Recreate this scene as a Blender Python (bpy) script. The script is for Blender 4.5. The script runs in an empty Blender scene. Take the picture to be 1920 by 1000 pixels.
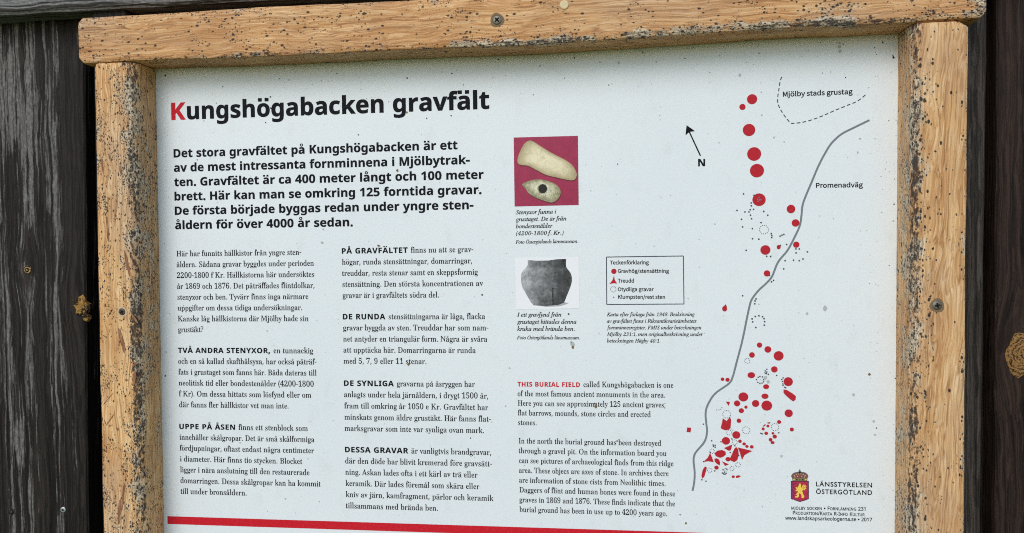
import bpy, bmesh, math, random
from mathutils import Vector, Matrix
from mathutils.geometry import tessellate_polygon, delaunay_2d_cdt
random.seed(7)
SC = bpy.context.scene
COL = SC.collection

# ---------------------------------------------------------------- camera, sky, sun, exposure
FPX = 1400.0                                     # focal length in photo pixels (1920 wide)
ROT = [[0.99299475, 0.0125598, 0.11748903],
       [-0.01016774, 0.99972909, -0.02093716],
       [-0.11772016, 0.01959589, 0.99285345]]    # board axes (u, v, into wall) in camera axes
H0 = 1.50                                        # height of the board's centre above the ground
CAM = Vector((-ROT[2][0], -ROT[2][2], ROT[2][1] + H0))

def b2w(u, v, n):
    return Vector((u, n, -v + H0))

cam_data = bpy.data.cameras.new('camera')
cam_data.sensor_width = 36.0
cam_data.lens = FPX / 1920 * 36.0
cam_data.clip_start = 0.01
cam_data.clip_end = 500
cam = bpy.data.objects.new('camera', cam_data)
COL.objects.link(cam)
def bvec(row):
    return Vector((ROT[row][0], ROT[row][2], -ROT[row][1]))
cx_, cy_, cz_ = bvec(0), -bvec(1), -bvec(2)
cam.matrix_world = Matrix(((cx_.x, cy_.x, cz_.x, CAM.x), (cx_.y, cy_.y, cz_.y, CAM.y),
                           (cx_.z, cy_.z, cz_.z, CAM.z), (0, 0, 0, 1)))
SC.camera = cam

SUN_EL, SUN_AZ = math.radians(38), math.radians(200)   # azimuth measured from +Y (north) clockwise
world = bpy.data.worlds.new('World')
SC.world = world
world.use_nodes = True
wn, wl = world.node_tree.nodes, world.node_tree.links
sky = wn.new('ShaderNodeTexSky')
sky.sky_type = 'NISHITA'
sky.sun_disc = False
sky.sun_elevation = SUN_EL
sky.sun_rotation = SUN_AZ
sky.dust_density = 1.2
sky.air_density = 1.0
wl.new(sky.outputs[0], wn['Background'].inputs['Color'])
wn['Background'].inputs['Strength'].default_value = 0.115
sun_data = bpy.data.lights.new('sun', 'SUN')
sun_data.energy = 1.0
sun_data.angle = math.radians(35)
sun_data.color = (1.0, 0.985, 0.965)
sun = bpy.data.objects.new('sun', sun_data)
COL.objects.link(sun)
sd = Vector((math.sin(SUN_AZ) * math.cos(SUN_EL), math.cos(SUN_AZ) * math.cos(SUN_EL), math.sin(SUN_EL)))
sun.rotation_euler = sd.to_track_quat('Z', 'Y').to_euler()
sun.location = sd * 20
SC.view_settings.view_transform = 'Standard'
SC.view_settings.look = 'None'
SC.view_settings.exposure = 0.56
SC.view_settings.gamma = 1.0
SC.view_settings.use_curve_mapping = False
SC.cycles.use_denoising = False
SC.cycles.denoising_prefilter = 'NONE'
SC.cycles.pixel_filter_type = 'BLACKMAN_HARRIS'
SC.cycles.filter_width = 1.05
SC.cycles.max_bounces = 5
SC.cycles.diffuse_bounces = 4
SC.cycles.sample_clamp_indirect = 3.0

# ---------------------------------------------------------------- helpers
def px(x, y, n=0.0):
    """where the sight line of photo point (x, y) meets the plane n metres behind the panel's face"""
    dc = ((x - 960) / FPX, (y - 500) / FPX, 1.0)
    d = [sum(dc[i] * ROT[i][k] for i in range(3)) for k in range(3)]
    c = (-ROT[2][0], -ROT[2][1], -ROT[2][2])
    t = (n - c[2]) / d[2]
    return c[0] + t * d[0], -(c[1] + t * d[1])          # X, Z relative to board centre

def tag(o, label=None, cat=None, group=None, kind=None):
    if label: o['label'] = label
    if cat: o['category'] = cat
    if group: o['group'] = group
    if kind: o['kind'] = kind
    return o

def empty(name, loc):
    o = bpy.data.objects.new(name, None)
    o.location = loc
    COL.objects.link(o)
    return o

def mesh_obj(name, verts, faces, mats, parent=None, fmat=None, smooth=False, attr=None, loc=None):
    me = bpy.data.meshes.new(name)
    me.from_pydata([tuple(v) for v in verts], [], faces)
    for m in (mats if isinstance(mats, (list, tuple)) else [mats]):
        me.materials.append(m)
    if fmat:
        for p, k in zip(me.polygons, fmat): p.material_index = k
    if smooth:
        for p in me.polygons: p.use_smooth = True
    if attr:
        a = me.attributes.new('mould', 'FLOAT', 'POINT')
        for i, v in enumerate(attr): a.data[i].value = v
    me.update()
    o = bpy.data.objects.new(name, me)
    if loc is not None: o.location = loc
    COL.objects.link(o)
    if parent is not None: o.parent = parent
    return o

class MB:
    """collects flat or solid pieces into one mesh"""
    def __init__(s): s.v, s.f, s.m = [], [], []
    def add(s, verts, faces, mi=0):
        b = len(s.v); s.v += verts; s.f += [tuple(i + b for i in f) for f in faces]; s.m += [mi] * len(faces)
    def poly(s, pts, n, mi=0):                         # flat outline in the board's plane
        vs = [Vector((x, z, 0)) for x, z in pts]
        tr = tessellate_polygon([vs])
        fs = []
        for a, b, c in tr:
            A, B, C = vs[a], vs[b], vs[c]
            cr = (B.x - A.x) * (C.y - A.y) - (B.y - A.y) * (C.x - A.x)
            fs.append((a, b, c) if cr > 0 else (a, c, b))
        s.add([(p.x, n, p.y) for p in vs], fs, mi)
    def disc(s, x, z, rx, rz, n, mi=0, k=20, wob=0.0):
        ph = random.random() * 6.28
        s.poly([(x + rx * math.cos(2 * math.pi * i / k) * (1 + wob * math.sin(3 * i + ph) + wob * random.uniform(-.5, .5)),
                 z + rz * math.sin(2 * math.pi * i / k) * (1 + wob * math.cos(2 * i + ph) + wob * random.uniform(-.5, .5))) for i in range(k)], n, mi)
    def stroke(s, pts, w, n, mi=0):
        L = []
        R = []
        for i, p in enumerate(pts):
            a = pts[max(i - 1, 0)]; b = pts[min(i + 1, len(pts) - 1)]
            dx, dz = b[0] - a[0], b[1] - a[1]; l = math.hypot(dx, dz) or 1
            nx, nz = -dz / l * w / 2, dx / l * w / 2
            L.append((p[0] + nx, n, p[1] + nz)); R.append((p[0] - nx, n, p[1] - nz))
        k = len(pts)
        s.add(L + R, [(i, i + k, i + k + 1, i + 1) for i in range(k - 1)], mi)
    def build(s, name, mats, parent=None, loc=None, **kw):
        return mesh_obj(name, s.v, s.f, mats, parent, s.m, loc=loc, **kw)

def spline(pts, k=8):
    out = []
    n = len(pts)
    for i in range(n - 1):
        p0, p1, p2, p3 = pts[max(i - 1, 0)], pts[i], pts[i + 1], pts[min(i + 2, n - 1)]
        for j in range(k):
            t = j / k
            out.append(tuple(0.5 * (2 * p1[c] + (p2[c] - p0[c]) * t + (2 * p0[c] - 5 * p1[c] + 4 * p2[c] - p3[c]) * t * t
                                    + (3 * p1[c] - p0[c] - 3 * p2[c] + p3[c]) * t ** 3) for c in range(2)))
    out.append(tuple(pts[-1]))
    return out

def resample(pts, step):
    out = [pts[0]]; acc = 0
    for a, b in zip(pts, pts[1:]):
        l = math.hypot(b[0] - a[0], b[1] - a[1]); t = step - acc
        while t <= l:
            out.append((a[0] + (b[0] - a[0]) * t / l, a[1] + (b[1] - a[1]) * t / l)); t += step
        acc = (acc + l) % step
    return out

# ---------------------------------------------------------------- materials
class NT:
    def __init__(s, name):
        s.m = bpy.data.materials.new(name); s.m.use_nodes = True
        s.t = s.m.node_tree; s.b = s.t.nodes['Principled BSDF']
    def n(s, typ, **kw):
        nd = s.t.nodes.new(typ)
        for k, v in kw.items(): setattr(nd, k, v)
        return nd
    def l(s, a, b): s.t.links.new(a, b)
    def val(s, sock, v):
        if hasattr(v, 'is_output') or isinstance(v, bpy.types.NodeSocket): s.l(v, sock)
        else: sock.default_value = v
    def math(s, op, a, b=0.0, clamp=False):
        nd = s.n('ShaderNodeMath', operation=op, use_clamp=clamp); s.val(nd.inputs[0], a); s.val(nd.inputs[1], b); return nd.outputs[0]
    def mapr(s, v, a, b, c=0.0, d=1.0):
        nd = s.n('ShaderNodeMapRange'); nd.clamp = True
        s.val(nd.inputs[0], v)
        for i, q in enumerate((a, b, c, d)): s.val(nd.inputs[1 + i], q)
        return nd.outputs[0]
    def mix(s, f, a, b, mode='MIX'):
        nd = s.n('ShaderNodeMix', data_type='RGBA', blend_type=mode)
        s.val(nd.inputs[0], f); s.val(nd.inputs[6], a); s.val(nd.inputs[7], b); return nd.outputs[2]
    def coord(s): return s.n('ShaderNodeTexCoord').outputs['Object']
    def scale(s, v, sc, off=(0, 0, 0)):
        nd = s.n('ShaderNodeMapping'); s.l(v, nd.inputs[0]); nd.inputs['Scale'].default_value = sc; nd.inputs['Location'].default_value = off; return nd.outputs[0]
    def noise(s, v, sc=1.0, det=3.0, rough=0.5, dist=0.0):
        nd = s.n('ShaderNodeTexNoise'); s.l(v, nd.inputs['Vector'])
        nd.inputs['Scale'].default_value = sc; nd.inputs['Detail'].default_value = det
        nd.inputs['Roughness'].default_value = rough; nd.inputs['Distortion'].default_value = dist
        return nd.outputs['Fac']
    def voro(s, v, sc=1.0):
        nd = s.n('ShaderNodeTexVoronoi'); s.l(v, nd.inputs['Vector']); nd.inputs['Scale'].default_value = sc
        return nd.outputs['Distance'], nd.outputs['Color']
    def ramp(s, f, stops):
        nd = s.n('ShaderNodeValToRGB'); s.l(f, nd.inputs[0]); r = nd.color_ramp
        while len(r.elements) < len(stops): r.elements.new(0.5)
        for e, (p, c) in zip(r.elements, stops): e.position = p; e.color = (*c, 1)
        return nd.outputs[0]
    def bump(s, h, st, dist):
        nd = s.n('ShaderNodeBump'); s.l(h, nd.inputs['Height']); nd.inputs['Strength'].default_value = st; nd.inputs['Distance'].default_value = dist
        s.l(nd.outputs[0], s.b.inputs['Normal'])
    def out(s, col, rough, spec=0.3):
        s.val(s.b.inputs['Base Color'], col); s.val(s.b.inputs['Roughness'], rough); s.b.inputs['Specular IOR Level'].default_value = spec
        return s.m

def plain(name, col, rough=0.5, spec=0.3, metal=0.0):
    t = NT(name); t.b.inputs['Metallic'].default_value = metal
    return t.out((*col, 1), rough, spec)

def vec3(along, across, depth, axis):
    return (along, depth, across) if axis == 'X' else (across, depth, along)

def oak(name, axis, tint=(1, 1, 1), seed=0.0, skew=0.0, fleck=1.0):
    """oiled oak gone grey at the edges, dotted with black mould"""
    t = NT(name)
    co = t.scale(t.coord(), (1, 1, 1), (seed, seed * .3, seed * .7))
    def warp(v, sc, amt):
        nz = t.n('ShaderNodeTexNoise'); t.l(t.scale(co, sc), nz.inputs['Vector']); nz.inputs['Detail'].default_value = 2
        sub = t.n('ShaderNodeVectorMath', operation='SUBTRACT'); t.l(nz.outputs['Color'], sub.inputs[0]); sub.inputs[1].default_value = (.5, .5, .5)
        w = t.n('ShaderNodeVectorMath', operation='SCALE'); t.l(sub.outputs[0], w.inputs[0]); w.inputs['Scale'].default_value = amt
        ad = t.n('ShaderNodeVectorMath', operation='ADD'); t.l(v, ad.inputs[0]); t.l(w.outputs[0], ad.inputs[1]); return ad.outputs[0]
    p = warp(co, vec3(2.4, 7, 7, axis), .020)
    p = warp(p, vec3(8, 30, 30, axis), .0008)
    if skew:
        mp = t.n('ShaderNodeMapping'); t.l(p, mp.inputs[0]); mp.inputs['Rotation'].default_value = (0, skew, 0); p = mp.outputs[0]
    fib = t.noise(t.scale(p, vec3(10, 560, 560, axis)), 1, 2, .5)
    vein = t.noise(t.scale(p, vec3(6, 430, 430, axis), (.3, .1, .2)), 1, 1, .4)
    pale = t.noise(t.scale(p, vec3(7, 500, 500, axis), (.7, .4, .9)), 1, 1, .4)
    band = t.noise(t.scale(p, vec3(2.2, 62, 62, axis)), 1, 3, .55)
    blot = t.noise(co, 10, 3, .55)
    col = t.ramp(t.math('ADD', t.math('MULTIPLY', fib, .5), t.math('MULTIPLY', band, .5)),
                 [(.30, (.29, .135, .045)), (.44, (.50, .275, .105)), (.54, (.61, .38, .17)), (.68, (.76, .55, .295))])
    col = t.mix(t.mapr(vein, .33, .45, .62, 0), col, (.27, .125, .05, 1))
    col = t.mix(t.mapr(pale, .56, .68, 0, .55), col, (.80, .62, .37, 1))
    col = t.mix(t.mapr(blot, .48, .68, 0, .5), col, (.42, .215, .085, 1))
    grey = t.noise(t.scale(co, vec3(5, 16, 16, axis), (.9, .5, .1)), 1, 4, .6)
    col = t.mix(t.mapr(grey, .45, .68, 0, .5), col, t.mix(t.mapr(fib, .4, .6, 0, 1), (.30, .215, .14, 1), (.56, .44, .31, 1)))
    col = t.mix(1.0, col, (*tint, 1), 'MULTIPLY')
    at = t.n('ShaderNodeAttribute', attribute_name='mould').outputs['Fac']
    patch = t.noise(t.scale(co, vec3(20, 32, 32, axis)), 1, 3, .65)
    clump = t.noise(t.scale(co, vec3(55, 75, 75, axis), (.4, .2, .6)), 1, 2, .5)
    dens = t.math('ADD', t.math('MULTIPLY', at, t.mapr(patch, .38, .62, .16, 1.45)), t.mapr(patch, .50, .70, .004, .07))
    dens = t.math('MULTIPLY', dens, t.mapr(clump, .40, .60, t.mapr(at, .3, .8, .15, .7), 1.35))
    # bleached, greyed fibres where the oil has gone
    col = t.mix(t.mapr(dens, .35, .95, 0, .8), col, t.mix(t.mapr(fib, .4, .6, 0, 1), (.36, .30, .21, 1), (.66, .58, .44, 1)))
    q = warp(co, (380, 380, 380), .0022)
    dk = None
    for sc, k, lim in ((.9, .5, .37), (1.4, 1.2, .42), (2.2, 2.0, .48)):
        d, c = t.voro(t.scale(q, vec3(150 * sc, 240 * sc, 240 * sc, axis), (sc * 3.1, sc * .7, sc)))
        sp = t.n('ShaderNodeSeparateColor'); t.l(c, sp.inputs[0])
        on = t.math('LESS_THAN', sp.outputs[0], t.math('MULTIPLY', dens, k * fleck))
        rad = t.math('MULTIPLY', t.math('ADD', t.math('MULTIPLY', t.math('POWER', sp.outputs[1], 1.6), .85), .35), lim)
        spot = t.math('MULTIPLY', on, t.mapr(t.math('SUBTRACT', d, rad), -.07, .05, 1, 0))
        dk = spot if dk is None else t.math('MAXIMUM', dk, spot)
    film = t.noise(t.scale(q, vec3(110, 230, 230, axis)), 1, 5, .75)
    smear = t.mapr(t.math('ADD', film, t.math('MULTIPLY', at, .36)), .825, .90, 0, .95)
    dk = t.math('MAXIMUM', dk, smear)
    col = t.mix(t.math('MULTIPLY', dk, .95), col, (.015, .013, .015, 1))
    t.bump(t.math('ADD', t.math('ADD', t.math('MULTIPLY', fib, .7), t.math('MULTIPLY', vein, .5)), t.math('MULTIPLY', dk, -.3)), .6, .0014)
    return t.out(col, .62, .25)

def charred(name, axis, base, streak, amount, knots=(), seed=0.0, warm=None, span=None):
    """black-brown tarred softwood, grain raised and silvered by weather; span = (x most worn, x least worn, z least streaked, z most streaked)"""
    t = NT(name)
    co = t.coord()
    p = co
    for (kx, kz, R) in knots:                         # the grain parts and flows round each knot
        sp = t.n('ShaderNodeSeparateXYZ'); t.l(p, sp.inputs[0])
        dx = t.math('SUBTRACT', sp.outputs[0], kx); dz = t.math('SUBTRACT', sp.outputs[2], kz)
        r2 = t.math('ADD', t.math('MULTIPLY', dx, dx), t.math('MULTIPLY', t.math('MULTIPLY', dz, dz), .22))
        g = t.math('POWER', 2.718, t.math('DIVIDE', r2, -R * R))
        cb = t.n('ShaderNodeCombineXYZ')
        t.l(t.math('SUBTRACT', sp.outputs[0], t.math('MULTIPLY', t.math('MULTIPLY', dx, g), .85)), cb.inputs[0])
        t.l(sp.outputs[1], cb.inputs[1]); t.l(sp.outputs[2], cb.inputs[2]); p = cb.outputs[0]
    p = t.scale(p, (1, 1, 1), (seed, 0, seed * .6))
    def warp(v, sc, amt):
        nz = t.n('ShaderNodeTexNoise'); t.l(t.scale(v, sc), nz.inputs['Vector']); nz.inputs['Detail'].default_value = 2
        w = t.n('ShaderNodeVectorMath', operation='SCALE'); t.l(nz.outputs['Color'], w.inputs[0]); w.inputs['Scale'].default_value = amt
        ad = t.n('ShaderNodeVectorMath', operation='ADD'); t.l(v, ad.inputs[0]); t.l(w.outputs[0], ad.inputs[1]); return ad.outputs[0]
    p = warp(p, vec3(2.2, 8, 8, axis), .012)
    p = warp(p, vec3(40, 120, 120, axis), .0012)
    ring = t.noise(t.scale(p, vec3(1.2, 230, 230, axis)), 1, 2, .5)
    fib = t.noise(t.scale(p, vec3(9, 640, 640, axis)), 1, 3, .6)
    zone = t.noise(t.scale(p, vec3(1.4, 40, 40, axis)), 1, 2, .5)
    worn = t.noise(t.scale(p, vec3(4.5, 170, 170, axis)), 1, 4, .7)
    mott = t.noise(t.scale(p, vec3(130, 330, 330, axis)), 1, 4, .7)
    k = amount
    if span:
        sp = t.n('ShaderNodeSeparateXYZ'); t.l(co, sp.inputs[0])
        k = t.math('MULTIPLY', t.mapr(sp.outputs[0], span[0], span[1], amount, amount * .25), t.mapr(sp.outputs[2], span[2], span[3], .72, 1.12))
    f = t.math('ADD', t.math('MULTIPLY', zone, .5), t.math('ADD', t.math('MULTIPLY', worn, .5), t.math('MULTIPLY', k, .22)))
    f = t.math('MULTIPLY', t.mapr(f, .595, .645, 0, 1), t.mapr(mott, .3, .62, .25, 1))
    f = t.math('MULTIPLY', f, t.mapr(ring, .40, .50, .05, 1))
    line = t.math('ADD', t.math('MULTIPLY', ring, .5), t.math('MULTIPLY', fib, .5))
    col = t.ramp(line, [(.36, tuple(c * .25 for c in base)), (.48, base), (.60, warm or tuple(c * 2.4 for c in base))])
    col = t.mix(f, col, (*streak, 1))
    t.bump(t.math('ADD', line, t.math('MULTIPLY', f, .25)), .8, .0022)
    return t.out(col, .70, .18)

def panel_material():
    t = NT('white_laminate'); co = t.coord()
    a = t.noise(co, 3.2, 4, .6); b = t.noise(co, 120, 3, .6); c = t.noise(t.scale(co, (40, 1, 26)), 1, 4, .65)
    col = t.mix(t.mapr(a, .35, .7, 0, 1), (.75, .80, .82, 1), (.715, .77, .795, 1))
    col = t.mix(t.mapr(c, .55, .80, 0, .36), col, (.58, .60, .58, 1))
    d, cc = t.voro(co, 330)
    sp = t.n('ShaderNodeSeparateColor'); t.l(cc, sp.inputs[0])
    on = t.math('LESS_THAN', sp.outputs[0], t.mapr(c, .42, .75, .002, .06))
    spot = t.math('MULTIPLY', on, t.mapr(d, .10, .34, 1, 0))
    col = t.mix(t.math('MULTIPLY', spot, t.mapr(sp.outputs[1], 0, 1, .12, .7)), col, (.21, .22, .20, 1))
    t.bump(t.math('ADD', t.noise(co, 260, 3, .6), t.math('MULTIPLY', b, .6)), .16, .0008)
    return t.out(col, t.mapr(a, .3, .7, .30, .42), .35)

def print_ink(name, col, rough=.5, fade=.0):
    t = NT(name); co = t.coord()
    f = t.noise(co, 300, 3, .6)
    return t.out(t.mix(t.mapr(f, .5, .85, 0, .03 + fade), (*col, 1), (.5, .52, .54, 1)), rough, .06)

M_OAK_RAIL = oak('oak_across', 'X', (1.02, .915, .86), 0.0, .02, .8)
M_OAK_LEFT = oak('oak_upright_spotted', 'Z', (1.13, 1.08, 1.05), 2.3, 0, .95)
M_OAK_RIGHT = oak('oak_upright_clean', 'Z', (1.06, 1.02, 1.03), 5.1, -.07, .5)
M_PANEL = panel_material()
M_INK = print_ink('black_ink', (.007, .008, .011))
M_INK_GREY = print_ink('grey_ink', (.19, .215, .235))
M_INK_RED = print_ink('red_ink', (.56, .016, .028), .38, .04)
M_MARK_RED = print_ink('mound_red_ink', (.46, .022, .034), .42, .02)
M_DASH = print_ink('dash_ink', (.05, .055, .085))
M_STONE_DOT = print_ink('stone_dot_ink', (.07, .09, .10))
M_WHITE_INK = print_ink('photo_white_ink', (.83, .84, .86))

# ---------------------------------------------------------------- ground and timber behind the board
def ground_material():
    t = NT('grass'); co = t.coord()
    f = t.noise(co, 3, 5, .65)
    return t.out(t.ramp(f, [(.3, (.07, .105, .035)), (.55, (.125, .17, .055)), (.75, (.20, .21, .10))]), .9, .1)
g = mesh_obj('ground', [(-40, -40, 0), (40, -40, 0), (40, 40, 0), (-40, 40, 0)], [(0, 1, 2, 3)], ground_material())
tag(g, kind='structure')

def solid(name, quad, y0, y1, mat, seg=14, jit=.0, parent=None, bev=.0025, nx=6):
    """timber with front face `quad` (BL, BR, TR, TL as X, Z), running from depth y0 (front) to y1 (back)"""
    rings = []
    for i in range(seg + 1):
        t = i / seg
        l = [quad[0][k] + (quad[3][k] - quad[0][k]) * t for k in (0, 1)]
        r = [quad[1][k] + (quad[2][k] - quad[1][k]) * t for k in (0, 1)]
        l[0] += random.uniform(-jit, jit); r[0] += random.uniform(-jit, jit)
        ring = [(l[0], y1, l[1]), (l[0], y0 + bev, l[1])]
        for j in range(nx + 1):
            s = j / nx
            e = bev / max(1e-6, abs(r[0] - l[0])); s = e + (1 - 2 * e) * s
            ring.append((l[0] + (r[0] - l[0]) * s, y0 + random.uniform(-1, 1) * jit * .25, l[1] + (r[1] - l[1]) * s))
        ring += [(r[0], y0 + bev, r[1]), (r[0], y1, r[1])]
        rings.append(ring)
    k = len(rings[0]); v = [q for rg in rings for q in rg]; f = []
    for i in range(seg):
        for j in range(k):
            f.append((i * k + j, i * k + (j + 1) % k, (i + 1) * k + (j + 1) % k, (i + 1) * k + j))
    f.append(tuple(range(k))[::-1]); f.append(tuple(range(seg * k, seg * k + k)))
    base = Vector((sum(q[0] for q in rings[0]) / k, y1, min(q[2] for q in v)))
    v = [(a - base.x, b - base.y, c - base.z) for a, b, c in v]
    return mesh_obj(name, v, f, mat, parent, loc=Vector((base.x, base.y, base.z + H0)) if parent is None else base), base

def vline(x1, y1, x2, y2, n, ztop, zbot):
    """points at heights zbot and ztop on the straight edge seen through two photo points"""
    a, b = px(x1, y1, n), px(x2, y2, n)
    s = (b[0] - a[0]) / (b[1] - a[1])
    return (a[0] + s * (zbot - a[1]), zbot), (a[0] + s * (ztop - a[1]), ztop)

ZT, ZB = .62, -1.50
YP = .035                                           # front face of the wall planks
def plank(e1, e2, n, y1, mat_fn, knots=(), zt=ZT, jit=.0008, name='plank'):
    (bl, tl), (br, tr) = vline(*e1, n, zt, ZB), vline(*e2, n, zt, ZB)
    cxm = (bl[0] + br[0]) / 2
    ks = [(px(kx, ky, n)[0] - cxm, px(kx, ky, n)[1] - ZB, R) for kx, ky, R in knots]
    o, base = solid(name, (bl, br, tr, tl), n, y1, mat_fn(ks), seg=40, jit=jit, nx=10)
    return o, base, ks

left_plank, lb, lk = plank((-290, 200, -282, 1000), (159.5, 250, 165, 1000), YP, YP + .03,
    lambda ks: charred('weathered_plank', 'Z', (.0125, .0098, .0085), (.19, .183, .172), .58, ks, .4, span=(.115, .215, 1.2, 1.75)),
    ((52, 507, .020), (158, 575, .032)))
tag(left_plank, 'wide black weathered plank with silver grey streaks left of the frame', 'plank', 'dark wall planks behind the board')
right_plank, rb, rk = plank((1869, 200, 1866, 1000), (2330, 200, 2318, 1000), YP, YP + .03,
    lambda ks: charred('tarred_plank', 'Z', (.0185, .0108, .0082), (.045, .034, .029), .10, ks, 3.7),
    ((1912, 668, .036),))
tag(right_plank, 'dark brown plank with a big round knot at the right edge', 'plank', 'dark wall planks behind the board')
YB = .004
lbat, _, _ = plank((184, 625, 191.5, 1000), (250, 625, 258, 1000), YB, YP + .028,
    lambda ks: charred('dark_batten', 'Z', (.010, .008, .007), (.03, .025, .022), .2, (), 7.7), zt=.5, jit=.0004, name='batten')
tag(lbat, 'thin dark batten mostly hidden behind the spotted oak upright', 'batten', 'battens behind the frame')
rbat, _, _ = plank((1738, 250, 1735, 1000), (1849, 250, 1839, 1000), YB, YP + .028,
    lambda ks: charred('brown_batten', 'Z', (.030, .024, .020), (.085, .075, .068), .3, (), 9.1), zt=.5, jit=.0005, name='batten')
tag(rbat, 'dark brown batten showing beside the cleaner oak upright', 'batten', 'battens behind the frame')
back, _ = solid('backing_wall', ((-1.4, ZB), (1.4, ZB), (1.4, .7), (-1.4, .7)), YP + .034, YP + .06,
                charred('backing_timber', 'Z', (.008, .006, .005), (.02, .017, .015), .2, (), 1.0), seg=2)
tag(back, 'near black backing wall seen in the gaps between the planks', 'wall')

# the weathered horizontal beam above
YH = -.006
a0, a1 = px(0, 26.5, YH), px(480, 0, YH)
sl = (a1[1] - a0[1]) / (a1[0] - a0[0])
xl, xr = -1.25, 1.25
zl, zr = a0[1] + sl * (xl - a0[0]), a0[1] + sl * (xr - a0[0]) 
def beam():
    prof = [(YP - .001, 0.0), (YH + .004, -.0005), (YH, .004), (YH - .001, .03), (YH, .06), (YH, .118), (YH + .005, .122), (YP - .001, .122)]
    seg = 60; v = []; f = []
    for i in range(seg + 1):
        x = xl + (xr - xl) * i / seg; z = zl + (zr - zl) * i / seg
        for (y, dz) in prof:
            v.append((x, y + random.uniform(-.0004, .0004), z + dz + random.uniform(-.0007, .0007)))
    k = len(prof)
    for i in range(seg):
        for j in range(k):
            f.append((i * k + j, (i + 1) * k + j, (i + 1) * k + (j + 1) % k, i * k + (j + 1) % k))
    f.append(tuple(range(k))); f.append(tuple(range(seg * k, seg * k + k))[::-1])
    b = Vector((0, YP, zl))
    v = [(p[0] - b.x, p[1] - b.y, p[2] - b.z) for p in v]
    return mesh_obj('weathered_board', v, f, charred('silvered_beam', 'X', (.035, .030, .021), (.235, .235, .235), .85, (), 4.4), loc=(b.x, b.y, b.z + H0))
tag(beam(), 'grey weathered horizontal board running above the oak frame', 'board')

# knots and fixings in the planks
def knot(parent, base, x, y, rpx, n, mat, asp=1.15, wob=.12, proud=.0012):
    X, Z = px(x, y, n); r = rpx / FPX * 1.03
    k = 22; v = [(X - base.x, n - proud * 1.6 - base.y, Z - base.z)]; f = []
    rings = [(.45, 1.3), (.8, 1.0), (1.0, .2), (1.05, -1.5)]
    ph = random.random() * 6
    for (s, h) in rings:
        for i in range(k):
            a = 2 * math.pi * i / k
            w = 1 + wob * math.sin(2 * a + ph) + wob * .8 * math.sin(5 * a + ph * 2) + random.uniform(-.4, .4) * wob
            v.append((X + r * s * w * math.cos(a) - base.x, n - proud * h * (1 + random.uniform(-.3, .3)) - base.y, Z + asp * r * s * w * math.sin(a) - base.z))
    for i in range(k): f.append((0, 1 + (i + 1) % k, 1 + i))
    for q in range(len(rings) - 1):
        for i in range(k):
            f.append((1 + q * k + i, 1 + q * k + (i + 1) % k, 1 + (q + 1) * k + (i + 1) % k, 1 + (q + 1) * k + i))
    f = [t[::-1] for t in f]
    o = mesh_obj('knot', v, f, mat, parent)
    me = o.data; bm = bmesh.new(); bm.from_mesh(me); bmesh.ops.recalc_face_normals(bm, faces=bm.faces); bm.to_mesh(me); bm.free()
    return o

def knot_material(name, cxz, light, dark, ringscale, thr, wild=16):
    t = NT(name); co = t.coord()
    mp = t.n('ShaderNodeMapping'); t.l(co, mp.inputs[0]); mp.inputs['Location'].default_value = (-cxz[0], 0, -cxz[1])
    sp = t.n('ShaderNodeSeparateXYZ'); t.l(mp.outputs[0], sp.inputs[0])
    r = t.math('SQRT', t.math('ADD', t.math('MULTIPLY', sp.outputs[0], sp.outputs[0]), t.math('MULTIPLY', sp.outputs[2], sp.outputs[2])))
    nz = t.noise(co, 90, 4, .7)
    w = t.math('SINE', t.math('ADD', t.math('MULTIPLY', r, ringscale), t.math('MULTIPLY', nz, wild)))
    f = t.math('ADD', t.mapr(w, -1, 1, 0, .55), t.mapr(t.noise(co, 330, 3, .6), .3, .7, 0, .45))
    col = t.ramp(f, [(.0, dark), (thr, dark), (min(.98, thr + .22), light)])
    t.bump(f, .8, .002)
    return t.out(col, .7, .2)

def kloc(x, y, base):
    X, Z = px(x, y, YP); return X - base.x, Z - base.z
knot(left_plank, lb, 52, 507, 8, YP, knot_material('small_knot', kloc(52, 507, lb), (.42, .27, .10), (.02, .014, .01), 1500, .42))
knot(left_plank, lb, 154, 577, 18, YP, knot_material('torn_knot', kloc(140, 560, lb), (.34, .19, .05), (.014, .009, .006), 260, .33, 7), 1.2, .22, .003)
knot(left_plank, lb, 22, 960, 8, YP, knot_material('grey_knot', kloc(22, 960, lb), (.07, .06, .045), (.012, .01, .008), 900, .40), .8, .2)
knot(right_plank, rb, 1915, 665, 27, YP, knot_material('round_knot', kloc(1921, 665, rb), (.29, .155, .052), (.022, .014, .009), 1250, .20, 21), 1.35, .08, .002)
M_STEEL = plain('dull_steel', (.20, .185, .15), .55, .4, .8)
M_ZINC = plain('zinc_screw', (.42, .48, .48), .5, .5, .6)
M_DARK = plain('painted_recess_shade', (.012, .011, .010), .8, .1)

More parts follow.
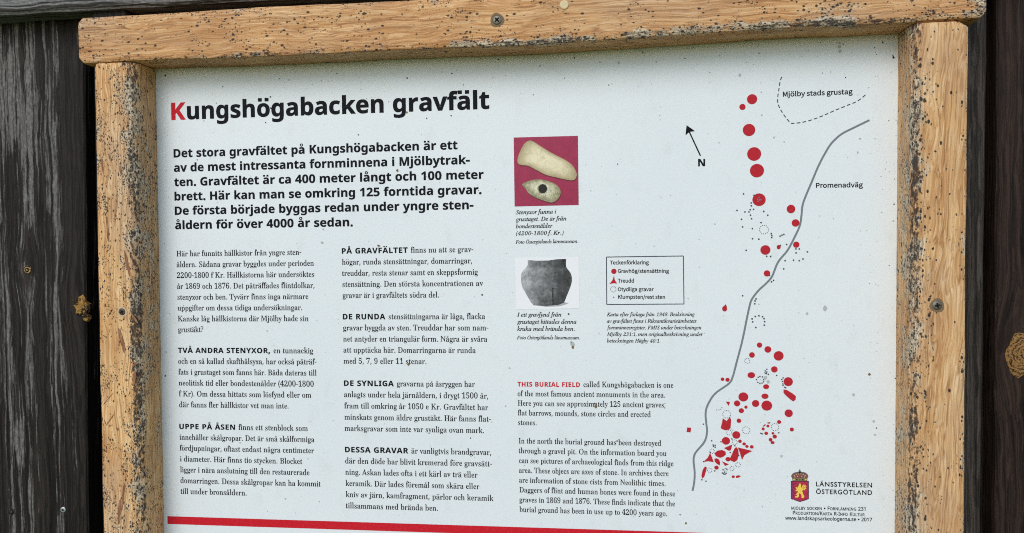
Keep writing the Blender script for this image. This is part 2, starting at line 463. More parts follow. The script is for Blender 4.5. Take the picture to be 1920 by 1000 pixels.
def screw(parent, origin, x, y, n, rpx, mat, ring=None, ang=.3, sunk=0.0, name='screw'):
    X, Z = px(x, y, n); r = rpx / FPX * .97
    m = MB(); k = 24
    prof = [(0.0, 1.0), (.55, .95), (.82, .70), (1.0, .25), (1.02, -.8)]
    v = []; f = []
    for (s, h) in prof:
        for i in range(k):
            a = 2 * math.pi * i / k; v.append((X + r * s * math.cos(a), n + sunk - h * r * .30, Z + r * s * math.sin(a)))
    for q in range(len(prof) - 1):
        for i in range(k): f.append((q * k + i, (q + 1) * k + i, (q + 1) * k + (i + 1) % k, q * k + (i + 1) % k))
    m.add(v, f, 0)
    for a in (ang, ang + math.pi / 2):                 # flat dark cross on the head, recess shade put into its colour
        c, s_ = math.cos(a), math.sin(a)
        pts = []
        for (p, q) in ((-.58, -.13), (-.2, -.2), (.2, -.2), (.58, -.13), (.58, .13), (.2, .2), (-.2, .2), (-.58, .13)):
            pts.append((X + r * (p * c - q * s_), Z + r * (p * s_ + q * c)))
        m.poly(pts, n + sunk - .312 * r - (.00002 if a == ang else .00006), 1)
    if ring:                                            # bare rim of the counterbore around the head
        for (r0, r1, mi) in ((1.04, 1.5, 2),):
            vv = []; ff = []
            for i in range(k):
                a = 2 * math.pi * i / k; w = 1 + .08 * math.sin(3 * a + x)
                vv += [(X + r * r0 * math.cos(a), n - .0004, Z + r * r0 * math.sin(a)), (X + r * r1 * w * math.cos(a), n - .0003, Z + r * r1 * w * math.sin(a))]
            for i in range(k): ff.append((2 * i, 2 * i + 1, (2 * i + 3) % (2 * k), (2 * i + 2) % (2 * k)))
            m.add(vv, ff, mi)
    m.v = [(a - origin.x, b - origin.y, c - origin.z) for a, b, c in m.v]
    o = m.build(name, [mat, M_DARK] + ([ring] if ring else []), parent)
    bm = bmesh.new(); bm.from_mesh(o.data); bmesh.ops.recalc_face_normals(bm, faces=bm.faces); bm.to_mesh(o.data); bm.free()
    return o
screw(left_plank, lb, 118.5, 956, YP, 6, M_ZINC, None, .9)

# ---------------------------------------------------------------- the information board
BASE_Z = -.56
board = empty('information_board', (0, .0, BASE_Z + H0))
tag(board, 'white information panel about an ancient burial field in a spotted oak frame', 'information board')
BO = Vector((0, 0, BASE_Z))
def loc(v): return [(a, b, c - BASE_Z) for a, b, c in v]

D = -.048                                           # the frame stands this far proud of the panel
PL, PR, PT, PBt = -.505, .4885, .300, -.45
# panel sheet
def zpan(x): return 0
pv = [(-.53, 0, PBt), (.515, 0, PBt), (.515, 0, .325), (-.53, 0, .325)]
pv = pv + [(a, .0035, c) for a, b, c in pv]
panel = mesh_obj('panel', loc(pv), [(0, 1, 2, 3), (7, 6, 5, 4), (0, 4, 5, 1), (1, 5, 6, 2), (2, 6, 7, 3), (3, 7, 4, 0)], M_PANEL, board)
tag(panel, 'white printed panel with text, two pictures and a map')

def interp(tab, x):
    if x <= tab[0][0]: 
        (a, b), (c, d) = tab[0], tab[1]
    elif x >= tab[-1][0]:
        (a, b), (c, d) = tab[-2], tab[-1]
    else:
        for (a, b), (c, d) in zip(tab, tab[1:]):
            if a <= x <= c: break
    return b + (d - b) * (x - a) / (c - a)

def sweep(name, rings, weights, mat, parent):
    k = len(rings[0]); v = [q for r in rings for q in r]; f = []; w = [q for r in weights for q in r]
    for i in range(len(rings) - 1):
        for j in range(k):
            f.append((i * k + j, i * k + (j + 1) % k, (i + 1) * k + (j + 1) % k, (i + 1) * k + j))
    f.append(tuple(range(k))[::-1]); f.append(tuple(range((len(rings) - 1) * k, len(rings) * k)))
    o = mesh_obj(name, loc(v), f, mat, parent, attr=w)
    bm = bmesh.new(); bm.from_mesh(o.data); bmesh.ops.recalc_face_normals(bm, faces=bm.faces); bm.to_mesh(o.data); bm.free()
    for p in o.data.polygons: p.use_smooth = True
    o.data.set_sharp_from_angle(angle=math.radians(32))
    return o

class Wander:
    def __init__(s, amp, n=7):
        s.c = [(random.uniform(.5, 1) * amp / (1 + i * .5), random.uniform(8, 20) * (1 + i), random.random() * 6.28) for i in range(n)]
    def __call__(s, x): return sum(a * math.sin(f * x + p) for a, f, p in s.c)

def upright(side, outer, inner, chamf_a, chamf_b, mat, mould_c, mould_f, mould_i, ztop):
    (ob, ot), (ib, it) = outer, inner
    n = 120; rings = []; wts = []
    zb = -.50
    wa, wb, wo, wm = Wander(.0011), Wander(.0009), Wander(.0004), Wander(.10)
    zs = [zb + (ztop - .012 - zb) * (i / n) for i in range(n + 1)] + [ztop - q for q in (.0095, .0075, .0058, .004, .0025, .0012, .0004, 0)]
    for z in zs:
        xo = ob[0] + (ot[0] - ob[0]) * (z - ob[1]) / (ot[1] - ob[1]) + wo(z)
        xi = ib[0] + (it[0] - ib[0]) * (z - ib[1]) / (it[1] - ib[1])
        s = 1 if xi > xo else -1                       # from outer to inner
        e = 0.0
        top = max(0.0, 1 - (ztop - z) / .006)          # rounded upper end
        cutc = max(0.0, (.0075 if side == 'r' else .001) - (ztop - z)) * .9
        xo += s * cutc if xi > xo else s * cutc
        ca = chamf_a + wa(z) ; cb = chamf_b + wb(z)
        r = .003 + top * .006 * (1 if side == 'r' else .3)
        prof = [(xo, .0), (xo, D + r), (xo + s * r * .3, D + r * .3), (xo + s * r, D)]
        wt = [.1, .35, .55, .35]
        x0 = xo + s * r; x1 = xi - s * ca
        for j in range(1, 9):
            t = j / 8; prof.append((x0 + (x1 - x0) * t, D)); wt.append(mould_f * (.45 + 1.5 * max(0, .35 - t)) + (mould_c - mould_f) * max(0, t - .6) * 1.9)
        for j in range(1, 6):
            a = j / 6 * math.pi / 2
            prof.append((x1 + s * ca * math.sin(a) , D + cb * (1 - math.cos(a)))); wt.append(mould_c * (1.0 if j < 5 else .75))
        prof += [(xi, D + cb), (xi, D * .45), (xi, .0)]
        wt += [mould_i * 1.25, mould_i, mould_i * .7]
        k = 1 + wm(z)
        rings.append([(x, y + top * .0008, z) for x, y in prof]); wts.append([q * k for q in wt])
    return sweep('frame_upright', rings, wts, mat, board)

oL = (lambda a, b: ((px(*b, D)[0], px(*b, D)[1]), (px(*a, D)[0], px(*a, D)[1])))((178.5, 250), (193, 1000))
iL = (lambda a, b: ((px(*b)[0], px(*b)[1]), (px(*a)[0], px(*a)[1])))((292, 140), (307, 960))
oR = (lambda a, b: ((px(*b, D)[0], px(*b, D)[1]), (px(*a, D)[0], px(*a, D)[1])))((1816, 100), (1808, 1000))
iR = (lambda a, b: ((px(*b)[0], px(*b)[1]), (px(*a)[0], px(*a)[1])))((1684, 90), (1677.5, 980))

RAIL_BOT = [(150, 118.5), (475, 106.5), (730, 95), (955, 86), (1210, 72), (1435, 55), (1640, 46), (1848, 35)]
rb_tab = [px(x, y, D) for x, y in RAIL_BOT]
zl_top = interp(rb_tab, iL[1][0] - .03) - .0012
zr_top = interp(rb_tab, iR[1][0] + .03) - .0012
up_l = upright('l', oL, iL, .0135, .012, M_OAK_LEFT, .95, .34, .46, zl_top)
tag(up_l, 'oak upright thickly spotted with black mould and red bark scars')
up_r = upright('r', oR, iR, .0085, .014, M_OAK_RIGHT, .98, .07, .55, zr_top)
tag(up_r, 'cleaner pale oak upright with one screw')

RAIL_TOP = [(148, 33), (250, 27.5), (480, 13), (755, 1)]
rt_tab = [px(x, y, D) for x, y in RAIL_TOP]
def top_rail():
    xa, xb = px(147.5, 75, D)[0], px(1849, 10, D)[0]
    n = 200; rings = []; wts = []
    wb_, wt_, wm = Wander(.0006), Wander(.0005), Wander(.16)
    wx = Wander(.0005)
    for i in range(n + 1):
        x = xa + (xb - xa) * i / n
        end = min(x - xa, xb - x)
        cut = max(0.0, 1 - end / .006); cut = (1 - math.sqrt(max(0, 1 - cut * cut))) * .006
        u = (x - xa) / (xb - xa)
        zb = interp(rb_tab, x) + wb_(x) + cut
        zt = interp(rt_tab, min(x, rt_tab[-1][0])) + wt_(x)
        if x > rt_tab[-1][0]: zt = rt_tab[-1][1] + (interp(rb_tab, x) - interp(rb_tab, rt_tab[-1][0])) * 1.0 + wt_(x)
        zt -= cut
        r = .0032 + max(0, .0035 * math.sin((u - .45) * 5.2)) if u > .45 else .0032
        endm = max(0, 1 - end / .035)
        edge = .78 + wm(x) + (.12 if .62 < u < .86 else .0) - (.35 if u < .12 else 0)
        face = .10 + .55 * endm * (1 if u > .5 else .75) + max(0, .10 * math.sin(u * 9)) 
        prof = [(.0, zb), (D * .5, zb), (D + r, zb), (D + r * .3, zb + r * .3), (D, zb + r)]
        wt = [.12, .14, .35, edge, edge]
        for j, t in enumerate((.06, .12, .25, .4, .55, .7, .82, .92)):
            prof.append((D, zb + r + (zt - zb - r - .003) * t)); wt.append(face + edge * (.5, .16, .03, 0, 0, 0, 0, .15)[j])
        prof += [(D + .001, zt - .001), (D + .003, zt), (.0, zt)]
        wt += [.35, .4, .3]
        rings.append([(x, y, z) for y, z in prof]); wts.append(wt)
    return sweep('top_rail', rings, wts, M_OAK_RAIL, board)
rail = top_rail()
tag(rail, 'oak rail across the top, black mould along its lower edge')
# bottom rail, below the picture
bz = -.455
rr = []
for i in range(41):
    x = -.60 + 1.18 * i / 40
    rr.append([(x, .0, bz - .06), (x, D, bz - .06), (x, D - .001, bz - .03), (x, D, bz), (x, .0, bz)])
rr = [[(x, y - .0, z) for x, y, z in r] for r in rr]
# sits between the uprights
rr = [[(iL[0][0] + .001 + (iR[0][0] - iL[0][0] - .002) * (q[0] + .60) / 1.18, q[1] + .003, q[2]) for q in r] for r in rr]
br_ = sweep('bottom_rail', rr, [[.3] * 5 for _ in rr], M_OAK_RAIL, board)

M_RIM = plain('stained_wood_rim', (.20, .135, .075), .8, .15)
M_RIM_L = plain('pale_countersink', (.55, .43, .27), .7, .2)
screw(rail, BO, 932, 38, D, 8.5, M_STEEL, M_RIM, .78)
screw(up_r, BO, 1757, 573, D, 8, M_STEEL, M_RIM, .2)
screw(up_l, BO, 229, 585, D, 7.0, plain('rusty_steel', (.10, .075, .05), .6, .4, .6), M_RIM_L, .5, .0005)
def plug():
    m = MB(); X, Z = px(1058, 9.5, D); r = 8.2 / FPX * .97
    k = 28; v = []; f = []
    for (s, h) in ((0, .0014), (.8, .0014), (.97, .001), (1.0, -.003)):
        for i in range(k):
            a = 2 * math.pi * i / k; v.append((X + r * s * math.cos(a), D - h, Z + r * s * math.sin(a) - BASE_Z))
    for q in range(3):
        for i in range(k): f.append((q * k + i, (q + 1) * k + i, (q + 1) * k + (i + 1) % k, q * k + (i + 1) % k))
    m.add(v, f)
    t = NT('plug_wood'); co = t.coord()
    mat = t.out(t.ramp(t.noise(t.scale(co, (200, 60, 900)), 1, 3, .6), [(.3, (.60, .47, .25)), (.7, (.74, .62, .38))]), .6, .25)
    return m.build('wood_plug', [mat], rail)
plug()
# red-brown bark scars in the spotted upright
t = NT('bark_scar'); co = t.coord()
M_SCAR = t.out(t.ramp(t.noise(t.scale(co, (420, 60, 60)), 1, 4, .7), [(.3, (.14, .055, .028)), (.5, (.26, .115, .06)), (.68, (.42, .26, .14))]), .75, .15)
for (x, y, rx, ry, tilt) in ((226, 320, 2.5, 9, .25), (238, 492, 3.0, 24, .2), (202, 430, 2.0, 26, .08), (229, 640, 4.0, 24, .22),
                             (253, 684, 6.5, 4, -.5), (252, 708, 3.6, 13, -.1), (203, 748, 3, 17, -.7), (206, 788, 3, 14, -.6), (253, 598, 4.5, 10, .5), (231, 930, 2, 26, -.1), (224, 960, 2.5, 24, -.05), (192, 310, 1.6, 14, .1)):
    m = MB(); pts = []
    for i in range(16):
        a = 2 * math.pi * i / 16; w = 1 + random.uniform(-.18, .18)
        p, q = rx * math.cos(a) * w, ry * math.sin(a) * w
        pts.append(px(x + p * math.cos(tilt) + q * math.sin(tilt), y + p * math.sin(tilt) + q * math.cos(tilt), D))
    m.poly(pts, D - .0003)
    m.v = loc(m.v); m.build('bark_scar', [M_SCAR], up_l)

# ---------------------------------------------------------------- lettering
# letter outlines: for each letter its advance and its closed outlines x, y, x, y ... in thousandths of the capital height
FONT_DATA = {
 'bold': {
  'A': (949, [[-26,-18,333,1004,614,1004,975,-18,711,-18,639,215,309,215,238,-18], [373,427,578,427,474,763,474,798,473,760]]),
  'B': (924, [[105,-18,105,1000,551,994,697,961,768,920,796,892,833,821,845,733,840,677,815,603,787,561,749,529,693,506,693,529,774,495,825,448,852,398,867,335,867,239,824,122,730,37,598,-10], [350,611,480,612,556,629,591,676,586,745,562,771,515,787,350,793], [350,190,496,191,574,213,613,272,616,321,603,359,574,388,540,401,350,409]]),
  'C': (876, [[521,-32,423,-25,337,-3,262,33,172,112,127,180,83,300,67,391,63,539,86,677,117,760,160,833,214,896,280,946,356,984,443,1006,565,1013,716,988,851,936,770,733,609,796,504,801,417,767,372,722,340,659,314,537,319,394,338,317,387,232,467,187,541,178,656,191,809,236,809,24,666,-19]]),
  'D': (1017, [[105,-18,105,1000,532,994,667,961,780,899,868,810,911,736,940,650,954,553,940,344,891,214,854,160,757,72,698,39,562,-4,402,-18], [350,190,509,199,579,224,633,265,671,323,695,400,703,495,686,631,637,722,556,775,484,791,350,793]]),
  'E': (770, [[105,-18,105,1000,707,1000,707,793,350,793,350,614,682,614,682,406,350,406,350,190,707,190,707,-18]]),
  'F': (755, [[105,-18,105,1000,704,1000,704,793,347,793,347,577,680,577,680,369,347,369,347,-18]]),
  'G': (995, [[536,-32,397,-17,279,28,184,103,146,152,116,207,75,337,61,492,77,640,104,727,171,840,232,901,305,950,390,985,486,1007,619,1013,724,1002,908,945,825,745,707,789,591,804,511,794,424,751,359,679,328,607,313,488,324,373,369,262,432,205,522,179,663,189,663,360,478,360,478,570,904,570,904,28,729,-17]]),
  'H': (1052, [[105,-18,105,1000,350,1000,350,615,702,615,702,1000,946,1000,946,-18,702,-18,702,405,350,405,350,-18]]),
  'I': (535, [[26,-18,26,130,145,185,145,797,26,852,26,1000,509,1000,509,852,390,797,390,185,509,130,509,-18]]),
  'J': (455, [[20,-307,-120,-289,-120,-78,-53,-92,36,-90,74,-68,98,-15,105,1000,350,1000,350,63,332,-89,294,-175,215,-256,139,-291]]),
  'K': (913, [[105,-18,105,1000,350,1000,343,570,399,659,670,1000,948,1000,590,546,946,-18,666,-18,414,387,350,341,350,-18]]),
  'L': (777, [[105,-18,105,1000,350,1000,350,190,748,190,748,-18]]),
  'M': (1296, [[105,-18,105,1000,421,1000,653,249,630,249,876,1000,1191,1000,1191,-18,960,-18,969,750,996,750,743,-18,525,-18,289,751,317,751,328,-18]]),
  'N': (1118, [[105,-18,105,1000,397,1000,823,265,797,265,789,1000,1012,1000,1012,-18,719,-18,292,724,317,724,328,462,328,-18]]),
  'O': (1094, [[547,-32,444,-25,353,-3,274,34,180,113,132,181,97,260,74,347,61,494,74,640,97,726,132,804,180,871,274,950,353,986,445,1008,549,1015,651,1008,742,986,821,950,915,871,962,804,997,725,1020,638,1033,492,1020,346,997,259,962,181,915,113,821,34,742,-3,651,-25], [547,179,654,200,723,260,764,359,778,492,764,626,723,725,654,785,549,805,443,785,373,725,331,626,317,492,331,359,373,260,442,200]]),
  'P': (863, [[105,-18,105,1000,499,998,607,979,692,940,779,848,817,723,811,588,768,481,709,414,624,364,512,336,350,331,350,-18], [350,538,474,546,529,570,553,593,573,668,568,707,538,761,473,789,350,793]]),
  'Q': (1094, [[734,-252,554,-32,397,-16,312,13,240,57,154,146,97,260,74,347,61,494,74,640,97,726,154,839,208,900,274,950,353,986,445,1008,601,1013,698,999,783,970,855,927,915,871,962,804,997,725,1020,638,1033,492,1026,385,1006,287,972,199,923,122,859,60,802,25,1050,-252], [547,179,654,200,723,260,764,359,778,492,764,626,723,725,654,785,549,805,443,785,373,725,331,626,317,492,331,359,373,260,442,200]]),
  'R': (907, [[105,-18,105,1000,475,998,589,981,680,947,749,895,795,824,817,737,819,664,808,600,772,528,721,471,643,419,942,-18,666,-18,432,358,350,358,350,-18], [350,564,483,572,547,605,568,645,573,682,568,719,546,757,479,786,350,793]]),
  'S': (757, [[341,-32,190,-17,45,33,45,266,238,193,357,177,445,194,469,219,481,262,470,303,449,326,224,446,120,531,67,630,58,761,98,876,186,960,308,1005,407,1014,509,1006,723,938,641,741,488,794,383,803,341,793,314,773,297,735,300,697,335,656,564,534,652,463,707,369,720,298,718,228,676,111,584,24,500,-12]]),
  'T': (796, [[276,-18,276,790,9,790,9,1000,787,1000,787,790,520,790,520,-18]]),
  'U': (1039, [[515,-32,392,-21,289,14,206,73,125,195,98,349,98,1000,343,1000,348,311,363,259,403,210,465,184,521,179,579,185,640,212,677,264,692,316,696,1000,941,1000,940,312,908,183,835,76,752,17,645,-20]]),
  'V': (894, [[319,-18,-26,1000,224,1000,428,346,450,260,447,207,443,260,480,403,670,1000,919,1000,573,-18]]),
  'W': (1329, [[236,-18,-24,1000,219,1000,366,369,384,273,378,208,372,273,406,436,552,1000,777,1000,940,367,957,273,951,208,946,273,964,369,1110,1000,1353,1000,1094,-18,828,-18,681,557,654,692,664,724,675,692,648,558,501,-18]]),
  'X': (917, [[-34,-18,304,506,-13,1000,261,1000,462,664,659,1000,927,1000,608,495,951,-18,669,-18,451,336,233,-18]]),
  'Y': (858, [[307,-18,307,371,-31,1000,237,1000,429,618,622,1000,889,1000,550,377,550,-18]]),
  'Z': (796, [[15,-18,15,141,468,791,27,791,27,1000,769,1000,769,841,316,190,781,190,781,-18]]),
  'a': (830, [[290,-32,223,-25,163,-4,111,31,71,82,47,146,39,224,62,336,103,393,164,435,288,472,505,485,502,532,472,580,407,596,322,586,186,536,103,707,233,759,361,782,511,777,593,754,685,689,736,587,746,501,746,-18,572,-18,532,83,547,83,519,52,445,-3,377,-25], [367,155,422,163,478,201,501,246,505,329,365,317,309,286,287,238,292,190,323,162]]),
  'b': (870, [[520,-32,399,-10,335,33,311,64,276,-18,89,-18,89,1063,330,1063,328,717,324,671,302,671,350,723,424,767,498,782,569,780,648,756,715,710,791,597,818,497,827,377,818,256,790,155,743,74,680,15,606,-20], [462,171,509,183,547,221,572,286,581,379,572,472,546,535,508,571,459,582,399,571,362,541,340,485,330,378,338,286,360,220,398,184]]),
  'c': (707, [[412,-32,305,-21,214,11,140,66,110,102,86,145,54,247,43,371,49,460,92,604,152,684,202,724,324,772,504,779,688,724,614,532,509,569,430,581,353,559,306,492,294,439,299,279,340,203,408,172,538,187,659,250,659,32,547,-19]]),
  'd': (870, [[345,-32,261,-21,188,15,126,73,80,153,52,254,43,374,53,495,80,596,157,709,226,756,306,780,378,782,452,768,528,724,576,673,552,673,545,716,540,1063,781,1063,781,-18,594,-18,554,79,568,79,536,41,467,-8], [417,168,482,179,521,211,544,267,553,372,545,466,522,531,482,567,414,580,363,567,323,529,297,464,288,371,297,279,323,216,363,180]]),
  'e': (812, [[447,-32,337,-21,270,-2,158,67,79,177,45,327,49,455,64,531,126,654,222,737,281,762,381,782,517,773,641,718,729,617,769,478,772,306,289,306,321,217,367,177,407,162,565,167,729,227,729,28,598,-19], [294,479,541,479,528,534,500,574,458,596,418,600,371,592,333,567,306,524]]),
  'f': (532, [[122,-18,122,578,9,578,9,707,122,762,126,867,146,943,184,999,237,1038,303,1060,406,1070,518,1060,618,1033,553,848,416,870,385,858,365,819,363,769,541,769,541,578,363,578,363,-18]]),
  'g': (870, [[387,-348,214,-335,89,-299,89,-96,206,-137,301,-155,399,-162,479,-145,524,-96,536,-58,544,79,568,79,493,6,434,-20,368,-31,257,-20,150,44,98,116,52,258,46,434,79,590,153,706,262,771,351,783,442,770,520,730,576,673,558,673,574,769,781,769,781,-2,756,-150,711,-228,644,-287,556,-327], [419,166,479,175,530,218,549,284,553,372,545,472,520,535,479,568,416,580,377,574,323,531,293,438,289,371,293,305,323,214,379,171]]),
  'h': (903, [[89,-18,89,1063,330,1063,327,725,323,673,304,673,342,718,398,755,461,776,531,783,611,775,680,752,739,713,784,656,816,537,819,-18,577,-18,574,485,550,549,506,578,474,582,424,576,388,558,345,483,331,391,330,-18]]),
  'i': (419, [[210,826,148,837,108,861,90,890,81,944,90,1000,108,1028,148,1053,210,1063,272,1053,312,1029,330,1000,340,944,330,889,312,861,272,837], [89,-18,89,769,330,769,330,-18]]),
  'j': (419, [[210,826,148,837,108,861,90,890,81,944,90,1000,108,1028,148,1053,210,1063,272,1053,312,1029,330,1000,340,944,330,889,312,861,272,837], [46,-348,-106,-329,-106,-130,31,-144,73,-121,86,-88,89,769,330,769,330,-81,318,-172,280,-252,231,-299,164,-333]]),
  'k': (852, [[89,-18,89,1063,330,1063,327,492,321,427,294,427,379,535,595,769,876,769,560,424,889,-18,606,-18,396,277,330,225,330,-18]]),
  'l': (419, [[89,-18,89,1063,330,1063,330,-18]]),
  'm': (1350, [[89,-18,89,769,278,769,305,673,293,673,331,718,410,764,498,782,575,780,689,744,760,673,796,718,855,755,943,780,1031,781,1139,752,1217,686,1248,620,1263,537,1265,-18,1024,-18,1021,485,999,549,958,578,929,582,853,560,830,533,806,469,798,-18,556,-18,553,485,531,549,491,578,461,582,417,576,384,558,344,483,331,391,330,-18]]),
  'n': (903, [[89,-18,89,769,278,769,305,673,293,673,372,745,439,771,509,782,648,766,740,713,784,655,816,537,819,-18,577,-18,574,485,543,559,474,582,424,576,387,558,345,483,331,391,330,-18]]),
  'o': (851, [[424,-32,320,-20,258,1,151,75,92,156,65,221,43,377,69,548,115,639,146,677,183,709,269,757,427,783,532,771,594,750,700,676,759,596,786,532,808,377,782,205,736,114,704,75,667,42,581,-6], [426,170,488,182,528,218,553,283,562,377,553,470,528,533,488,569,425,581,363,569,323,533,298,470,289,377,298,283,323,218,363,182]]),
  'p': (870, [[89,-348,89,769,287,769,316,671,303,671,366,735,447,774,569,780,648,756,715,710,770,640,818,497,827,377,818,256,768,112,679,15,563,-29,492,-31,420,-18,364,11,304,64,321,64,330,-27,330,-348], [462,171,514,183,550,220,573,286,581,379,577,445,549,535,496,577,458,582,399,571,362,541,340,485,330,378,338,286,360,220,398,184]]),
  'q': (870, [[540,-348,540,-14,547,79,568,79,522,28,447,-17,345,-32,261,-21,187,15,126,73,64,201,46,311,46,437,80,596,157,709,264,771,349,783,451,768,542,711,576,673,557,673,574,769,781,769,781,-348], [419,166,483,177,522,208,544,264,553,372,545,466,522,531,483,567,415,580,360,567,322,530,298,464,289,371,293,305,323,214,379,171]]),
  'r': (624, [[89,-18,89,769,277,769,307,643,292,643,345,707,426,763,500,782,615,775,597,545,519,555,441,543,376,506,342,457,330,382,330,-18]]),
  's': (683, [[310,-32,173,-22,45,18,45,225,199,172,300,155,386,165,410,199,403,224,364,254,142,363,87,412,60,458,46,513,53,625,106,707,197,759,359,783,518,763,647,715,571,535,388,593,311,590,284,565,292,543,331,517,543,418,600,371,630,325,646,267,640,148,611,84,530,13,455,-16]]),
  't': (597, [[365,-32,276,-22,218,0,144,76,125,120,112,203,111,578,13,578,13,694,129,764,191,929,352,929,352,769,563,769,563,578,352,578,352,236,365,191,402,170,486,175,571,197,571,7,474,-22]]),
  'u': (903, [[370,-32,255,-15,191,16,139,64,104,131,85,261,85,769,326,769,329,266,360,192,429,168,479,175,516,193,558,268,572,360,573,769,814,769,814,-18,625,-18,598,78,610,78,587,49,531,6,465,-20]]),
  'v': (782, [[273,-18,-27,769,228,769,377,328,404,188,376,188,391,275,555,769,809,769,509,-18]]),
  'w': (1177, [[213,-18,-11,769,231,769,322,422,361,190,334,190,348,293,463,769,717,769,808,395,840,190,813,190,836,338,948,769,1188,769,961,-18,710,-18,575,575,599,575,461,-18]]),
  'x': (795, [[-27,-18,239,384,-15,769,262,769,397,547,534,769,811,769,554,384,822,-18,545,-18,397,222,250,-18]]),
  'y': (782, [[151,-348,28,-335,28,-135,128,-147,193,-131,247,-73,279,5,-27,769,237,769,383,334,407,216,379,216,388,270,549,769,809,769,448,-177,404,-238,321,-305,258,-333]]),
  'z': (671, [[19,-18,19,127,349,575,39,575,39,769,636,769,636,611,315,175,648,175,648,-18]]),
  '0': (786, [[392,-32,279,-17,230,3,186,31,116,110,52,276,31,491,54,728,111,872,180,951,240,987,311,1008,392,1015,504,1000,553,980,597,952,667,873,733,708,754,491,730,255,673,110,605,32,545,-4,474,-25], [392,172,446,190,482,244,503,345,511,491,503,636,482,737,446,793,392,810,337,793,302,738,281,636,274,491,281,346,302,245,337,190]]),
  '1': (786, [[342,-18,349,720,179,579,55,733,391,1000,586,1000,586,-18]]),
  '2': (786, [[37,-18,37,152,421,549,476,636,489,705,482,750,463,780,431,797,388,804,286,779,162,696,26,858,167,960,293,1005,466,1010,524,997,600,964,660,915,714,830,732,730,717,623,686,551,621,460,332,176,332,193,759,193,759,-18]]),
  '3': (786, [[335,-32,181,-18,34,27,34,245,145,198,274,171,404,179,469,215,491,260,496,298,488,340,465,370,380,400,185,406,185,603,357,607,436,630,461,650,477,685,474,756,433,797,337,809,261,794,144,732,28,904,108,953,211,994,304,1011,424,1012,514,998,591,969,654,926,697,869,721,762,714,694,691,635,654,586,608,548,509,503,509,529,568,516,632,491,683,455,733,380,748,319,749,256,730,173,705,123,624,39,501,-14]]),
  '4': (786, [[424,-18,424,185,5,185,5,353,444,1000,663,1000,663,383,781,383,781,185,663,185,663,-18], [240,383,424,383,431,725,457,725]]),
  '5': (786, [[332,-32,183,-18,49,28,49,248,194,192,353,175,401,183,454,208,485,249,494,287,491,351,477,383,420,425,318,441,166,418,67,471,107,1000,674,1000,674,787,322,787,308,636,412,645,501,636,604,596,666,545,712,477,737,393,739,275,716,179,637,64,555,10,453,-22]]),
  '6': (786, [[407,-32,307,-20,216,16,139,78,80,166,52,238,31,368,35,531,60,669,98,773,141,842,198,903,269,952,356,988,461,1007,691,999,691,795,516,811,449,803,374,776,337,749,297,698,273,631,259,542,237,542,283,595,336,632,406,652,504,654,583,635,650,596,704,538,740,465,757,377,757,274,736,179,693,98,593,10,507,-22], [403,171,451,180,488,207,513,253,522,324,514,383,493,426,459,451,407,460,357,452,318,430,284,388,273,342,283,274,307,224,353,182]]),
  '7': (786, [[124,-18,492,789,19,789,19,1000,759,1000,759,847,382,-18]]),
  '8': (786, [[393,-32,242,-14,127,42,54,132,30,249,44,346,71,401,130,465,204,512,110,601,72,673,61,786,81,860,125,919,208,975,284,1000,393,1012,505,1000,580,975,661,919,704,859,725,757,712,671,670,600,564,515,641,469,712,396,747,321,755,254,735,148,709,102,653,45,523,-17], [393,626,473,681,490,714,492,755,481,786,457,809,377,824,310,795,295,767,293,728,312,683], [390,157,453,165,494,186,518,218,526,260,508,313,457,361,383,407,283,332,259,261,267,220,291,187,331,165]]),
  '9': (786, [[245,-32,94,-21,94,184,269,168,336,176,411,204,448,231,488,282,512,348,526,437,548,437,488,371,407,331,278,325,166,361,81,441,45,514,26,652,36,754,92,881,192,968,327,1008,478,999,569,963,622,924,688,845,721,778,743,700,755,562,732,337,674,182,626,115,565,58,429,-9], [378,519,428,527,468,550,501,591,512,637,502,706,471,766,433,797,382,808,334,799,287,760,267,705,263,654,271,596,292,553,326,528]]),
  '.': (368, [[183,-70,117,-55,76,-21,57,15,48,74,57,134,76,170,119,203,183,218,248,203,291,171,311,135,321,74,311,14,292,-21,249,-55]]),
  ',': (368, [[-8,-229,82,211,282,211,320,152,260,-33,180,-229]]),
  '-': (443, [[4,264,4,473,439,473,439,264]]),
 },
 'serif': {
  'A': (949, [[5,-10,5,47,46,65,63,92,291,654,376,774,413,935,450,1024,496,1022,577,727,764,316,803,192,855,79,910,52,915,-10,546,-10,548,48,638,74,652,98,626,173,568,278,233,278,170,86,206,56,279,49,271,-10], [257,359,546,359,447,603,398,672]]),
  'B': (962, [[64,-10,54,46,159,70,183,97,190,401,213,535,194,622,180,904,150,927,34,944,34,1000,596,994,685,974,751,941,795,895,823,835,832,763,810,653,783,609,738,574,669,547,588,537,683,525,757,494,812,455,849,407,870,350,874,241,854,162,815,96,728,24,632,-1], [377,557,542,577,589,600,622,635,641,685,648,782,632,856,594,903,550,922,470,934,369,913], [482,62,601,85,655,131,686,242,681,350,645,426,603,458,506,487,377,493,370,91,406,71]]),
  'C': (1018, [[557,-33,466,-26,402,-2,255,85,171,184,116,306,92,446,97,594,130,727,191,841,245,903,321,954,433,1005,598,1020,839,956,875,968,906,1022,950,1022,943,866,962,719,957,661,908,661,829,821,759,901,693,935,613,952,489,941,417,904,361,841,316,751,285,588,289,359,317,251,339,209,362,167,424,108,504,73,664,66,722,81,802,122,930,244,978,194,921,119,769,22,635,-27]]),
  'D': (1078, [[70,-10,61,46,170,73,186,102,189,840,176,911,131,932,32,944,32,1000,566,996,708,967,816,909,861,869,929,768,954,709,981,572,972,342,932,216,865,117,773,46,656,4,497,-10], [484,62,622,89,692,136,720,168,776,304,795,498,773,687,760,741,715,825,655,885,579,920,488,932,377,914,367,857,371,94,404,71]]),
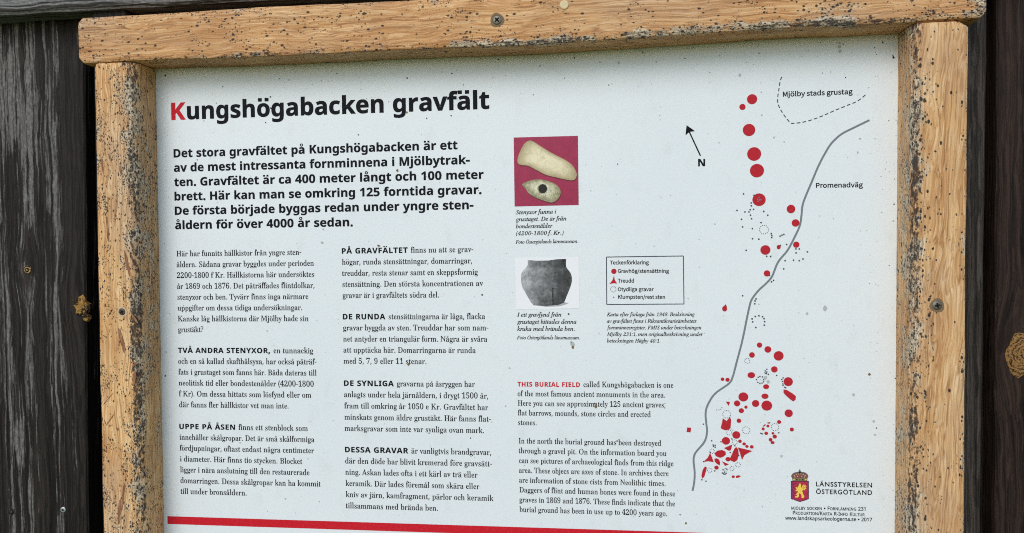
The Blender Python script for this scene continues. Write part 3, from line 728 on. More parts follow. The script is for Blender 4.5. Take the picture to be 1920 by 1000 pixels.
  'E': (961, [[31,-10,31,46,138,65,186,91,196,397,233,488,233,529,196,619,179,909,124,932,35,944,35,1000,867,1000,884,744,875,685,827,685,775,835,715,891,555,925,428,921,373,909,378,544,481,550,545,577,578,629,619,760,657,760,673,661,666,613,622,525,672,394,679,301,670,247,619,247,580,391,549,440,491,465,378,474,369,129,379,89,463,71,599,76,713,102,801,169,880,321,925,321,927,221,885,87,874,-10]]),
  'F': (879, [[91,-10,93,53,160,73,184,100,190,364,215,499,190,634,182,894,153,919,31,945,31,1000,856,1000,872,744,864,685,815,685,763,834,731,876,700,897,535,927,370,913,377,547,473,553,538,580,572,632,610,763,652,763,668,663,661,615,619,527,667,395,665,247,613,247,573,390,539,444,473,471,377,477,368,397,373,95,401,70,499,52,510,41,499,29,501,-10]]),
  'G': (1104, [[583,-32,446,-15,331,33,252,84,173,181,119,303,95,446,100,597,133,729,194,842,248,904,324,955,433,1005,598,1020,840,958,874,970,908,1022,952,1022,944,866,964,718,959,659,908,659,831,819,771,891,711,929,629,950,493,941,421,904,364,841,320,752,293,637,283,495,306,296,369,152,468,66,553,41,626,38,722,58,760,88,771,155,763,346,730,368,633,386,622,441,1065,441,1054,387,972,369,948,348,944,56,768,-10]]),
  'H': (1138, [[86,-10,92,52,172,76,187,110,190,360,180,499,190,846,179,906,70,945,58,1000,510,1000,500,945,419,930,372,901,370,592,378,555,437,555,761,555,771,638,765,908,722,930,639,945,629,1000,1080,1000,1068,945,959,908,949,847,960,499,949,360,952,114,966,78,1045,52,1051,-10,665,-10,671,52,751,74,770,127,769,436,761,471,701,471,378,471,368,393,373,95,399,69,467,52,473,-10]]),
  'I': (567, [[83,-10,87,54,168,78,191,124,192,862,180,915,65,945,53,1000,508,1000,496,945,383,915,369,862,375,98,386,81,479,45,482,-10]]),
  'J': (719, [[237,-151,156,-140,55,-83,24,-37,14,32,18,98,36,148,66,168,112,171,153,158,175,116,179,37,158,-42,180,-68,228,-78,294,-64,322,-37,338,8,349,179,347,864,340,896,320,916,209,945,197,1000,659,1000,643,943,559,923,532,901,527,192,521,89,500,3,457,-65,397,-113,325,-142]]),
  'K': (1110, [[87,-10,93,52,160,69,186,95,192,361,220,499,192,638,185,896,160,922,71,945,60,1000,511,1000,502,945,420,930,373,901,370,599,390,524,470,582,764,913,736,933,658,944,650,1000,1037,1000,1028,944,945,926,856,871,593,617,639,486,744,384,967,108,1020,63,1080,52,1093,40,1072,29,1074,-10,660,-10,659,47,756,62,774,69,770,79,528,386,437,453,381,425,369,328,370,129,387,76,468,52,475,-10]]),
  'L': (927, [[34,-10,34,47,182,83,190,151,187,884,170,916,71,945,59,1000,519,1000,507,944,401,926,372,894,373,96,426,78,542,70,636,81,715,105,770,143,811,199,858,305,859,346,894,346,919,241,872,-10]]),
  'M': (1379, [[60,-10,62,46,126,68,146,110,150,744,168,837,203,873,175,917,51,945,43,1000,385,1000,395,909,463,782,627,399,676,331,696,356,894,825,990,951,994,1000,1326,1000,1318,945,1221,920,1195,904,1187,882,1194,105,1213,68,1295,51,1305,40,1288,29,1290,-10,905,-10,906,46,999,78,1013,119,1016,730,1002,848,792,367,702,244,631,-10,583,-10,500,278,290,761,244,826,246,106,267,64,337,47,338,-10]]),
  'N': (1073, [[874,-33,815,39,618,345,329,686,253,742,249,108,266,67,333,46,334,-10,68,-10,69,45,130,63,147,91,151,665,156,712,206,842,118,933,70,945,55,1000,325,1000,354,926,461,789,753,443,830,386,832,899,812,930,733,945,729,1000,1030,1000,1024,945,949,925,934,883,927,418,878,286,919,67,924,-33]]),
  'O': (1142, [[567,-33,467,-23,354,21,291,55,222,119,167,197,126,287,101,388,93,495,102,602,126,702,166,792,221,870,291,935,357,969,474,1013,577,1023,676,1013,789,970,852,937,920,873,975,796,1016,706,1041,605,1050,495,1041,388,1016,287,976,197,921,119,851,55,785,21,669,-23], [577,36,657,49,725,86,779,149,822,238,836,295,859,495,837,696,776,839,684,926,564,954,484,942,416,904,362,841,319,752,305,695,282,495,305,296,366,151,458,65]]),
  'P': (908, [[86,-10,92,52,159,69,184,95,194,362,211,453,190,592,182,895,156,921,35,945,35,1000,524,999,666,985,729,965,818,870,852,776,848,642,800,543,741,490,624,446,379,437,368,356,373,95,399,69,467,52,473,-10], [377,509,472,511,571,531,617,556,645,594,666,679,663,783,638,859,587,905,470,928,402,921,369,906]]),
  'Q': (1142, [[822,-261,738,-254,672,-232,555,-147,446,-10,319,36,261,78,175,183,118,311,97,419,94,532,108,636,151,763,221,870,291,935,474,1013,646,1019,823,954,877,917,940,849,990,767,1027,673,1046,569,1048,437,1029,327,992,227,937,138,861,65,807,36,676,-6,739,-90,786,-123,904,-161,1040,-159,1030,-207,970,-237], [578,36,658,49,726,86,780,149,824,238,837,295,860,495,838,696,776,839,684,926,564,954,484,942,416,904,362,841,319,752,305,695,282,495,305,296,366,151,459,65]]),
  'R': (1028, [[86,-10,92,52,159,69,184,95,190,361,221,499,190,638,183,896,158,921,35,945,35,1000,605,993,713,971,784,934,832,881,865,812,876,727,854,616,826,570,781,531,630,481,696,417,901,116,948,64,1024,48,1016,-10,762,-10,727,72,549,341,492,416,449,452,385,452,371,412,369,129,386,76,467,52,473,-10], [377,518,550,531,609,554,650,587,676,634,691,730,669,841,641,879,547,922,452,926,373,907,368,603]]),
  'S': (849, [[88,-33,98,114,86,253,115,353,157,353,175,249,237,114,316,60,428,42,526,61,590,117,617,195,610,251,576,298,334,450,159,652,130,719,122,778,129,832,159,902,214,958,348,1019,499,1013,651,977,665,978,691,1023,738,1023,746,684,696,684,610,869,552,924,491,949,398,956,319,931,271,878,256,808,266,763,294,726,554,573,720,378,752,314,762,259,759,200,731,121,674,55,517,-22,350,-26,227,11,167,17,137,-33]]),
  'T': (920, [[255,-10,260,51,345,75,363,110,367,807,388,932,250,925,162,889,113,824,69,681,16,681,10,792,37,941,33,1000,882,1000,877,940,906,791,900,680,849,680,805,825,773,872,726,905,655,925,524,932,545,807,547,108,565,74,656,50,658,-10]]),
  'U': (1071, [[539,-38,388,-14,290,54,226,128,189,277,184,882,176,906,155,921,67,945,55,1000,507,1000,497,945,415,930,370,908,367,264,388,165,436,100,492,73,597,58,674,66,734,90,779,129,811,184,831,257,836,881,817,922,732,945,726,1000,1019,1000,1012,945,956,925,937,892,930,322,909,197,889,145,857,99,682,-12,648,-26]]),
  'V': (930, [[457,-38,423,51,375,255,130,824,88,908,5,945,-8,1000,436,1000,424,944,315,926,294,903,478,443,522,359,548,332,567,357,762,891,755,927,668,944,662,1000,949,1000,943,945,893,929,868,889,667,377,577,255,535,52,504,-38]]),
  'W': (1329, [[366,-33,338,58,291,308,85,895,60,927,-5,945,-15,1000,374,1000,364,945,276,922,274,894,292,813,412,467,450,381,472,356,491,380,577,598,644,686,686,767,637,905,610,925,529,945,519,1000,934,1000,922,944,851,930,832,921,823,896,958,495,996,409,1018,385,1034,408,1183,885,1178,925,1107,945,1103,1000,1347,1000,1341,946,1301,920,1281,874,1134,439,1049,312,1004,60,975,-33,925,-33,894,61,841,321,744,581,700,649,681,627,584,381,497,259,450,56,418,-33]]),
  'X': (1024, [[58,-10,59,46,144,92,329,344,458,454,146,918,62,943,54,1000,507,1000,496,944,398,932,378,923,369,904,486,721,560,645,590,672,737,902,735,923,722,931,660,944,652,1000,981,1000,974,954,902,929,859,900,701,687,573,574,904,67,985,38,956,28,958,-10,541,-10,527,38,660,69,675,88,563,279,471,382,440,354,300,156,271,96,273,70,344,47,345,-10]]),
  'Y': (926, [[273,-10,279,52,346,69,371,95,379,387,113,879,66,925,12,944,-5,1000,428,1000,416,942,403,952,399,941,328,930,299,914,446,616,527,508,553,534,713,801,754,888,750,918,738,927,659,942,653,1000,943,1000,936,944,887,918,660,548,550,439,560,95,586,69,654,52,660,-10]]),
  'Z': (961, [[44,-10,46,27,172,181,625,925,405,923,281,897,211,834,138,678,88,678,86,739,124,1000,881,1000,872,959,779,846,308,73,569,75,702,103,785,165,840,267,863,366,899,366,922,268,885,88,884,-10]]),
  'a': (748, [[554,-32,496,-20,434,63,284,-18,183,-28,133,-6,119,36,79,90,68,137,75,200,100,256,145,304,217,345,451,421,452,469,447,559,421,607,359,630,269,628,223,596,249,512,235,433,196,408,125,412,99,448,89,548,100,596,137,639,275,696,401,700,496,676,549,643,591,595,615,496,605,86,657,84,685,105,694,57,632,-10], [329,83,408,104,454,140,443,356,332,321,264,262,245,225,236,150,251,107]]),
  'b': (784, [[88,-35,114,113,114,884,103,925,33,947,28,1000,293,1000,279,894,280,703,299,621,447,700,506,701,566,682,661,586,699,511,720,393,713,254,687,160,643,80,595,37,502,-19,386,-29,231,49,117,-35], [398,41,468,58,515,111,543,208,555,348,547,463,522,541,476,584,401,599,313,578,289,556,279,525,283,116,321,68]]),
  'c': (638, [[338,-32,248,-10,207,51,109,142,69,260,66,395,98,519,165,617,297,691,413,702,466,692,567,622,589,557,581,473,565,446,541,437,465,447,444,486,430,615,368,636,297,612,249,536,234,479,226,357,245,232,292,147,374,102,443,93,491,101,590,169,621,132,571,77,433,-14]]),
  'd': (805, [[304,-32,220,-10,123,90,96,141,73,225,65,320,73,427,97,520,125,574,230,680,268,697,377,692,487,624,506,697,502,908,471,932,400,946,394,1000,684,1000,670,903,668,107,743,67,745,14,590,-6,496,-36,503,31,489,69,443,44,370,-19], [371,71,477,108,507,166,505,535,492,563,461,585,378,601,307,585,265,539,242,455,233,333,240,214,263,131,303,86]]),
  'e': (654, [[334,-32,243,-10,203,51,128,116,94,173,70,270,72,308,122,379,124,404,83,465,86,498,120,577,154,621,249,681,342,702,443,680,538,616,576,550,589,467,556,378,568,351,238,351,251,215,277,165,315,130,367,109,429,102,507,124,587,200,623,159,571,96,429,-11], [242,427,446,427,440,545,404,619,350,636,292,616,253,552]]),
  'f': (464, [[69,-10,73,43,118,55,132,72,136,514,148,592,67,592,54,685,127,685,148,874,176,931,201,955,305,1013,378,1020,454,1009,527,963,556,927,559,839,534,776,488,763,430,780,413,838,430,939,412,952,362,951,330,937,302,848,307,685,424,685,414,592,298,592,303,89,317,63,393,43,395,-10]]),
  'g': (711, [[317,-315,178,-296,76,-242,36,-184,35,-137,64,-91,103,-74,227,-51,105,-11,75,16,88,48,139,83,83,129,94,167,142,209,248,241,195,255,144,285,106,321,83,363,67,461,82,549,111,605,143,637,264,695,370,701,503,671,674,671,671,573,574,573,587,566,604,519,614,443,601,360,563,291,441,221,267,208,229,176,216,142,278,118,511,108,528,102,549,71,652,36,659,10,585,-38,649,-73,676,-110,668,-179,621,-232,498,-288,426,-308], [342,280,395,291,428,322,447,377,453,458,445,608,415,625,343,636,292,626,258,595,237,540,229,459,237,378,258,322,292,291], [349,-243,417,-240,514,-217,561,-173,564,-115,545,-99,485,-86,211,-84,164,-130,158,-158,168,-188,239,-231]]),
  'h': (828, [[71,-10,74,47,125,62,135,94,135,882,123,927,56,948,51,1000,313,1000,299,899,301,672,325,595,457,689,528,702,580,695,615,674,667,593,697,461,700,74,713,59,756,47,759,-10,450,-10,442,45,506,54,529,76,532,472,519,556,491,573,442,580,361,561,298,508,301,83,308,62,357,47,360,-10]]),
  'i': (431, [[219,777,174,786,155,803,133,897,155,992,174,1009,219,1018,264,1009,283,992,305,897,283,803,263,786], [71,-10,75,48,125,63,134,82,136,564,125,612,59,629,55,685,314,685,301,582,302,95,309,63,357,48,360,-10]]),
  'j': (456, [[231,780,186,789,167,806,145,900,167,994,185,1012,230,1020,276,1012,296,995,318,900,295,806,276,789], [77,-315,12,-305,-84,-248,-101,-221,-108,-166,-90,-73,-32,-53,17,-64,35,-88,43,-151,21,-223,36,-239,84,-243,124,-230,152,-171,159,575,144,611,65,631,59,685,337,685,324,584,325,-47,311,-162,283,-223,228,-268,153,-308]]),
  'k': (780, [[70,-10,74,48,132,74,139,254,158,340,135,471,133,906,125,928,58,946,55,1000,313,1000,299,901,300,500,314,385,388,442,530,608,517,621,464,628,458,685,717,685,719,631,646,596,489,451,520,345,619,232,733,69,782,45,786,-10,470,-10,460,45,534,53,549,66,438,228,355,308,308,286,300,107,308,63,357,48,359,-10]]),
  'l': (434, [[71,-10,75,48,125,63,135,93,136,880,126,927,59,946,54,1000,314,1000,301,898,302,95,309,63,357,48,360,-10]]),
  'm': (1205, [[69,-10,74,47,124,62,133,83,141,564,122,611,69,632,71,685,311,685,309,626,322,592,451,688,516,702,593,687,696,581,836,687,869,698,959,695,994,674,1020,640,1066,533,1074,461,1077,74,1089,58,1131,47,1136,-10,850,-10,855,47,903,63,910,84,911,490,893,563,822,580,726,548,683,512,687,84,693,63,740,47,745,-10,463,-10,467,47,515,63,522,84,524,537,498,568,435,580,355,561,296,509,299,84,305,63,351,45,356,-10]]),
  'n': (828, [[71,-10,74,47,125,62,133,83,146,566,123,611,69,633,71,685,314,685,311,629,324,597,456,689,489,699,580,695,615,674,667,593,688,533,699,83,706,62,756,47,759,-10,450,-10,442,45,506,54,529,76,532,472,519,556,491,573,442,580,360,561,298,508,301,83,308,62,357,47,360,-10]]),
  'o': (732, [[367,-32,261,-10,179,33,138,74,86,177,64,334,86,495,138,598,178,638,260,681,365,702,470,681,552,639,591,599,644,497,667,334,644,173,592,71,544,31,449,-20], [367,35,422,48,467,100,490,178,499,335,494,447,470,561,434,616,367,640,296,616,261,561,237,447,232,336,242,179,266,100,311,48]]),
  'p': (808, [[73,-312,69,-259,117,-246,134,-226,140,550,122,610,69,636,70,685,304,685,302,624,316,588,361,616,433,689,501,704,570,691,681,580,725,473,735,278,697,125,580,-9,543,-26,494,-32,432,-21,320,55,300,-28,307,-222,340,-246,397,-259,398,-312], [424,71,496,87,538,133,562,217,571,336,564,452,534,554,504,580,434,595,338,555,298,509,299,151,340,91]]),
  'q': (792, [[416,-312,420,-258,489,-239,505,-221,508,-35,489,48,342,-28,260,-25,210,2,110,110,80,190,66,312,81,452,145,593,194,636,287,691,401,701,557,624,669,706,695,706,674,564,674,-209,681,-241,733,-255,734,-312], [388,74,475,94,499,116,508,147,505,557,466,604,389,631,321,615,274,564,245,472,233,339,240,218,264,136,310,90]]),
  'r': (625, [[75,-10,76,47,127,62,135,82,137,453,130,602,71,632,75,685,310,685,306,612,317,564,380,598,421,661,458,692,527,701,573,686,611,540,590,487,552,474,502,479,457,545,411,555,334,529,311,493,302,418,305,82,321,63,387,48,394,-10]]),
  's': (627, [[329,-32,164,9,146,7,119,-29,90,-29,98,31,75,129,86,239,129,239,178,108,239,54,305,42,368,52,405,82,420,128,416,162,394,192,243,287,136,414,101,476,99,566,126,618,245,696,307,704,469,670,493,704,526,704,538,472,492,472,434,582,381,625,282,629,245,607,227,573,227,534,240,511,420,394,506,281,542,209,542,109,511,54,412,-15]]),
  't': (497, [[268,-30,217,-25,185,-8,131,124,128,517,146,596,96,596,95,654,258,911,275,931,317,931,316,822,297,685,432,685,424,596,294,596,296,130,313,106,363,97,388,104,448,174,490,147,456,87,346,-11]]),
  'u': (815, [[285,-32,207,-15,135,106,122,173,119,582,103,614,40,631,35,685,300,685,286,581,288,149,306,107,384,87,461,103,519,146,515,584,496,615,428,631,423,685,695,685,681,587,678,103,755,75,759,18,604,-4,510,-36,515,32,498,75,425,48,362,-18]]),
  'v': (666, [[305,-32,230,234,108,535,69,612,14,629,7,685,341,685,334,630,271,621,254,602,347,360,390,291,512,593,503,620,451,630,448,685,657,685,652,634,617,610,494,312,413,186,352,-32]]),
  'w': (945, [[261,-32,192,231,61,572,40,613,1,630,-10,685,288,685,278,630,222,608,307,371,350,300,480,513,438,620,385,632,379,685,691,685,684,629,637,618,619,601,661,441,719,332,736,352,829,606,827,625,779,634,778,685,964,685,961,632,934,623,824,348,742,224,702,59,667,-32,622,-32,594,66,555,290,496,402,379,220,308,-32]]),
  'x': (694, [[26,-10,28,38,88,87,178,199,295,298,107,585,35,630,23,685,352,685,344,630,276,611,324,532,387,462,504,614,501,623,445,631,442,685,668,685,662,637,631,621,531,507,403,399,605,84,628,54,669,43,662,-10,367,-10,368,43,433,64,375,163,312,233,189,72,188,55,239,32,240,-10]]),
  'y': (653, [[114,-315,53,-298,8,-205,-1,-170,19,-101,62,-77,126,-87,146,-121,148,-195,191,-204,233,-156,293,-10,228,242,80,593,62,618,6,637,5,685,340,685,332,630,252,606,350,348,392,284,408,306,507,604,503,624,448,630,446,685,646,685,643,629,614,615,500,316,421,192,379,-14,319,-172,303,-195,228,-248,190,-299]]),
  'z': (637, [[86,-10,105,112,123,154,380,615,254,614,189,601,153,572,100,460,49,460,47,522,72,685,570,685,506,512,255,64,395,68,466,91,505,133,554,243,595,243,595,137,524,43,520,-10]]),
  '0': (816, [[409,-24,302,-7,153,127,117,199,97,281,76,524,97,767,118,848,153,919,303,1050,410,1067,512,1050,559,998,661,919,683,884,727,722,741,523,727,324,683,161,661,127,558,46,511,-7], [409,90,492,117,524,165,558,338,566,523,558,707,524,879,492,926,410,953,326,926,293,879,258,707,250,523,258,338,293,165,326,117]]),
  '1': (816, [[142,-10,142,87,291,89,339,100,355,117,357,812,338,888,290,860,194,754,132,743,93,767,79,866,274,948,395,1058,543,1058,512,918,528,786,531,123,543,102,572,93,745,87,745,-10]]),
  '2': (816, [[51,-10,52,155,416,539,492,671,516,783,509,877,486,923,420,954,350,957,278,932,252,901,235,825,242,705,146,721,112,741,84,790,77,861,88,915,111,951,196,993,216,1028,258,1055,378,1067,507,1050,662,922,678,888,688,798,667,696,619,605,511,472,224,188,189,170,576,177,611,194,632,223,651,316,735,316,745,219,742,-10]]),
  '3': (816, [[355,-24,256,-18,202,2,177,56,67,110,48,196,62,241,83,263,167,285,175,195,191,157,265,109,345,97,416,106,483,131,517,163,539,210,549,276,544,352,526,395,491,432,439,461,370,478,249,484,246,536,224,594,365,600,420,619,461,650,508,741,514,824,502,886,472,930,415,954,350,958,277,937,249,907,236,866,238,732,162,740,106,766,80,810,73,873,103,951,192,1010,220,1042,279,1061,426,1065,528,1038,557,1002,659,927,676,893,686,787,648,673,587,606,492,559,465,559,527,551,664,461,712,380,723,271,700,168,649,89,560,46,494,-8]]),
  '4': (816, [[295,-10,280,87,378,95,437,119,452,262,19,262,17,363,288,821,415,972,442,1053,628,1053,605,908,622,378,786,378,788,262,630,262,615,144,623,119,646,105,761,87,745,-10], [125,378,439,378,443,885,152,404]]),
  '5': (816, [[358,-24,220,-6,198,14,186,57,79,112,63,161,65,209,84,245,123,266,179,273,192,171,231,122,316,98,407,107,459,125,498,156,523,202,538,267,528,414,506,459,469,492,414,515,317,528,232,520,188,500,152,533,154,581,103,673,106,769,117,817,222,952,168,1053,652,1053,593,954,690,825,696,767,608,767,576,863,561,869,230,872,206,624,365,644,497,623,659,502,685,463,710,372,705,232,690,181,650,115,545,52,479,-6]]),
  '6': (816, [[428,-24,362,-18,315,1,274,51,169,128,146,162,97,326,88,600,138,809,181,896,222,946,389,1056,541,1065,602,1050,621,1033,633,994,703,958,724,897,706,824,669,789,568,773,570,884,548,937,516,955,469,961,381,938,337,896,287,792,265,699,267,600,426,648,515,647,574,628,687,538,707,505,740,384,741,286,724,193,682,111,553,1,523,-13], [432,92,496,105,540,144,571,248,575,360,560,449,527,506,468,535,405,540,330,526,251,477,253,414,264,301,300,180,355,113]]),
  '7': (816, [[241,-10,626,874,222,872,177,846,157,726,60,726,72,1053,768,1053,768,969,365,-10]]),
  '8': (816, [[399,-24,270,-7,219,44,122,97,80,165,63,266,78,355,120,427,178,467,306,527,251,556,161,635,126,683,99,791,120,904,147,948,235,999,285,1050,416,1067,534,1048,670,939,691,908,709,839,710,773,677,675,641,638,486,566,563,530,698,417,731,364,752,276,742,189,704,113,538,-4], [437,625,499,656,541,709,556,761,555,844,533,904,498,940,439,960,362,958,323,944,286,905,264,831,266,764,278,727,314,685,372,648], [406,78,485,91,544,126,578,181,589,273,571,331,526,378,449,426,360,458,294,425,245,365,226,307,224,234,242,165,284,113,326,91]]),
  '9': (816, [[332,-24,235,-13,207,13,197,53,116,89,92,134,92,201,119,232,165,244,223,129,292,92,406,98,459,132,501,188,532,268,554,373,554,435,538,488,468,466,430,413,403,399,297,394,236,412,119,532,97,570,76,656,75,739,90,836,130,921,226,986,274,1046,320,1062,420,1066,499,1043,542,995,647,920,670,887,719,724,723,450,691,270,619,124,452,-3], [396,517,514,542,566,606,552,764,519,871,468,930,394,950,324,935,277,893,250,818,241,713,255,602,275,564,305,538]]),
  '.': (391, [[194,-20,150,-10,123,12,105,79,123,147,150,167,194,177,240,167,267,147,286,79,267,12,240,-10]]),
  ',': (391, [[60,-188,133,169,270,169,280,153,226,-17,155,-188]]),
  '-': (470, [[58,334,58,448,412,448,412,334]]),
  ';': (391, [[191,605,147,615,120,637,102,704,120,773,147,794,191,803,237,794,265,773,283,704,265,637,237,615], [45,-188,120,169,257,169,267,153,213,-17,142,-188]]),
  ':': (391, [[194,605,150,615,123,637,105,704,123,773,150,794,194,803,240,794,267,773,286,704,267,637,240,615], [194,-20,150,-10,123,12,105,79,123,147,150,167,194,177,240,167,267,147,286,79,267,12,240,-10]]),
  '?': (634, [[204,294,215,429,230,468,253,505,449,704,472,771,468,842,453,878,412,919,324,944,188,932,63,884,18,986,124,1030,222,1052,350,1055,428,1040,493,1010,562,937,594,840,586,723,527,618,334,431,315,391,307,294], [261,-20,196,3,177,34,171,79,189,147,215,167,261,177,306,167,332,147,351,79,332,12,306,-10]]),
  '(': (438, [[273,-231,177,-94,94,115,64,284,64,518,110,744,206,951,273,1043,394,1043,305,899,259,795,224,685,194,517,190,345,224,124,304,-87,393,-231]]),
  ')': (438, [[45,-231,107,-136,179,16,214,124,244,289,244,517,214,685,133,899,44,1043,165,1043,261,902,344,689,374,518,374,284,328,61,232,-141,165,-231]]),
 },
 'italic': {
  'A': (984, [[-211,-13,-195,39,-95,61,-19,127,744,1021,811,1021,775,107,799,56,903,39,891,-13,438,-13,454,40,536,46,564,73,579,141,586,323,273,319,137,156,94,83,107,46,200,40,179,-13], [359,401,590,401,610,751]]),
  'B': (932, [[-104,-13,-84,41,6,53,53,117,242,820,254,892,248,922,216,941,141,947,160,1000,647,994,734,976,804,945,856,901,887,844,897,775,890,717,867,665,830,619,714,548,694,523,777,456,819,364,823,276,810,216,744,114,635,40,491,-3,364,-13], [410,562,539,577,603,603,649,641,689,718,696,783,692,828,660,890,592,922,471,916,367,566], [326,57,414,65,486,89,541,128,581,180,605,245,612,351,592,419,550,462,447,490,348,485,248,94,254,66]]),
  'C': (1000, [[464,-34,305,-12,204,34,124,102,66,192,35,299,30,415,49,521,108,658,172,753,279,864,372,931,473,981,576,1011,682,1021,776,1012,916,976,949,1011,1023,1011,954,693,876,693,873,810,832,898,777,936,696,949,615,937,509,887,412,803,332,691,265,521,248,371,266,236,297,166,342,111,429,62,560,58,672,96,846,236,910,195,800,89,699,20,587,-21]]),
  'D': (1077, [[-110,-13,-86,41,4,52,28,72,50,115,242,820,254,891,248,921,215,940,138,947,161,1000,558,1000,696,987,849,931,962,834,1017,736,1036,661,1043,578,1030,462,1008,389,956,284,882,192,821,137,676,51,501,-1,354,-13], [361,60,502,80,616,139,707,228,785,372,823,540,818,707,794,786,754,847,666,907,540,927,477,920,459,894,248,103,263,72]]),
  'E': (964, [[-104,-13,-84,41,5,52,43,97,242,820,254,891,248,921,216,940,141,947,160,1000,965,1000,914,761,843,761,830,873,814,898,785,914,536,926,469,913,371,565,491,566,567,579,623,620,663,705,743,705,628,330,556,330,560,436,537,482,346,491,253,130,252,78,280,65,456,63,567,78,633,101,690,138,739,188,806,284,886,284,764,-13]]),
  'F': (862, [[-100,-13,-76,41,14,51,42,82,71,160,249,820,261,891,255,921,222,940,145,947,168,1000,925,1000,871,741,793,741,789,851,767,893,742,910,680,924,522,924,487,919,470,902,384,561,553,577,602,612,655,703,734,703,626,320,548,320,556,420,536,474,475,486,358,487,264,94,270,61,284,49,388,38,379,-13]]),
  'G': (1150, [[521,-34,385,-21,265,17,166,79,92,163,47,266,32,384,52,526,110,664,198,788,280,868,372,934,473,983,581,1012,730,1020,828,1005,990,952,1015,959,1056,1010,1124,1010,1048,682,981,682,950,802,893,882,811,932,742,947,623,940,549,913,447,838,361,732,314,644,267,504,253,317,271,226,305,153,385,74,456,45,541,36,627,49,683,77,723,125,787,403,777,428,651,444,671,495,1133,495,1113,443,1031,434,997,402,907,65,715,-10]]),
  'H': (1106, [[-104,-13,-84,41,6,51,46,102,242,820,254,891,248,921,216,940,141,947,160,1000,606,1000,586,946,511,940,467,903,366,568,757,563,778,568,785,587,859,891,839,934,743,947,766,1000,1213,1000,1189,946,1101,935,1055,872,865,167,852,95,857,66,890,47,967,40,947,-13,501,-13,521,41,612,51,637,75,757,480,367,484,346,480,339,461,247,95,266,53,362,40,342,-13]]),
  'I': (521, [[-100,-13,-76,41,14,51,42,82,71,158,249,820,261,891,255,921,222,940,145,947,168,1000,618,1000,598,946,509,935,463,872,272,167,260,95,265,65,297,47,373,40,354,-13]]),
  'J': (545, [[47,-34,-25,-25,-84,5,-121,49,-133,117,-122,151,-97,178,-61,194,-9,194,34,174,59,138,52,35,69,36,85,61,305,894,300,922,283,933,170,944,195,1000,656,1000,633,946,541,932,508,882,334,232,280,107,235,46,181,1,118,-25]]),
  'K': (964, [[-104,-13,-84,41,6,51,46,102,242,820,254,891,248,921,216,940,141,947,160,1000,605,1000,581,946,507,941,468,910,363,541,344,544,756,886,769,913,766,938,679,946,699,1000,1101,1000,1072,947,1015,942,954,912,508,558,815,102,874,52,963,39,943,-13,466,-13,491,40,580,53,576,112,339,482,248,98,255,64,269,51,376,41,357,-13]]),
  'L': (953, [[-84,-13,-64,41,25,52,50,72,72,115,262,821,275,891,269,921,236,940,161,947,180,1000,629,1000,600,948,512,931,475,873,290,192,273,91,285,70,332,63,519,65,625,81,684,107,733,147,832,292,910,292,800,-13]]),
  'M': (1253, [[-111,-13,-88,40,0,51,30,82,246,820,258,891,252,921,219,940,142,947,165,1000,473,1000,568,261,1041,1000,1360,1000,1336,946,1248,935,1202,872,1012,167,999,95,1004,66,1037,47,1114,40,1094,-13,649,-13,670,35,755,51,786,88,1008,820,479,-13,423,-13,331,816,167,115,180,56,282,39,262,-13]]),
  'N': (1063, [[702,-36,333,760,170,91,187,51,290,40,271,-13,-104,-13,-84,41,12,57,50,114,251,838,253,885,228,928,194,945,140,946,160,1000,403,1000,745,262,897,896,879,936,775,947,795,1000,1173,1000,1150,947,1064,936,1021,886,764,-36]]),
  'O': (1097, [[425,-34,311,-23,211,12,130,67,70,143,32,236,20,344,29,443,70,573,138,696,227,807,334,899,422,954,548,1004,645,1020,756,1016,859,989,969,917,1028,841,1054,780,1070,714,1075,615,1064,533,1029,423,926,241,782,91,639,7,535,-24], [427,34,535,61,656,156,744,276,822,451,857,609,858,780,815,891,780,925,735,946,680,953,611,942,541,910,472,858,407,787,349,702,271,524,234,342,246,180,269,123,322,63,369,42]]),
  'P': (856, [[-104,-13,-84,41,5,51,43,96,242,820,254,891,248,922,216,941,141,947,160,1000,663,994,743,975,808,942,856,896,884,837,887,709,855,630,798,564,720,512,623,477,510,461,335,458,249,86,271,51,385,41,361,-13], [410,528,495,535,563,557,614,593,651,641,673,701,680,800,654,880,614,914,506,931,482,926,466,908,356,532]]),
  'Q': (1097, [[624,-288,524,-279,229,-214,158,-229,53,-284,9,-241,256,-6,148,53,70,141,28,255,21,378,37,480,86,612,161,732,255,837,364,922,482,984,604,1017,704,1020,844,990,932,941,979,898,1033,817,1055,755,1065,597,1045,493,1007,391,915,245,836,159,741,81,635,19,522,-18,374,-33,321,-87,304,-83,440,-94,731,-163,828,-134,952,-37,1012,-73,908,-176,821,-239,728,-276], [424,36,491,45,557,74,652,155,738,275,808,431,849,592,850,775,806,887,770,922,724,943,668,950,597,940,483,874,361,730,276,550,233,339,244,178,267,122,320,64,367,43]]),
  'R': (957, [[-104,-13,-84,41,6,53,53,117,242,820,254,892,248,922,216,941,141,947,160,1000,693,994,808,959,865,920,903,869,922,807,916,706,889,646,846,594,786,551,649,491,811,102,856,49,930,41,906,-13,649,-13,452,472,343,477,251,96,269,49,379,40,354,-13], [429,543,516,551,587,571,641,606,680,651,709,738,706,820,669,888,636,910,534,927,482,921,467,906,368,548]]),
  'S': (783, [[325,-33,225,-22,89,16,69,7,48,-30,-24,-30,32,322,105,324,115,227,149,130,184,84,253,43,325,36,394,60,446,113,470,172,469,268,419,362,240,559,185,645,161,750,179,847,248,945,360,1006,442,1020,540,1018,667,983,705,1017,776,1017,722,702,653,702,631,847,607,892,559,936,517,949,451,946,403,922,370,880,354,799,370,731,419,657,626,420,655,348,663,240,634,137,547,36,446,-15]]),
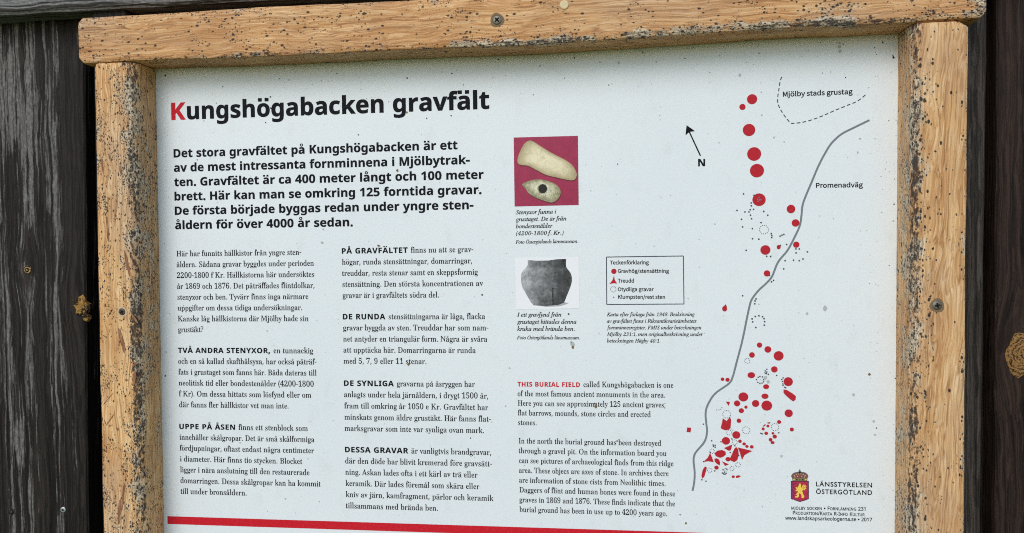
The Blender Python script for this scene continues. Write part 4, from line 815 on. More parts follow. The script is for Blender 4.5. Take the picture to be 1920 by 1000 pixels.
  'T': (892, [[74,-13,90,41,187,49,234,93,271,194,466,919,358,921,259,899,199,850,143,734,62,739,137,1000,1009,1000,954,731,879,731,878,835,845,902,765,922,666,917,466,194,447,91,453,61,468,50,596,41,573,-13]]),
  'U': (1043, [[425,-34,287,-16,211,17,126,96,95,163,84,240,91,304,240,892,234,924,220,936,112,948,132,1000,599,1000,583,947,484,934,440,874,282,273,283,182,310,122,379,73,458,61,552,75,643,127,695,196,734,294,880,860,876,912,862,935,761,948,777,1000,1160,1000,1147,947,1066,941,1016,887,852,300,772,124,708,52,629,3,535,-25]]),
  'V': (927, [[143,-34,177,878,150,935,49,946,65,1000,514,1000,493,949,402,937,377,888,338,230,848,875,861,905,856,938,757,948,772,1000,1133,1000,1105,946,1065,942,1033,923,925,808,213,-34]]),
  'W': (1258, [[149,-34,183,877,172,916,151,937,56,950,68,1000,520,1000,499,949,408,937,382,888,342,270,657,758,661,860,649,915,609,945,536,947,553,1000,986,1000,962,948,888,940,861,901,816,279,1174,868,1185,915,1175,935,1073,949,1101,1000,1448,1000,1432,947,1366,933,1289,848,691,-34,624,-34,662,634,216,-34]]),
  'X': (974, [[-169,-13,-143,36,-72,52,20,113,395,491,259,889,233,920,197,940,94,947,118,1000,605,1000,585,946,499,940,478,916,493,827,559,615,778,843,816,897,815,938,710,947,735,1000,1132,1000,1103,947,1058,944,1020,926,899,822,596,528,742,92,797,46,899,40,879,-13,382,-13,399,40,493,45,513,54,520,75,508,156,433,400,207,159,168,102,164,65,177,49,288,34,262,-13]]),
  'Y': (875, [[64,-13,93,37,196,51,224,73,327,426,159,868,103,931,-4,946,16,1000,500,1000,472,947,383,936,365,899,486,524,772,886,775,918,765,934,653,947,672,1000,1065,1000,1043,944,1004,940,957,911,522,429,436,76,459,46,583,38,558,-13]]),
  'Z': (974, [[-50,-13,-50,26,695,920,456,920,344,903,257,848,188,735,109,735,201,1000,990,1000,990,967,241,70,590,76,653,89,739,144,829,284,908,284,805,-13]]),
  'a': (726, [[106,-30,45,-19,-2,14,-24,47,-39,112,-34,216,-15,297,36,417,84,492,208,620,315,674,390,685,451,675,496,646,510,623,494,621,493,669,654,669,492,88,596,188,654,155,563,50,489,-9,416,-30,370,-21,340,7,333,68,366,204,395,238,400,200,271,40,191,-12], [175,83,218,102,277,161,391,347,427,452,439,529,433,591,408,620,357,615,301,576,211,442,149,256,138,155,149,99]]),
  'b': (723, [[174,-30,92,-22,26,1,-18,35,-36,78,170,902,172,947,73,955,94,1005,341,1047,372,1024,237,550,236,584,317,648,361,668,453,685,543,670,593,642,648,578,673,494,670,403,620,258,567,177,500,105,421,45,333,0], [201,33,271,48,340,94,403,166,453,258,487,357,497,470,478,540,438,580,377,588,323,564,270,509,225,424,131,81,144,46]]),
  'c': (633, [[212,-30,143,-22,84,1,36,40,0,93,-20,156,-26,255,12,400,100,532,159,587,238,639,385,683,510,670,559,639,587,598,591,553,574,508,546,484,509,473,431,490,408,543,441,620,376,616,313,583,236,498,190,412,161,317,152,203,182,105,216,72,244,63,291,65,357,91,484,192,542,150,372,13,319,-11]]),
  'd': (753, [[130,-30,58,-17,18,5,-13,38,-39,103,-43,180,-30,255,39,417,151,562,212,615,282,657,408,685,488,671,526,646,505,656,560,945,462,953,482,1005,581,1015,717,1047,748,1039,756,1004,522,94,525,78,546,87,647,189,709,155,557,1,500,-25,433,-28,388,-8,363,57,391,202,419,228,425,190,299,36,219,-13], [192,71,231,85,292,140,399,308,449,437,465,516,463,584,435,623,382,618,320,580,256,510,200,412,156,296,134,165,151,95]]),
  'e': (611, [[188,-27,126,-20,71,1,25,36,-8,83,-28,141,-33,234,6,380,96,520,155,579,235,634,306,667,379,683,459,681,514,664,554,630,572,583,570,533,543,472,491,417,416,368,319,329,152,291,145,208,158,128,192,82,218,71,313,79,470,190,525,152,438,68,362,14,279,-17], [173,351,286,394,361,454,401,524,408,576,398,616,347,612,278,557,211,459]]),
  'f': (422, [[-102,-338,-161,-327,-195,-303,-216,-271,-218,-225,-184,-180,-141,-171,-104,-178,-70,-213,-79,-273,-52,-240,-20,-154,121,588,-18,588,6,659,139,659,165,775,198,861,241,933,325,1009,423,1045,535,1033,599,978,611,931,600,890,542,857,475,862,440,904,447,977,435,983,403,966,354,866,311,659,476,659,461,588,292,588,167,12,118,-132,66,-232,7,-299,-27,-321]]),
  'g': (608, [[134,-338,27,-326,-33,-304,-101,-252,-133,-184,-130,-116,-112,-76,20,51,44,50,-3,88,-13,121,-1,154,84,255,26,317,-1,379,1,462,27,529,73,590,134,638,264,685,361,686,526,640,640,640,640,552,546,552,552,503,541,428,475,323,415,277,342,244,262,229,182,232,155,191,159,170,188,149,376,79,467,15,491,-31,499,-84,478,-177,435,-237,349,-296,265,-324], [237,287,281,301,314,331,370,447,377,560,360,604,332,626,291,626,248,596,206,541,177,469,167,387,175,329,197,298], [160,-268,221,-264,305,-232,343,-170,348,-118,335,-83,292,-45,115,25,56,-24,18,-78,6,-136,10,-177,41,-235,70,-253]]),
  'h': (855, [[647,-27,583,-16,548,3,520,31,495,85,498,211,572,602,561,657,532,673,488,662,440,629,388,570,322,463,287,362,206,-13,21,-13,225,958,219,987,198,1005,108,1012,132,1097,447,1097,335,598,305,598,338,652,428,740,529,785,582,790,679,771,741,713,760,619,683,212,680,125,690,94,704,88,803,126,854,64,742,-6]]),
  'i': (377, [[260,823,191,848,169,876,161,909,191,969,260,996,330,970,352,942,359,909,352,875,330,848], [70,-30,-2,-6,-26,62,101,568,82,593,5,598,22,646,284,681,300,670,302,640,159,164,149,99,152,81,171,91,273,198,330,158,195,16,112,-25]]),
  'j': (370, [[264,823,195,848,173,876,166,909,195,969,264,996,334,970,356,942,364,909,356,875,334,848], [-106,-338,-169,-325,-206,-298,-227,-262,-229,-215,-196,-172,-154,-164,-115,-171,-82,-210,-90,-274,-49,-183,107,545,102,590,9,599,25,648,250,685,276,680,292,665,292,647,173,82,118,-106,66,-220,19,-285,-40,-325]]),
  'k': (720, [[462,-28,414,-18,376,13,318,129,244,321,188,266,106,-13,-62,-13,193,883,200,947,96,955,120,1006,358,1047,388,1039,398,1025,212,358,450,567,460,605,380,613,415,662,750,662,728,611,658,602,602,576,379,405,478,160,518,93,535,90,561,109,637,188,693,147,570,14,515,-17]]),
  'l': (367, [[67,-28,-3,-5,-23,22,-30,56,190,920,180,954,96,962,104,1011,365,1045,389,1028,381,986,158,175,143,86,257,193,317,154,179,15,121,-17]]),
  'm': (1168, [[871,-29,797,-4,773,65,786,150,875,467,889,541,884,567,873,571,832,556,774,510,662,367,556,148,504,-13,338,-13,481,458,495,546,492,568,482,571,432,548,347,478,263,373,206,268,104,-13,-61,-13,104,560,99,586,5,600,21,648,260,685,298,670,296,626,208,391,243,475,310,549,438,649,499,675,590,681,641,659,658,640,670,588,666,541,642,434,620,407,648,484,772,611,833,651,893,675,952,683,1035,658,1061,614,1058,535,944,88,970,103,1058,205,1112,162,992,19,912,-23]]),
  'n': (773, [[473,-31,402,-7,382,22,375,59,484,497,489,551,477,571,430,549,356,485,282,395,202,259,109,-13,-60,-13,106,559,91,588,7,592,19,642,284,686,308,673,211,391,213,432,283,515,351,581,447,648,559,682,616,672,656,640,668,591,662,532,551,133,547,86,581,110,655,211,718,179,597,20,558,-8]]),
  'o': (745, [[224,-30,152,-23,90,0,37,37,-3,87,-26,147,-34,217,-24,301,6,384,52,463,112,535,182,596,260,643,343,674,428,685,502,677,566,655,642,594,684,507,688,388,648,263,572,147,469,53,337,-13], [240,37,304,55,369,109,427,188,483,308,513,434,512,526,490,588,450,618,381,615,299,559,222,453,175,348,149,243,147,134,179,61]]),
  'p': (723, [[-238,-329,-217,-279,-146,-271,-120,-257,-86,-181,101,557,101,584,2,596,21,644,261,683,289,678,303,659,297,632,257,547,259,583,343,648,388,668,509,683,607,646,642,610,666,564,678,450,640,302,557,163,442,51,332,-8,214,-28,108,-8,123,-8,75,-252,101,-275,197,-280,175,-329], [214,33,264,43,331,87,394,160,446,252,484,356,500,459,491,546,457,588,404,593,346,566,289,504,256,447,219,340,158,84,169,46]]),
  'q': (720, [[140,-332,156,-281,248,-271,270,-252,421,211,429,179,350,83,237,2,121,-26,31,-3,-28,65,-47,167,-31,276,28,412,98,512,160,575,240,632,309,665,379,681,450,681,511,660,552,618,537,616,540,669,703,669,457,-209,461,-270,565,-280,557,-332], [191,76,256,99,316,151,421,314,455,394,481,497,478,567,447,615,394,617,320,573,260,510,196,408,153,297,135,174,152,99]]),
  'r': (475, [[-61,-13,72,447,93,552,90,580,-2,593,9,642,250,685,285,675,289,650,200,393,222,477,359,649,438,685,506,661,527,624,526,574,509,538,478,511,439,499,394,503,358,523,337,558,344,540,323,494,225,329,182,229,106,-13]]),
  's': (528, [[166,-30,11,0,0,-21,-76,-21,-38,239,32,236,61,98,82,66,120,39,164,35,197,48,223,75,238,114,240,161,224,210,112,364,69,445,59,505,73,576,137,650,207,679,316,681,413,655,422,680,497,680,462,442,394,442,368,550,331,604,268,622,225,587,218,554,229,508,390,264,406,169,385,95,323,21,251,-17]]),
  't': (397, [[70,-30,0,-8,-24,56,107,588,11,588,25,641,81,655,157,703,275,846,355,846,301,659,421,659,397,588,275,588,151,79,263,188,318,145,190,13,111,-25]]),
  'u': (773, [[97,-30,23,-9,-4,22,-16,64,-9,148,82,488,93,564,84,592,-1,598,11,648,251,685,295,670,157,154,152,103,168,81,215,100,264,141,374,279,473,472,535,669,700,669,549,99,549,82,571,91,666,198,722,160,637,52,558,-9,516,-25,445,-28,386,10,375,57,386,130,455,313,452,263,287,59,193,-7]]),
  'v': (631, [[106,-30,70,489,40,579,12,594,-44,595,-29,646,142,681,175,684,200,671,230,552,255,155,414,368,479,479,484,516,420,596,425,642,445,667,487,684,561,673,594,636,605,583,597,532,541,410,432,259,171,-30]]),
  'w': (947, [[78,-30,62,495,35,585,11,600,-36,601,-27,649,144,684,178,687,202,672,220,598,229,459,222,219,492,686,554,686,604,181,744,380,793,473,800,515,746,597,756,648,788,676,832,685,870,677,899,655,923,580,918,537,877,435,797,311,523,-30,465,-30,421,440,142,-30]]),
  'x': (592, [[330,-30,270,-17,239,11,210,92,187,226,104,86,18,-1,-32,-22,-80,-25,-123,-12,-151,18,-154,68,-133,100,-71,121,5,104,163,317,103,571,70,593,-36,586,-24,639,171,681,234,678,263,634,291,469,356,583,414,650,457,675,505,682,554,675,588,650,598,602,583,568,529,543,445,558,316,381,356,188,388,89,423,111,504,203,559,161,435,18,364,-24]]),
  'y': (574, [[-92,-338,-141,-330,-177,-304,-190,-265,-178,-230,-146,-204,-114,-196,-17,-217,33,-165,141,-11,37,514,0,583,-81,599,-69,646,136,685,170,665,205,550,273,154,427,457,433,514,374,575,372,640,400,670,432,681,507,670,537,645,552,608,544,509,491,380,394,210,204,-79,101,-208,-13,-312]]),
  'z': (565, [[303,-30,27,20,-69,-23,-111,-9,-116,9,-89,48,342,539,282,534,141,562,109,549,65,489,2,512,55,626,123,677,222,677,423,641,462,649,525,684,551,680,571,662,566,637,113,120,178,127,352,102,397,137,433,200,499,178,451,59,416,8,371,-20]]),
 },
 'label': {
  'A': (804, [[-37,-30,150,-30,244,266,555,266,647,-30,841,-30,491,1000,312,1000], [294,423,420,840,380,840,505,423]]),
  'B': (869, [[103,-30,550,-22,645,3,725,46,787,108,827,188,840,284,833,353,811,412,777,462,732,501,643,539,643,503,711,547,743,586,766,631,785,734,772,819,735,889,678,941,604,975,518,994,103,1000], [286,589,286,843,471,839,522,829,583,790,598,760,599,679,561,625,470,593], [286,128,286,433,500,428,560,416,634,368,652,334,659,288,652,238,633,199,602,169,498,133]]),
  'C': (844, [[498,-48,563,-43,679,-8,777,58,837,121,731,244,646,166,580,132,505,120,426,132,361,164,308,216,268,288,242,379,233,488,242,596,269,685,311,756,365,807,431,838,509,849,606,827,709,744,814,870,762,921,676,978,568,1012,506,1017,381,1001,270,952,177,873,106,767,62,637,46,484,61,331,105,201,174,95,265,17,375,-31]]),
  'D': (910, [[103,-30,383,-30,523,-15,643,32,739,108,808,212,849,339,863,488,849,638,807,764,738,866,641,940,520,985,377,1000,103,1000], [286,131,286,840,463,830,540,800,599,751,641,684,667,596,676,488,667,380,641,291,598,223,540,173,462,142]]),
  'E': (779, [[103,-30,737,-30,737,135,286,135,286,428,653,428,653,593,286,593,286,836,722,836,722,1000,103,1000]]),
  'F': (730, [[103,-30,286,-30,286,405,656,405,656,569,286,569,286,836,722,836,722,1000,103,1000]]),
  'G': (912, [[514,-48,581,-43,701,-13,797,40,844,82,844,533,465,533,465,371,671,371,671,162,641,144,558,122,439,132,367,164,310,216,268,288,242,379,233,488,243,595,270,685,314,755,371,806,442,838,526,849,634,826,737,745,842,870,789,920,704,977,590,1012,520,1017,391,1001,276,952,180,874,108,768,62,637,46,484,62,331,106,201,177,95,272,17,386,-31]]),
  'H': (963, [[103,-30,286,-30,286,428,678,428,678,-30,861,-30,861,1000,678,1000,678,594,286,594,286,1000,103,1000]]),
  'I': (388, [[103,-30,286,-30,286,1000,103,1000]]),
  'J': (708, [[314,-48,407,-36,484,-2,542,51,582,120,604,198,611,1000,428,1000,428,297,423,235,395,157,342,125,247,129,202,159,142,243,5,144,54,71,140,-4,250,-43]]),
  'K': (855, [[103,-30,286,-30,286,296,417,453,696,-30,902,-30,536,599,867,1000,650,1000,244,513,286,513,286,1000,103,1000]]),
  'L': (718, [[103,-30,710,-30,710,135,286,135,286,1000,103,1000]]),
  'M': (1074, [[103,-30,274,-30,274,538,260,793,211,793,474,68,598,68,859,793,811,793,797,538,797,-30,971,-30,971,1000,773,1000,519,279,557,279,302,1000,103,1000]]),
  'N': (957, [[103,-30,279,-30,279,510,266,782,221,782,680,-30,853,-30,853,1000,676,1000,676,465,692,189,735,189,639,373,275,1000,103,1000]]),
  'O': (982, [[491,-48,615,-31,723,19,813,99,879,206,921,337,935,488,921,639,879,769,812,874,723,952,614,1001,491,1017,367,1001,259,952,169,874,102,769,61,639,46,488,61,337,102,206,169,99,259,19,367,-31], [491,121,418,132,357,164,306,216,267,289,242,380,233,488,242,596,267,686,306,756,356,807,418,838,491,849,564,838,625,807,676,756,715,686,740,596,749,488,740,380,715,289,676,216,625,164,563,132]]),
  'P': (837, [[103,-30,286,-30,286,356,521,364,614,390,693,435,753,500,790,584,803,685,790,788,752,871,691,932,611,972,517,993,103,1000], [286,516,286,840,469,837,527,825,569,806,597,779,614,740,615,630,598,588,570,557,473,521]]),
  'Q': (982, [[491,115,418,126,357,159,306,212,267,285,242,378,233,488,242,596,267,686,306,756,356,807,418,838,491,849,564,838,625,807,676,756,715,686,740,596,749,488,740,378,715,285,676,212,625,159,563,126], [786,-274,873,-267,962,-240,925,-93,799,-111,754,-108,673,-82,609,-29,672,-9,762,48,835,129,890,231,924,351,935,488,921,639,879,769,812,874,723,952,614,1001,491,1017,367,1001,259,952,169,874,102,769,61,639,46,488,58,349,93,227,150,124,226,43,319,-14,411,-39,486,-153,545,-203,616,-241,697,-265]]),
  'R': (840, [[286,540,286,840,484,837,537,825,601,782,623,699,617,648,574,580,483,544], [648,-30,856,-30,602,408,690,452,739,497,775,554,798,621,806,699,793,797,756,876,698,934,623,973,535,994,103,1000,103,-30,286,-30,286,381,412,381]]),
  'S': (789, [[403,-48,503,-37,591,-7,663,40,717,102,751,176,762,257,754,331,732,392,697,443,652,484,544,545,334,638,283,680,269,706,268,771,301,818,330,835,414,849,490,840,556,812,639,747,740,871,681,925,586,982,475,1013,414,1017,324,1008,244,981,176,938,123,880,90,810,78,731,87,657,113,596,197,507,540,334,572,284,572,212,534,157,501,138,458,125,358,124,230,172,134,254,22,123,89,61,200,-6,331,-43]]),
  'T': (792, [[304,-30,488,-30,488,836,782,836,782,1000,11,1000,11,836,304,836]]),
  'U': (954, [[478,-48,578,-38,670,-5,748,53,807,140,843,255,856,398,856,1000,678,1000,670,299,649,226,618,176,579,144,532,126,478,120,424,126,378,144,340,176,310,226,289,299,282,1000,99,1000,99,398,112,255,148,140,207,53,285,-5,376,-38]]),
  'V': (761, [[289,-30,475,-30,802,1000,614,1000,364,155,404,155,152,1000,-40,1000]]),
  'W': (1162, [[215,-30,409,-30,602,775,559,775,754,-30,951,-30,1163,1000,985,1000,826,157,868,157,805,449,664,1000,504,1000,301,157,345,157,185,1000,-3,1000]]),
  'X': (758, [[-29,-30,170,-30,388,389,356,389,584,-30,789,-30,487,495,769,1000,570,1000,371,610,403,610,194,1000,-11,1000,271,501]]),
  'Y': (703, [[260,-30,442,-30,442,369,752,1000,557,1000,335,513,369,513,148,1000,-50,1000,260,369]]),
  'Z': (798, [[36,-30,766,-30,766,135,272,135,759,888,759,1000,82,1000,82,836,523,836,36,83]]),
  'a': (745, [[287,-48,336,-43,426,-14,536,56,502,56,513,-30,669,-30,663,531,642,609,605,675,550,726,478,757,391,767,272,751,171,713,68,654,144,517,264,584,370,606,443,585,478,533,487,481,258,433,168,392,101,338,61,269,48,187,56,119,79,61,117,14,165,-20,223,-41], [322,111,269,120,237,145,225,194,248,256,337,307,488,339,488,189,406,132]]),
  'b': (818, [[439,-48,527,-35,608,3,679,64,733,147,768,250,781,370,772,480,745,576,701,656,638,716,559,755,465,767,419,763,333,735,255,688,271,701,274,1083,91,1083,91,-30,245,-30,255,44,223,44,322,-21], [417,115,347,129,274,173,274,523,356,583,433,605,487,597,526,577,555,545,577,499,594,369,588,292,569,228,542,179,506,144,465,123]]),
  'c': (675, [[404,-48,540,-21,678,66,592,199,496,132,416,114,362,122,316,143,278,178,249,226,230,287,224,358,231,430,250,491,281,539,320,575,366,597,420,605,484,590,567,529,665,657,547,739,463,764,413,767,316,755,227,718,150,659,90,578,52,477,38,359,51,241,86,141,143,60,218,1,306,-35]]),
  'd': (820, [[366,-48,414,-43,501,-14,596,54,562,54,573,-30,729,-30,729,1083,547,1083,550,718,570,702,502,742,425,764,292,754,211,716,141,655,87,574,52,474,40,359,50,242,79,143,127,62,193,1,274,-35], [394,115,344,122,304,142,271,175,230,284,225,360,232,431,251,492,279,540,315,575,357,597,404,605,478,590,547,545,547,195,473,136]]),
  'e': (733, [[412,-48,553,-25,688,44,618,179,538,133,485,116,369,117,321,137,281,169,250,212,223,301,700,301,708,400,699,502,672,591,626,665,563,721,484,756,390,767,301,754,218,717,146,656,89,575,52,475,38,359,51,241,88,141,147,61,223,1,313,-35], [223,447,250,523,279,561,313,588,393,610,437,604,501,564,522,527,539,447]]),
  'f': (430, [[13,590,111,590,111,-30,292,-30,292,590,444,590,444,749,292,749,295,870,312,920,341,940,466,918,508,1067,398,1097,278,1092,217,1067,169,1026,136,972,117,907,111,747,13,740]]),
  'g': (746, [[364,-361,474,-351,569,-324,647,-281,707,-225,745,-157,758,-83,750,-19,724,33,682,73,626,100,558,114,298,121,255,136,241,167,265,220,342,198,440,206,511,231,570,273,617,329,646,398,656,477,648,544,608,626,635,596,745,596,745,749,467,749,363,767,285,758,215,732,154,690,106,633,74,562,64,481,79,390,118,317,158,274,158,297,128,269,82,183,89,87,143,15,143,40,123,25,52,-67,37,-140,48,-206,82,-263,134,-307,200,-337], [363,340,331,344,278,377,246,438,241,480,245,522,277,583,330,614,363,618,396,614,449,583,481,522,486,480,481,438,448,377,395,344], [381,-217,279,-203,221,-168,208,-147,205,-106,217,-74,255,-31,503,-43,568,-68,578,-101,573,-127,530,-177,441,-212]]),
  'h': (803, [[91,-30,274,-30,274,509,356,577,439,601,475,597,518,568,542,496,545,-30,726,-30,726,456,720,544,701,620,667,683,617,730,553,758,477,767,375,749,252,671,271,689,274,1083,91,1083]]),
  'i': (364, [[91,-30,274,-30,274,749,91,749], [183,836,239,850,262,867,280,890,294,947,279,1003,262,1026,239,1042,183,1056,126,1042,104,1025,87,1003,73,947,86,890,103,867,126,850]]),
  'j': (364, [[45,-351,118,-342,178,-317,223,-275,252,-220,269,-155,274,749,93,749,87,-150,56,-190,-56,-175,-96,-326], [183,836,239,850,262,867,290,917,294,947,290,977,261,1026,239,1042,183,1056,126,1042,103,1026,86,1003,71,947,86,890,103,867,126,850]]),
  'k': (730, [[91,-30,271,-30,271,178,372,295,569,-30,772,-30,483,426,750,749,536,749,232,370,271,370,271,1083,91,1083]]),
  'l': (376, [[249,-48,354,-32,326,119,278,113,275,123,274,1083,91,1083,95,91,127,6,159,-24,200,-42]]),
  'm': (1225, [[91,-30,274,-30,274,509,353,578,423,601,457,597,500,568,523,496,527,-30,708,-30,708,509,788,578,858,601,892,597,935,568,959,496,962,-30,1143,-30,1137,544,1117,620,1084,683,1034,730,971,758,896,767,800,747,714,695,668,653,607,724,565,748,459,767,411,762,323,727,223,644,260,644,248,749,91,749]]),
  'n': (807, [[91,-30,274,-30,274,509,356,577,439,601,475,597,518,568,542,496,545,-30,726,-30,720,544,701,620,667,683,617,730,553,758,424,762,330,728,223,644,260,644,248,749,91,749]]),
  'o': (802, [[401,-48,495,-35,581,1,655,60,713,141,750,241,763,359,750,477,713,577,655,658,581,718,495,755,401,767,307,755,221,718,147,658,89,577,52,477,38,359,52,241,89,141,147,60,221,1,307,-35], [401,114,352,121,310,143,275,177,247,226,230,286,224,359,230,431,247,492,275,540,310,575,352,597,401,604,450,597,492,575,528,540,555,492,573,431,580,359,573,286,555,226,528,178,493,143,450,121]]),
  'p': (820, [[91,-333,274,-333,272,3,255,16,327,-24,401,-45,527,-35,608,3,679,64,733,147,768,250,781,370,772,480,745,576,701,656,638,716,559,755,465,767,373,751,251,686,225,665,259,665,247,749,91,749], [417,115,348,129,274,173,274,523,356,583,433,605,487,597,526,577,555,545,577,499,594,369,588,292,569,228,542,179,506,144,465,123]]),
  'q': (820, [[547,-333,729,-333,729,749,577,749,565,681,598,681,574,701,466,756,380,767,292,754,211,716,141,655,87,574,52,474,40,359,50,242,79,143,127,62,193,1,274,-35,412,-44,498,-15,572,33,550,13], [394,115,344,122,304,142,271,175,230,284,225,360,232,431,251,492,279,540,315,575,357,597,404,605,478,590,547,545,547,195,473,136]]),
  'r': (513, [[91,-30,274,-30,274,455,322,540,375,585,423,598,517,582,552,744,441,768,349,746,271,688,219,618,260,618,249,749,91,749]]),
  's': (619, [[310,-48,394,-39,466,-15,524,23,566,73,592,131,601,196,590,266,562,322,519,365,470,397,289,472,232,520,230,558,250,589,295,609,331,613,406,597,500,538,594,661,465,741,329,767,250,759,182,737,127,701,85,653,60,596,51,533,61,468,89,415,177,342,385,249,420,211,414,149,380,120,351,111,276,110,180,144,94,206,0,76,62,30,152,-17]]),
  't': (499, [[346,-48,421,-38,517,-11,478,137,372,111,325,123,302,154,294,219,294,590,489,590,489,749,294,749,294,951,134,951,121,747,5,740,5,590,113,590,113,221,133,85,164,30,210,-13,271,-39]]),
  'u': (803, [[332,-48,384,-43,477,-8,582,82,545,82,554,-30,713,-30,713,749,532,749,532,220,451,142,368,118,333,122,289,150,266,221,263,749,81,749,81,262,87,174,106,98,140,35,190,-11,255,-39]]),
  'v': (689, [[255,-30,439,-30,715,749,531,749,328,128,366,128,165,749,-26,749]]),
  'w': (1061, [[213,-30,399,-30,551,564,509,564,662,-30,855,-30,1066,749,887,749,738,133,779,133,616,749,452,749,291,133,333,133,182,749,-4,749]]),
  'x': (659, [[-35,-30,164,-30,334,266,306,266,490,-30,695,-30,438,363,674,749,477,749,324,471,353,471,186,749,-17,749,221,374]]),
  'y': (689, [[133,-340,208,-330,272,-302,324,-259,402,-141,715,749,532,749,344,147,381,147,164,749,-27,749,274,-3,227,-118,183,-164,129,-180,50,-163,12,-319]]),
  'z': (628, [[16,-30,620,-30,620,128,256,128,608,644,608,749,57,749,57,590,368,590,16,74]]),
  'Å': (804, [[401,1002,488,1022,523,1047,568,1121,574,1167,568,1213,523,1287,488,1311,401,1331,313,1311,278,1287,233,1213,228,1167,233,1121,277,1047,313,1022], [401,1118,368,1130,355,1167,368,1203,401,1216,431,1204,445,1167,431,1130], [-37,-30,150,-30,244,266,555,266,647,-30,841,-30,491,1000,312,1000], [294,423,420,840,380,840,505,423]]),
  'Ä': (804, [[247,1028,300,1041,322,1056,348,1103,352,1131,348,1159,321,1204,275,1230,247,1233,221,1230,176,1204,150,1158,147,1131,150,1103,176,1057,196,1041], [553,1028,605,1041,626,1057,652,1103,655,1131,652,1158,626,1204,580,1230,553,1233,525,1230,479,1204,453,1158,450,1131,463,1078,479,1057,501,1041], [-37,-30,150,-30,244,266,555,266,647,-30,841,-30,491,1000,312,1000], [294,423,420,840,380,840,505,423]]),
  'Ö': (982, [[491,-48,615,-31,723,19,813,99,879,206,921,337,935,488,921,639,879,769,812,874,723,952,614,1001,491,1017,367,1001,259,952,169,874,102,769,61,639,46,488,61,337,102,206,169,99,259,19,367,-31], [491,121,418,132,357,164,306,216,267,289,242,380,233,488,242,596,267,686,306,756,356,807,418,838,491,849,564,838,625,807,676,756,715,686,740,596,749,488,740,380,715,289,676,216,625,164,563,132], [339,1028,391,1041,412,1057,429,1078,442,1131,439,1158,412,1204,366,1230,339,1233,311,1230,266,1204,240,1158,237,1131,240,1103,266,1057,287,1041], [643,1028,695,1041,716,1057,732,1078,745,1131,732,1183,716,1204,671,1230,643,1233,615,1230,569,1204,543,1158,540,1131,553,1078,569,1057,591,1041]]),
  'å': (745, [[287,-48,336,-43,426,-14,536,56,502,56,513,-30,669,-30,663,531,642,609,605,675,550,726,478,757,391,767,272,751,171,713,68,654,144,517,264,584,370,606,443,585,478,533,487,481,258,433,168,392,101,338,61,269,48,187,56,119,79,61,117,14,165,-20,223,-41], [322,111,269,120,237,145,225,194,248,256,337,307,488,339,488,189,406,132], [396,790,449,795,534,838,562,874,586,964,562,1055,534,1091,449,1134,396,1139,343,1134,257,1091,228,1055,204,964,228,874,257,838,343,795], [396,904,357,919,341,964,357,1010,396,1025,433,1010,450,964,433,919]]),
  'ä': (745, [[287,-48,336,-43,426,-14,536,56,502,56,513,-30,669,-30,663,531,642,609,605,675,550,726,478,757,391,767,272,751,171,713,68,654,144,517,264,584,370,606,443,585,478,533,487,481,258,433,168,392,101,338,61,269,48,187,56,119,79,61,117,14,165,-20,223,-41], [322,111,269,120,237,145,225,194,248,256,337,307,488,339,488,189,406,132], [253,839,281,842,327,869,354,914,357,942,354,969,327,1015,281,1042,253,1045,225,1042,179,1015,153,969,149,942,153,915,179,869,225,842], [537,839,565,842,611,869,638,914,642,942,638,969,611,1015,565,1042,537,1045,509,1042,463,1015,436,969,433,942,436,914,463,869,509,842]]),
  'ö': (802, [[401,-48,495,-35,581,1,655,60,713,141,750,241,763,359,750,477,713,577,655,658,581,718,495,755,401,767,307,755,221,718,147,658,89,577,52,477,38,359,52,241,89,141,147,60,221,1,307,-35], [401,114,352,121,310,143,275,177,247,226,230,286,224,359,230,431,247,492,275,540,310,575,352,597,401,604,450,597,492,575,528,540,555,492,573,431,580,359,573,286,555,226,528,178,493,143,450,121], [259,839,287,842,333,869,359,915,363,942,359,969,333,1015,287,1042,259,1045,231,1042,185,1015,169,994,156,942,169,890,185,869,231,842], [542,839,570,842,616,869,642,915,646,942,642,969,616,1015,570,1042,542,1045,515,1042,468,1015,443,969,439,942,443,915,468,869,515,842]]),
  '0': (734, [[368,-48,464,-32,547,15,613,92,661,197,690,329,700,488,690,646,661,777,613,880,547,956,464,1002,368,1018,271,1002,188,956,122,880,74,777,46,646,36,488,46,329,74,197,122,92,188,15,271,-32], [368,112,328,119,293,145,261,192,236,264,219,362,213,488,219,613,236,711,261,782,293,828,328,853,368,861,408,853,443,828,474,782,500,711,517,613,523,488,517,362,500,264,474,192,443,145,407,119]]),
  '1': (734, [[86,-30,679,-30,679,131,484,131,484,1000,354,1000,263,958,130,926,130,794,303,794,303,131,86,131]]),
  '2': (734, [[28,-30,698,-30,698,135,312,127,464,286,542,390,601,494,639,598,652,702,643,790,614,867,567,931,504,978,427,1007,339,1017,218,998,117,945,10,845,124,733,200,811,260,846,324,859,371,853,436,815,468,744,472,698,461,619,428,534,370,439,176,220,28,85]]),
  '3': (734, [[348,-48,438,-38,519,-12,589,33,643,94,678,170,691,259,682,329,659,391,623,442,522,514,485,527,485,492,565,539,633,627,658,745,647,825,616,893,567,947,503,986,428,1009,344,1017,286,1013,182,982,31,876,136,752,215,819,307,856,381,854,414,843,458,801,474,736,469,693,426,628,383,603,320,587,205,579,205,429,332,422,403,405,453,380,484,349,501,310,501,219,486,183,429,133,340,114,293,117,214,144,97,239,-2,114,53,59,147,-4,273,-42]]),
  '4': (734, [[420,-30,594,-30,594,237,723,237,723,394,594,394,594,1000,414,1000,-4,356,-4,237,420,237], [420,394,209,394,399,679,469,807,425,807]]),
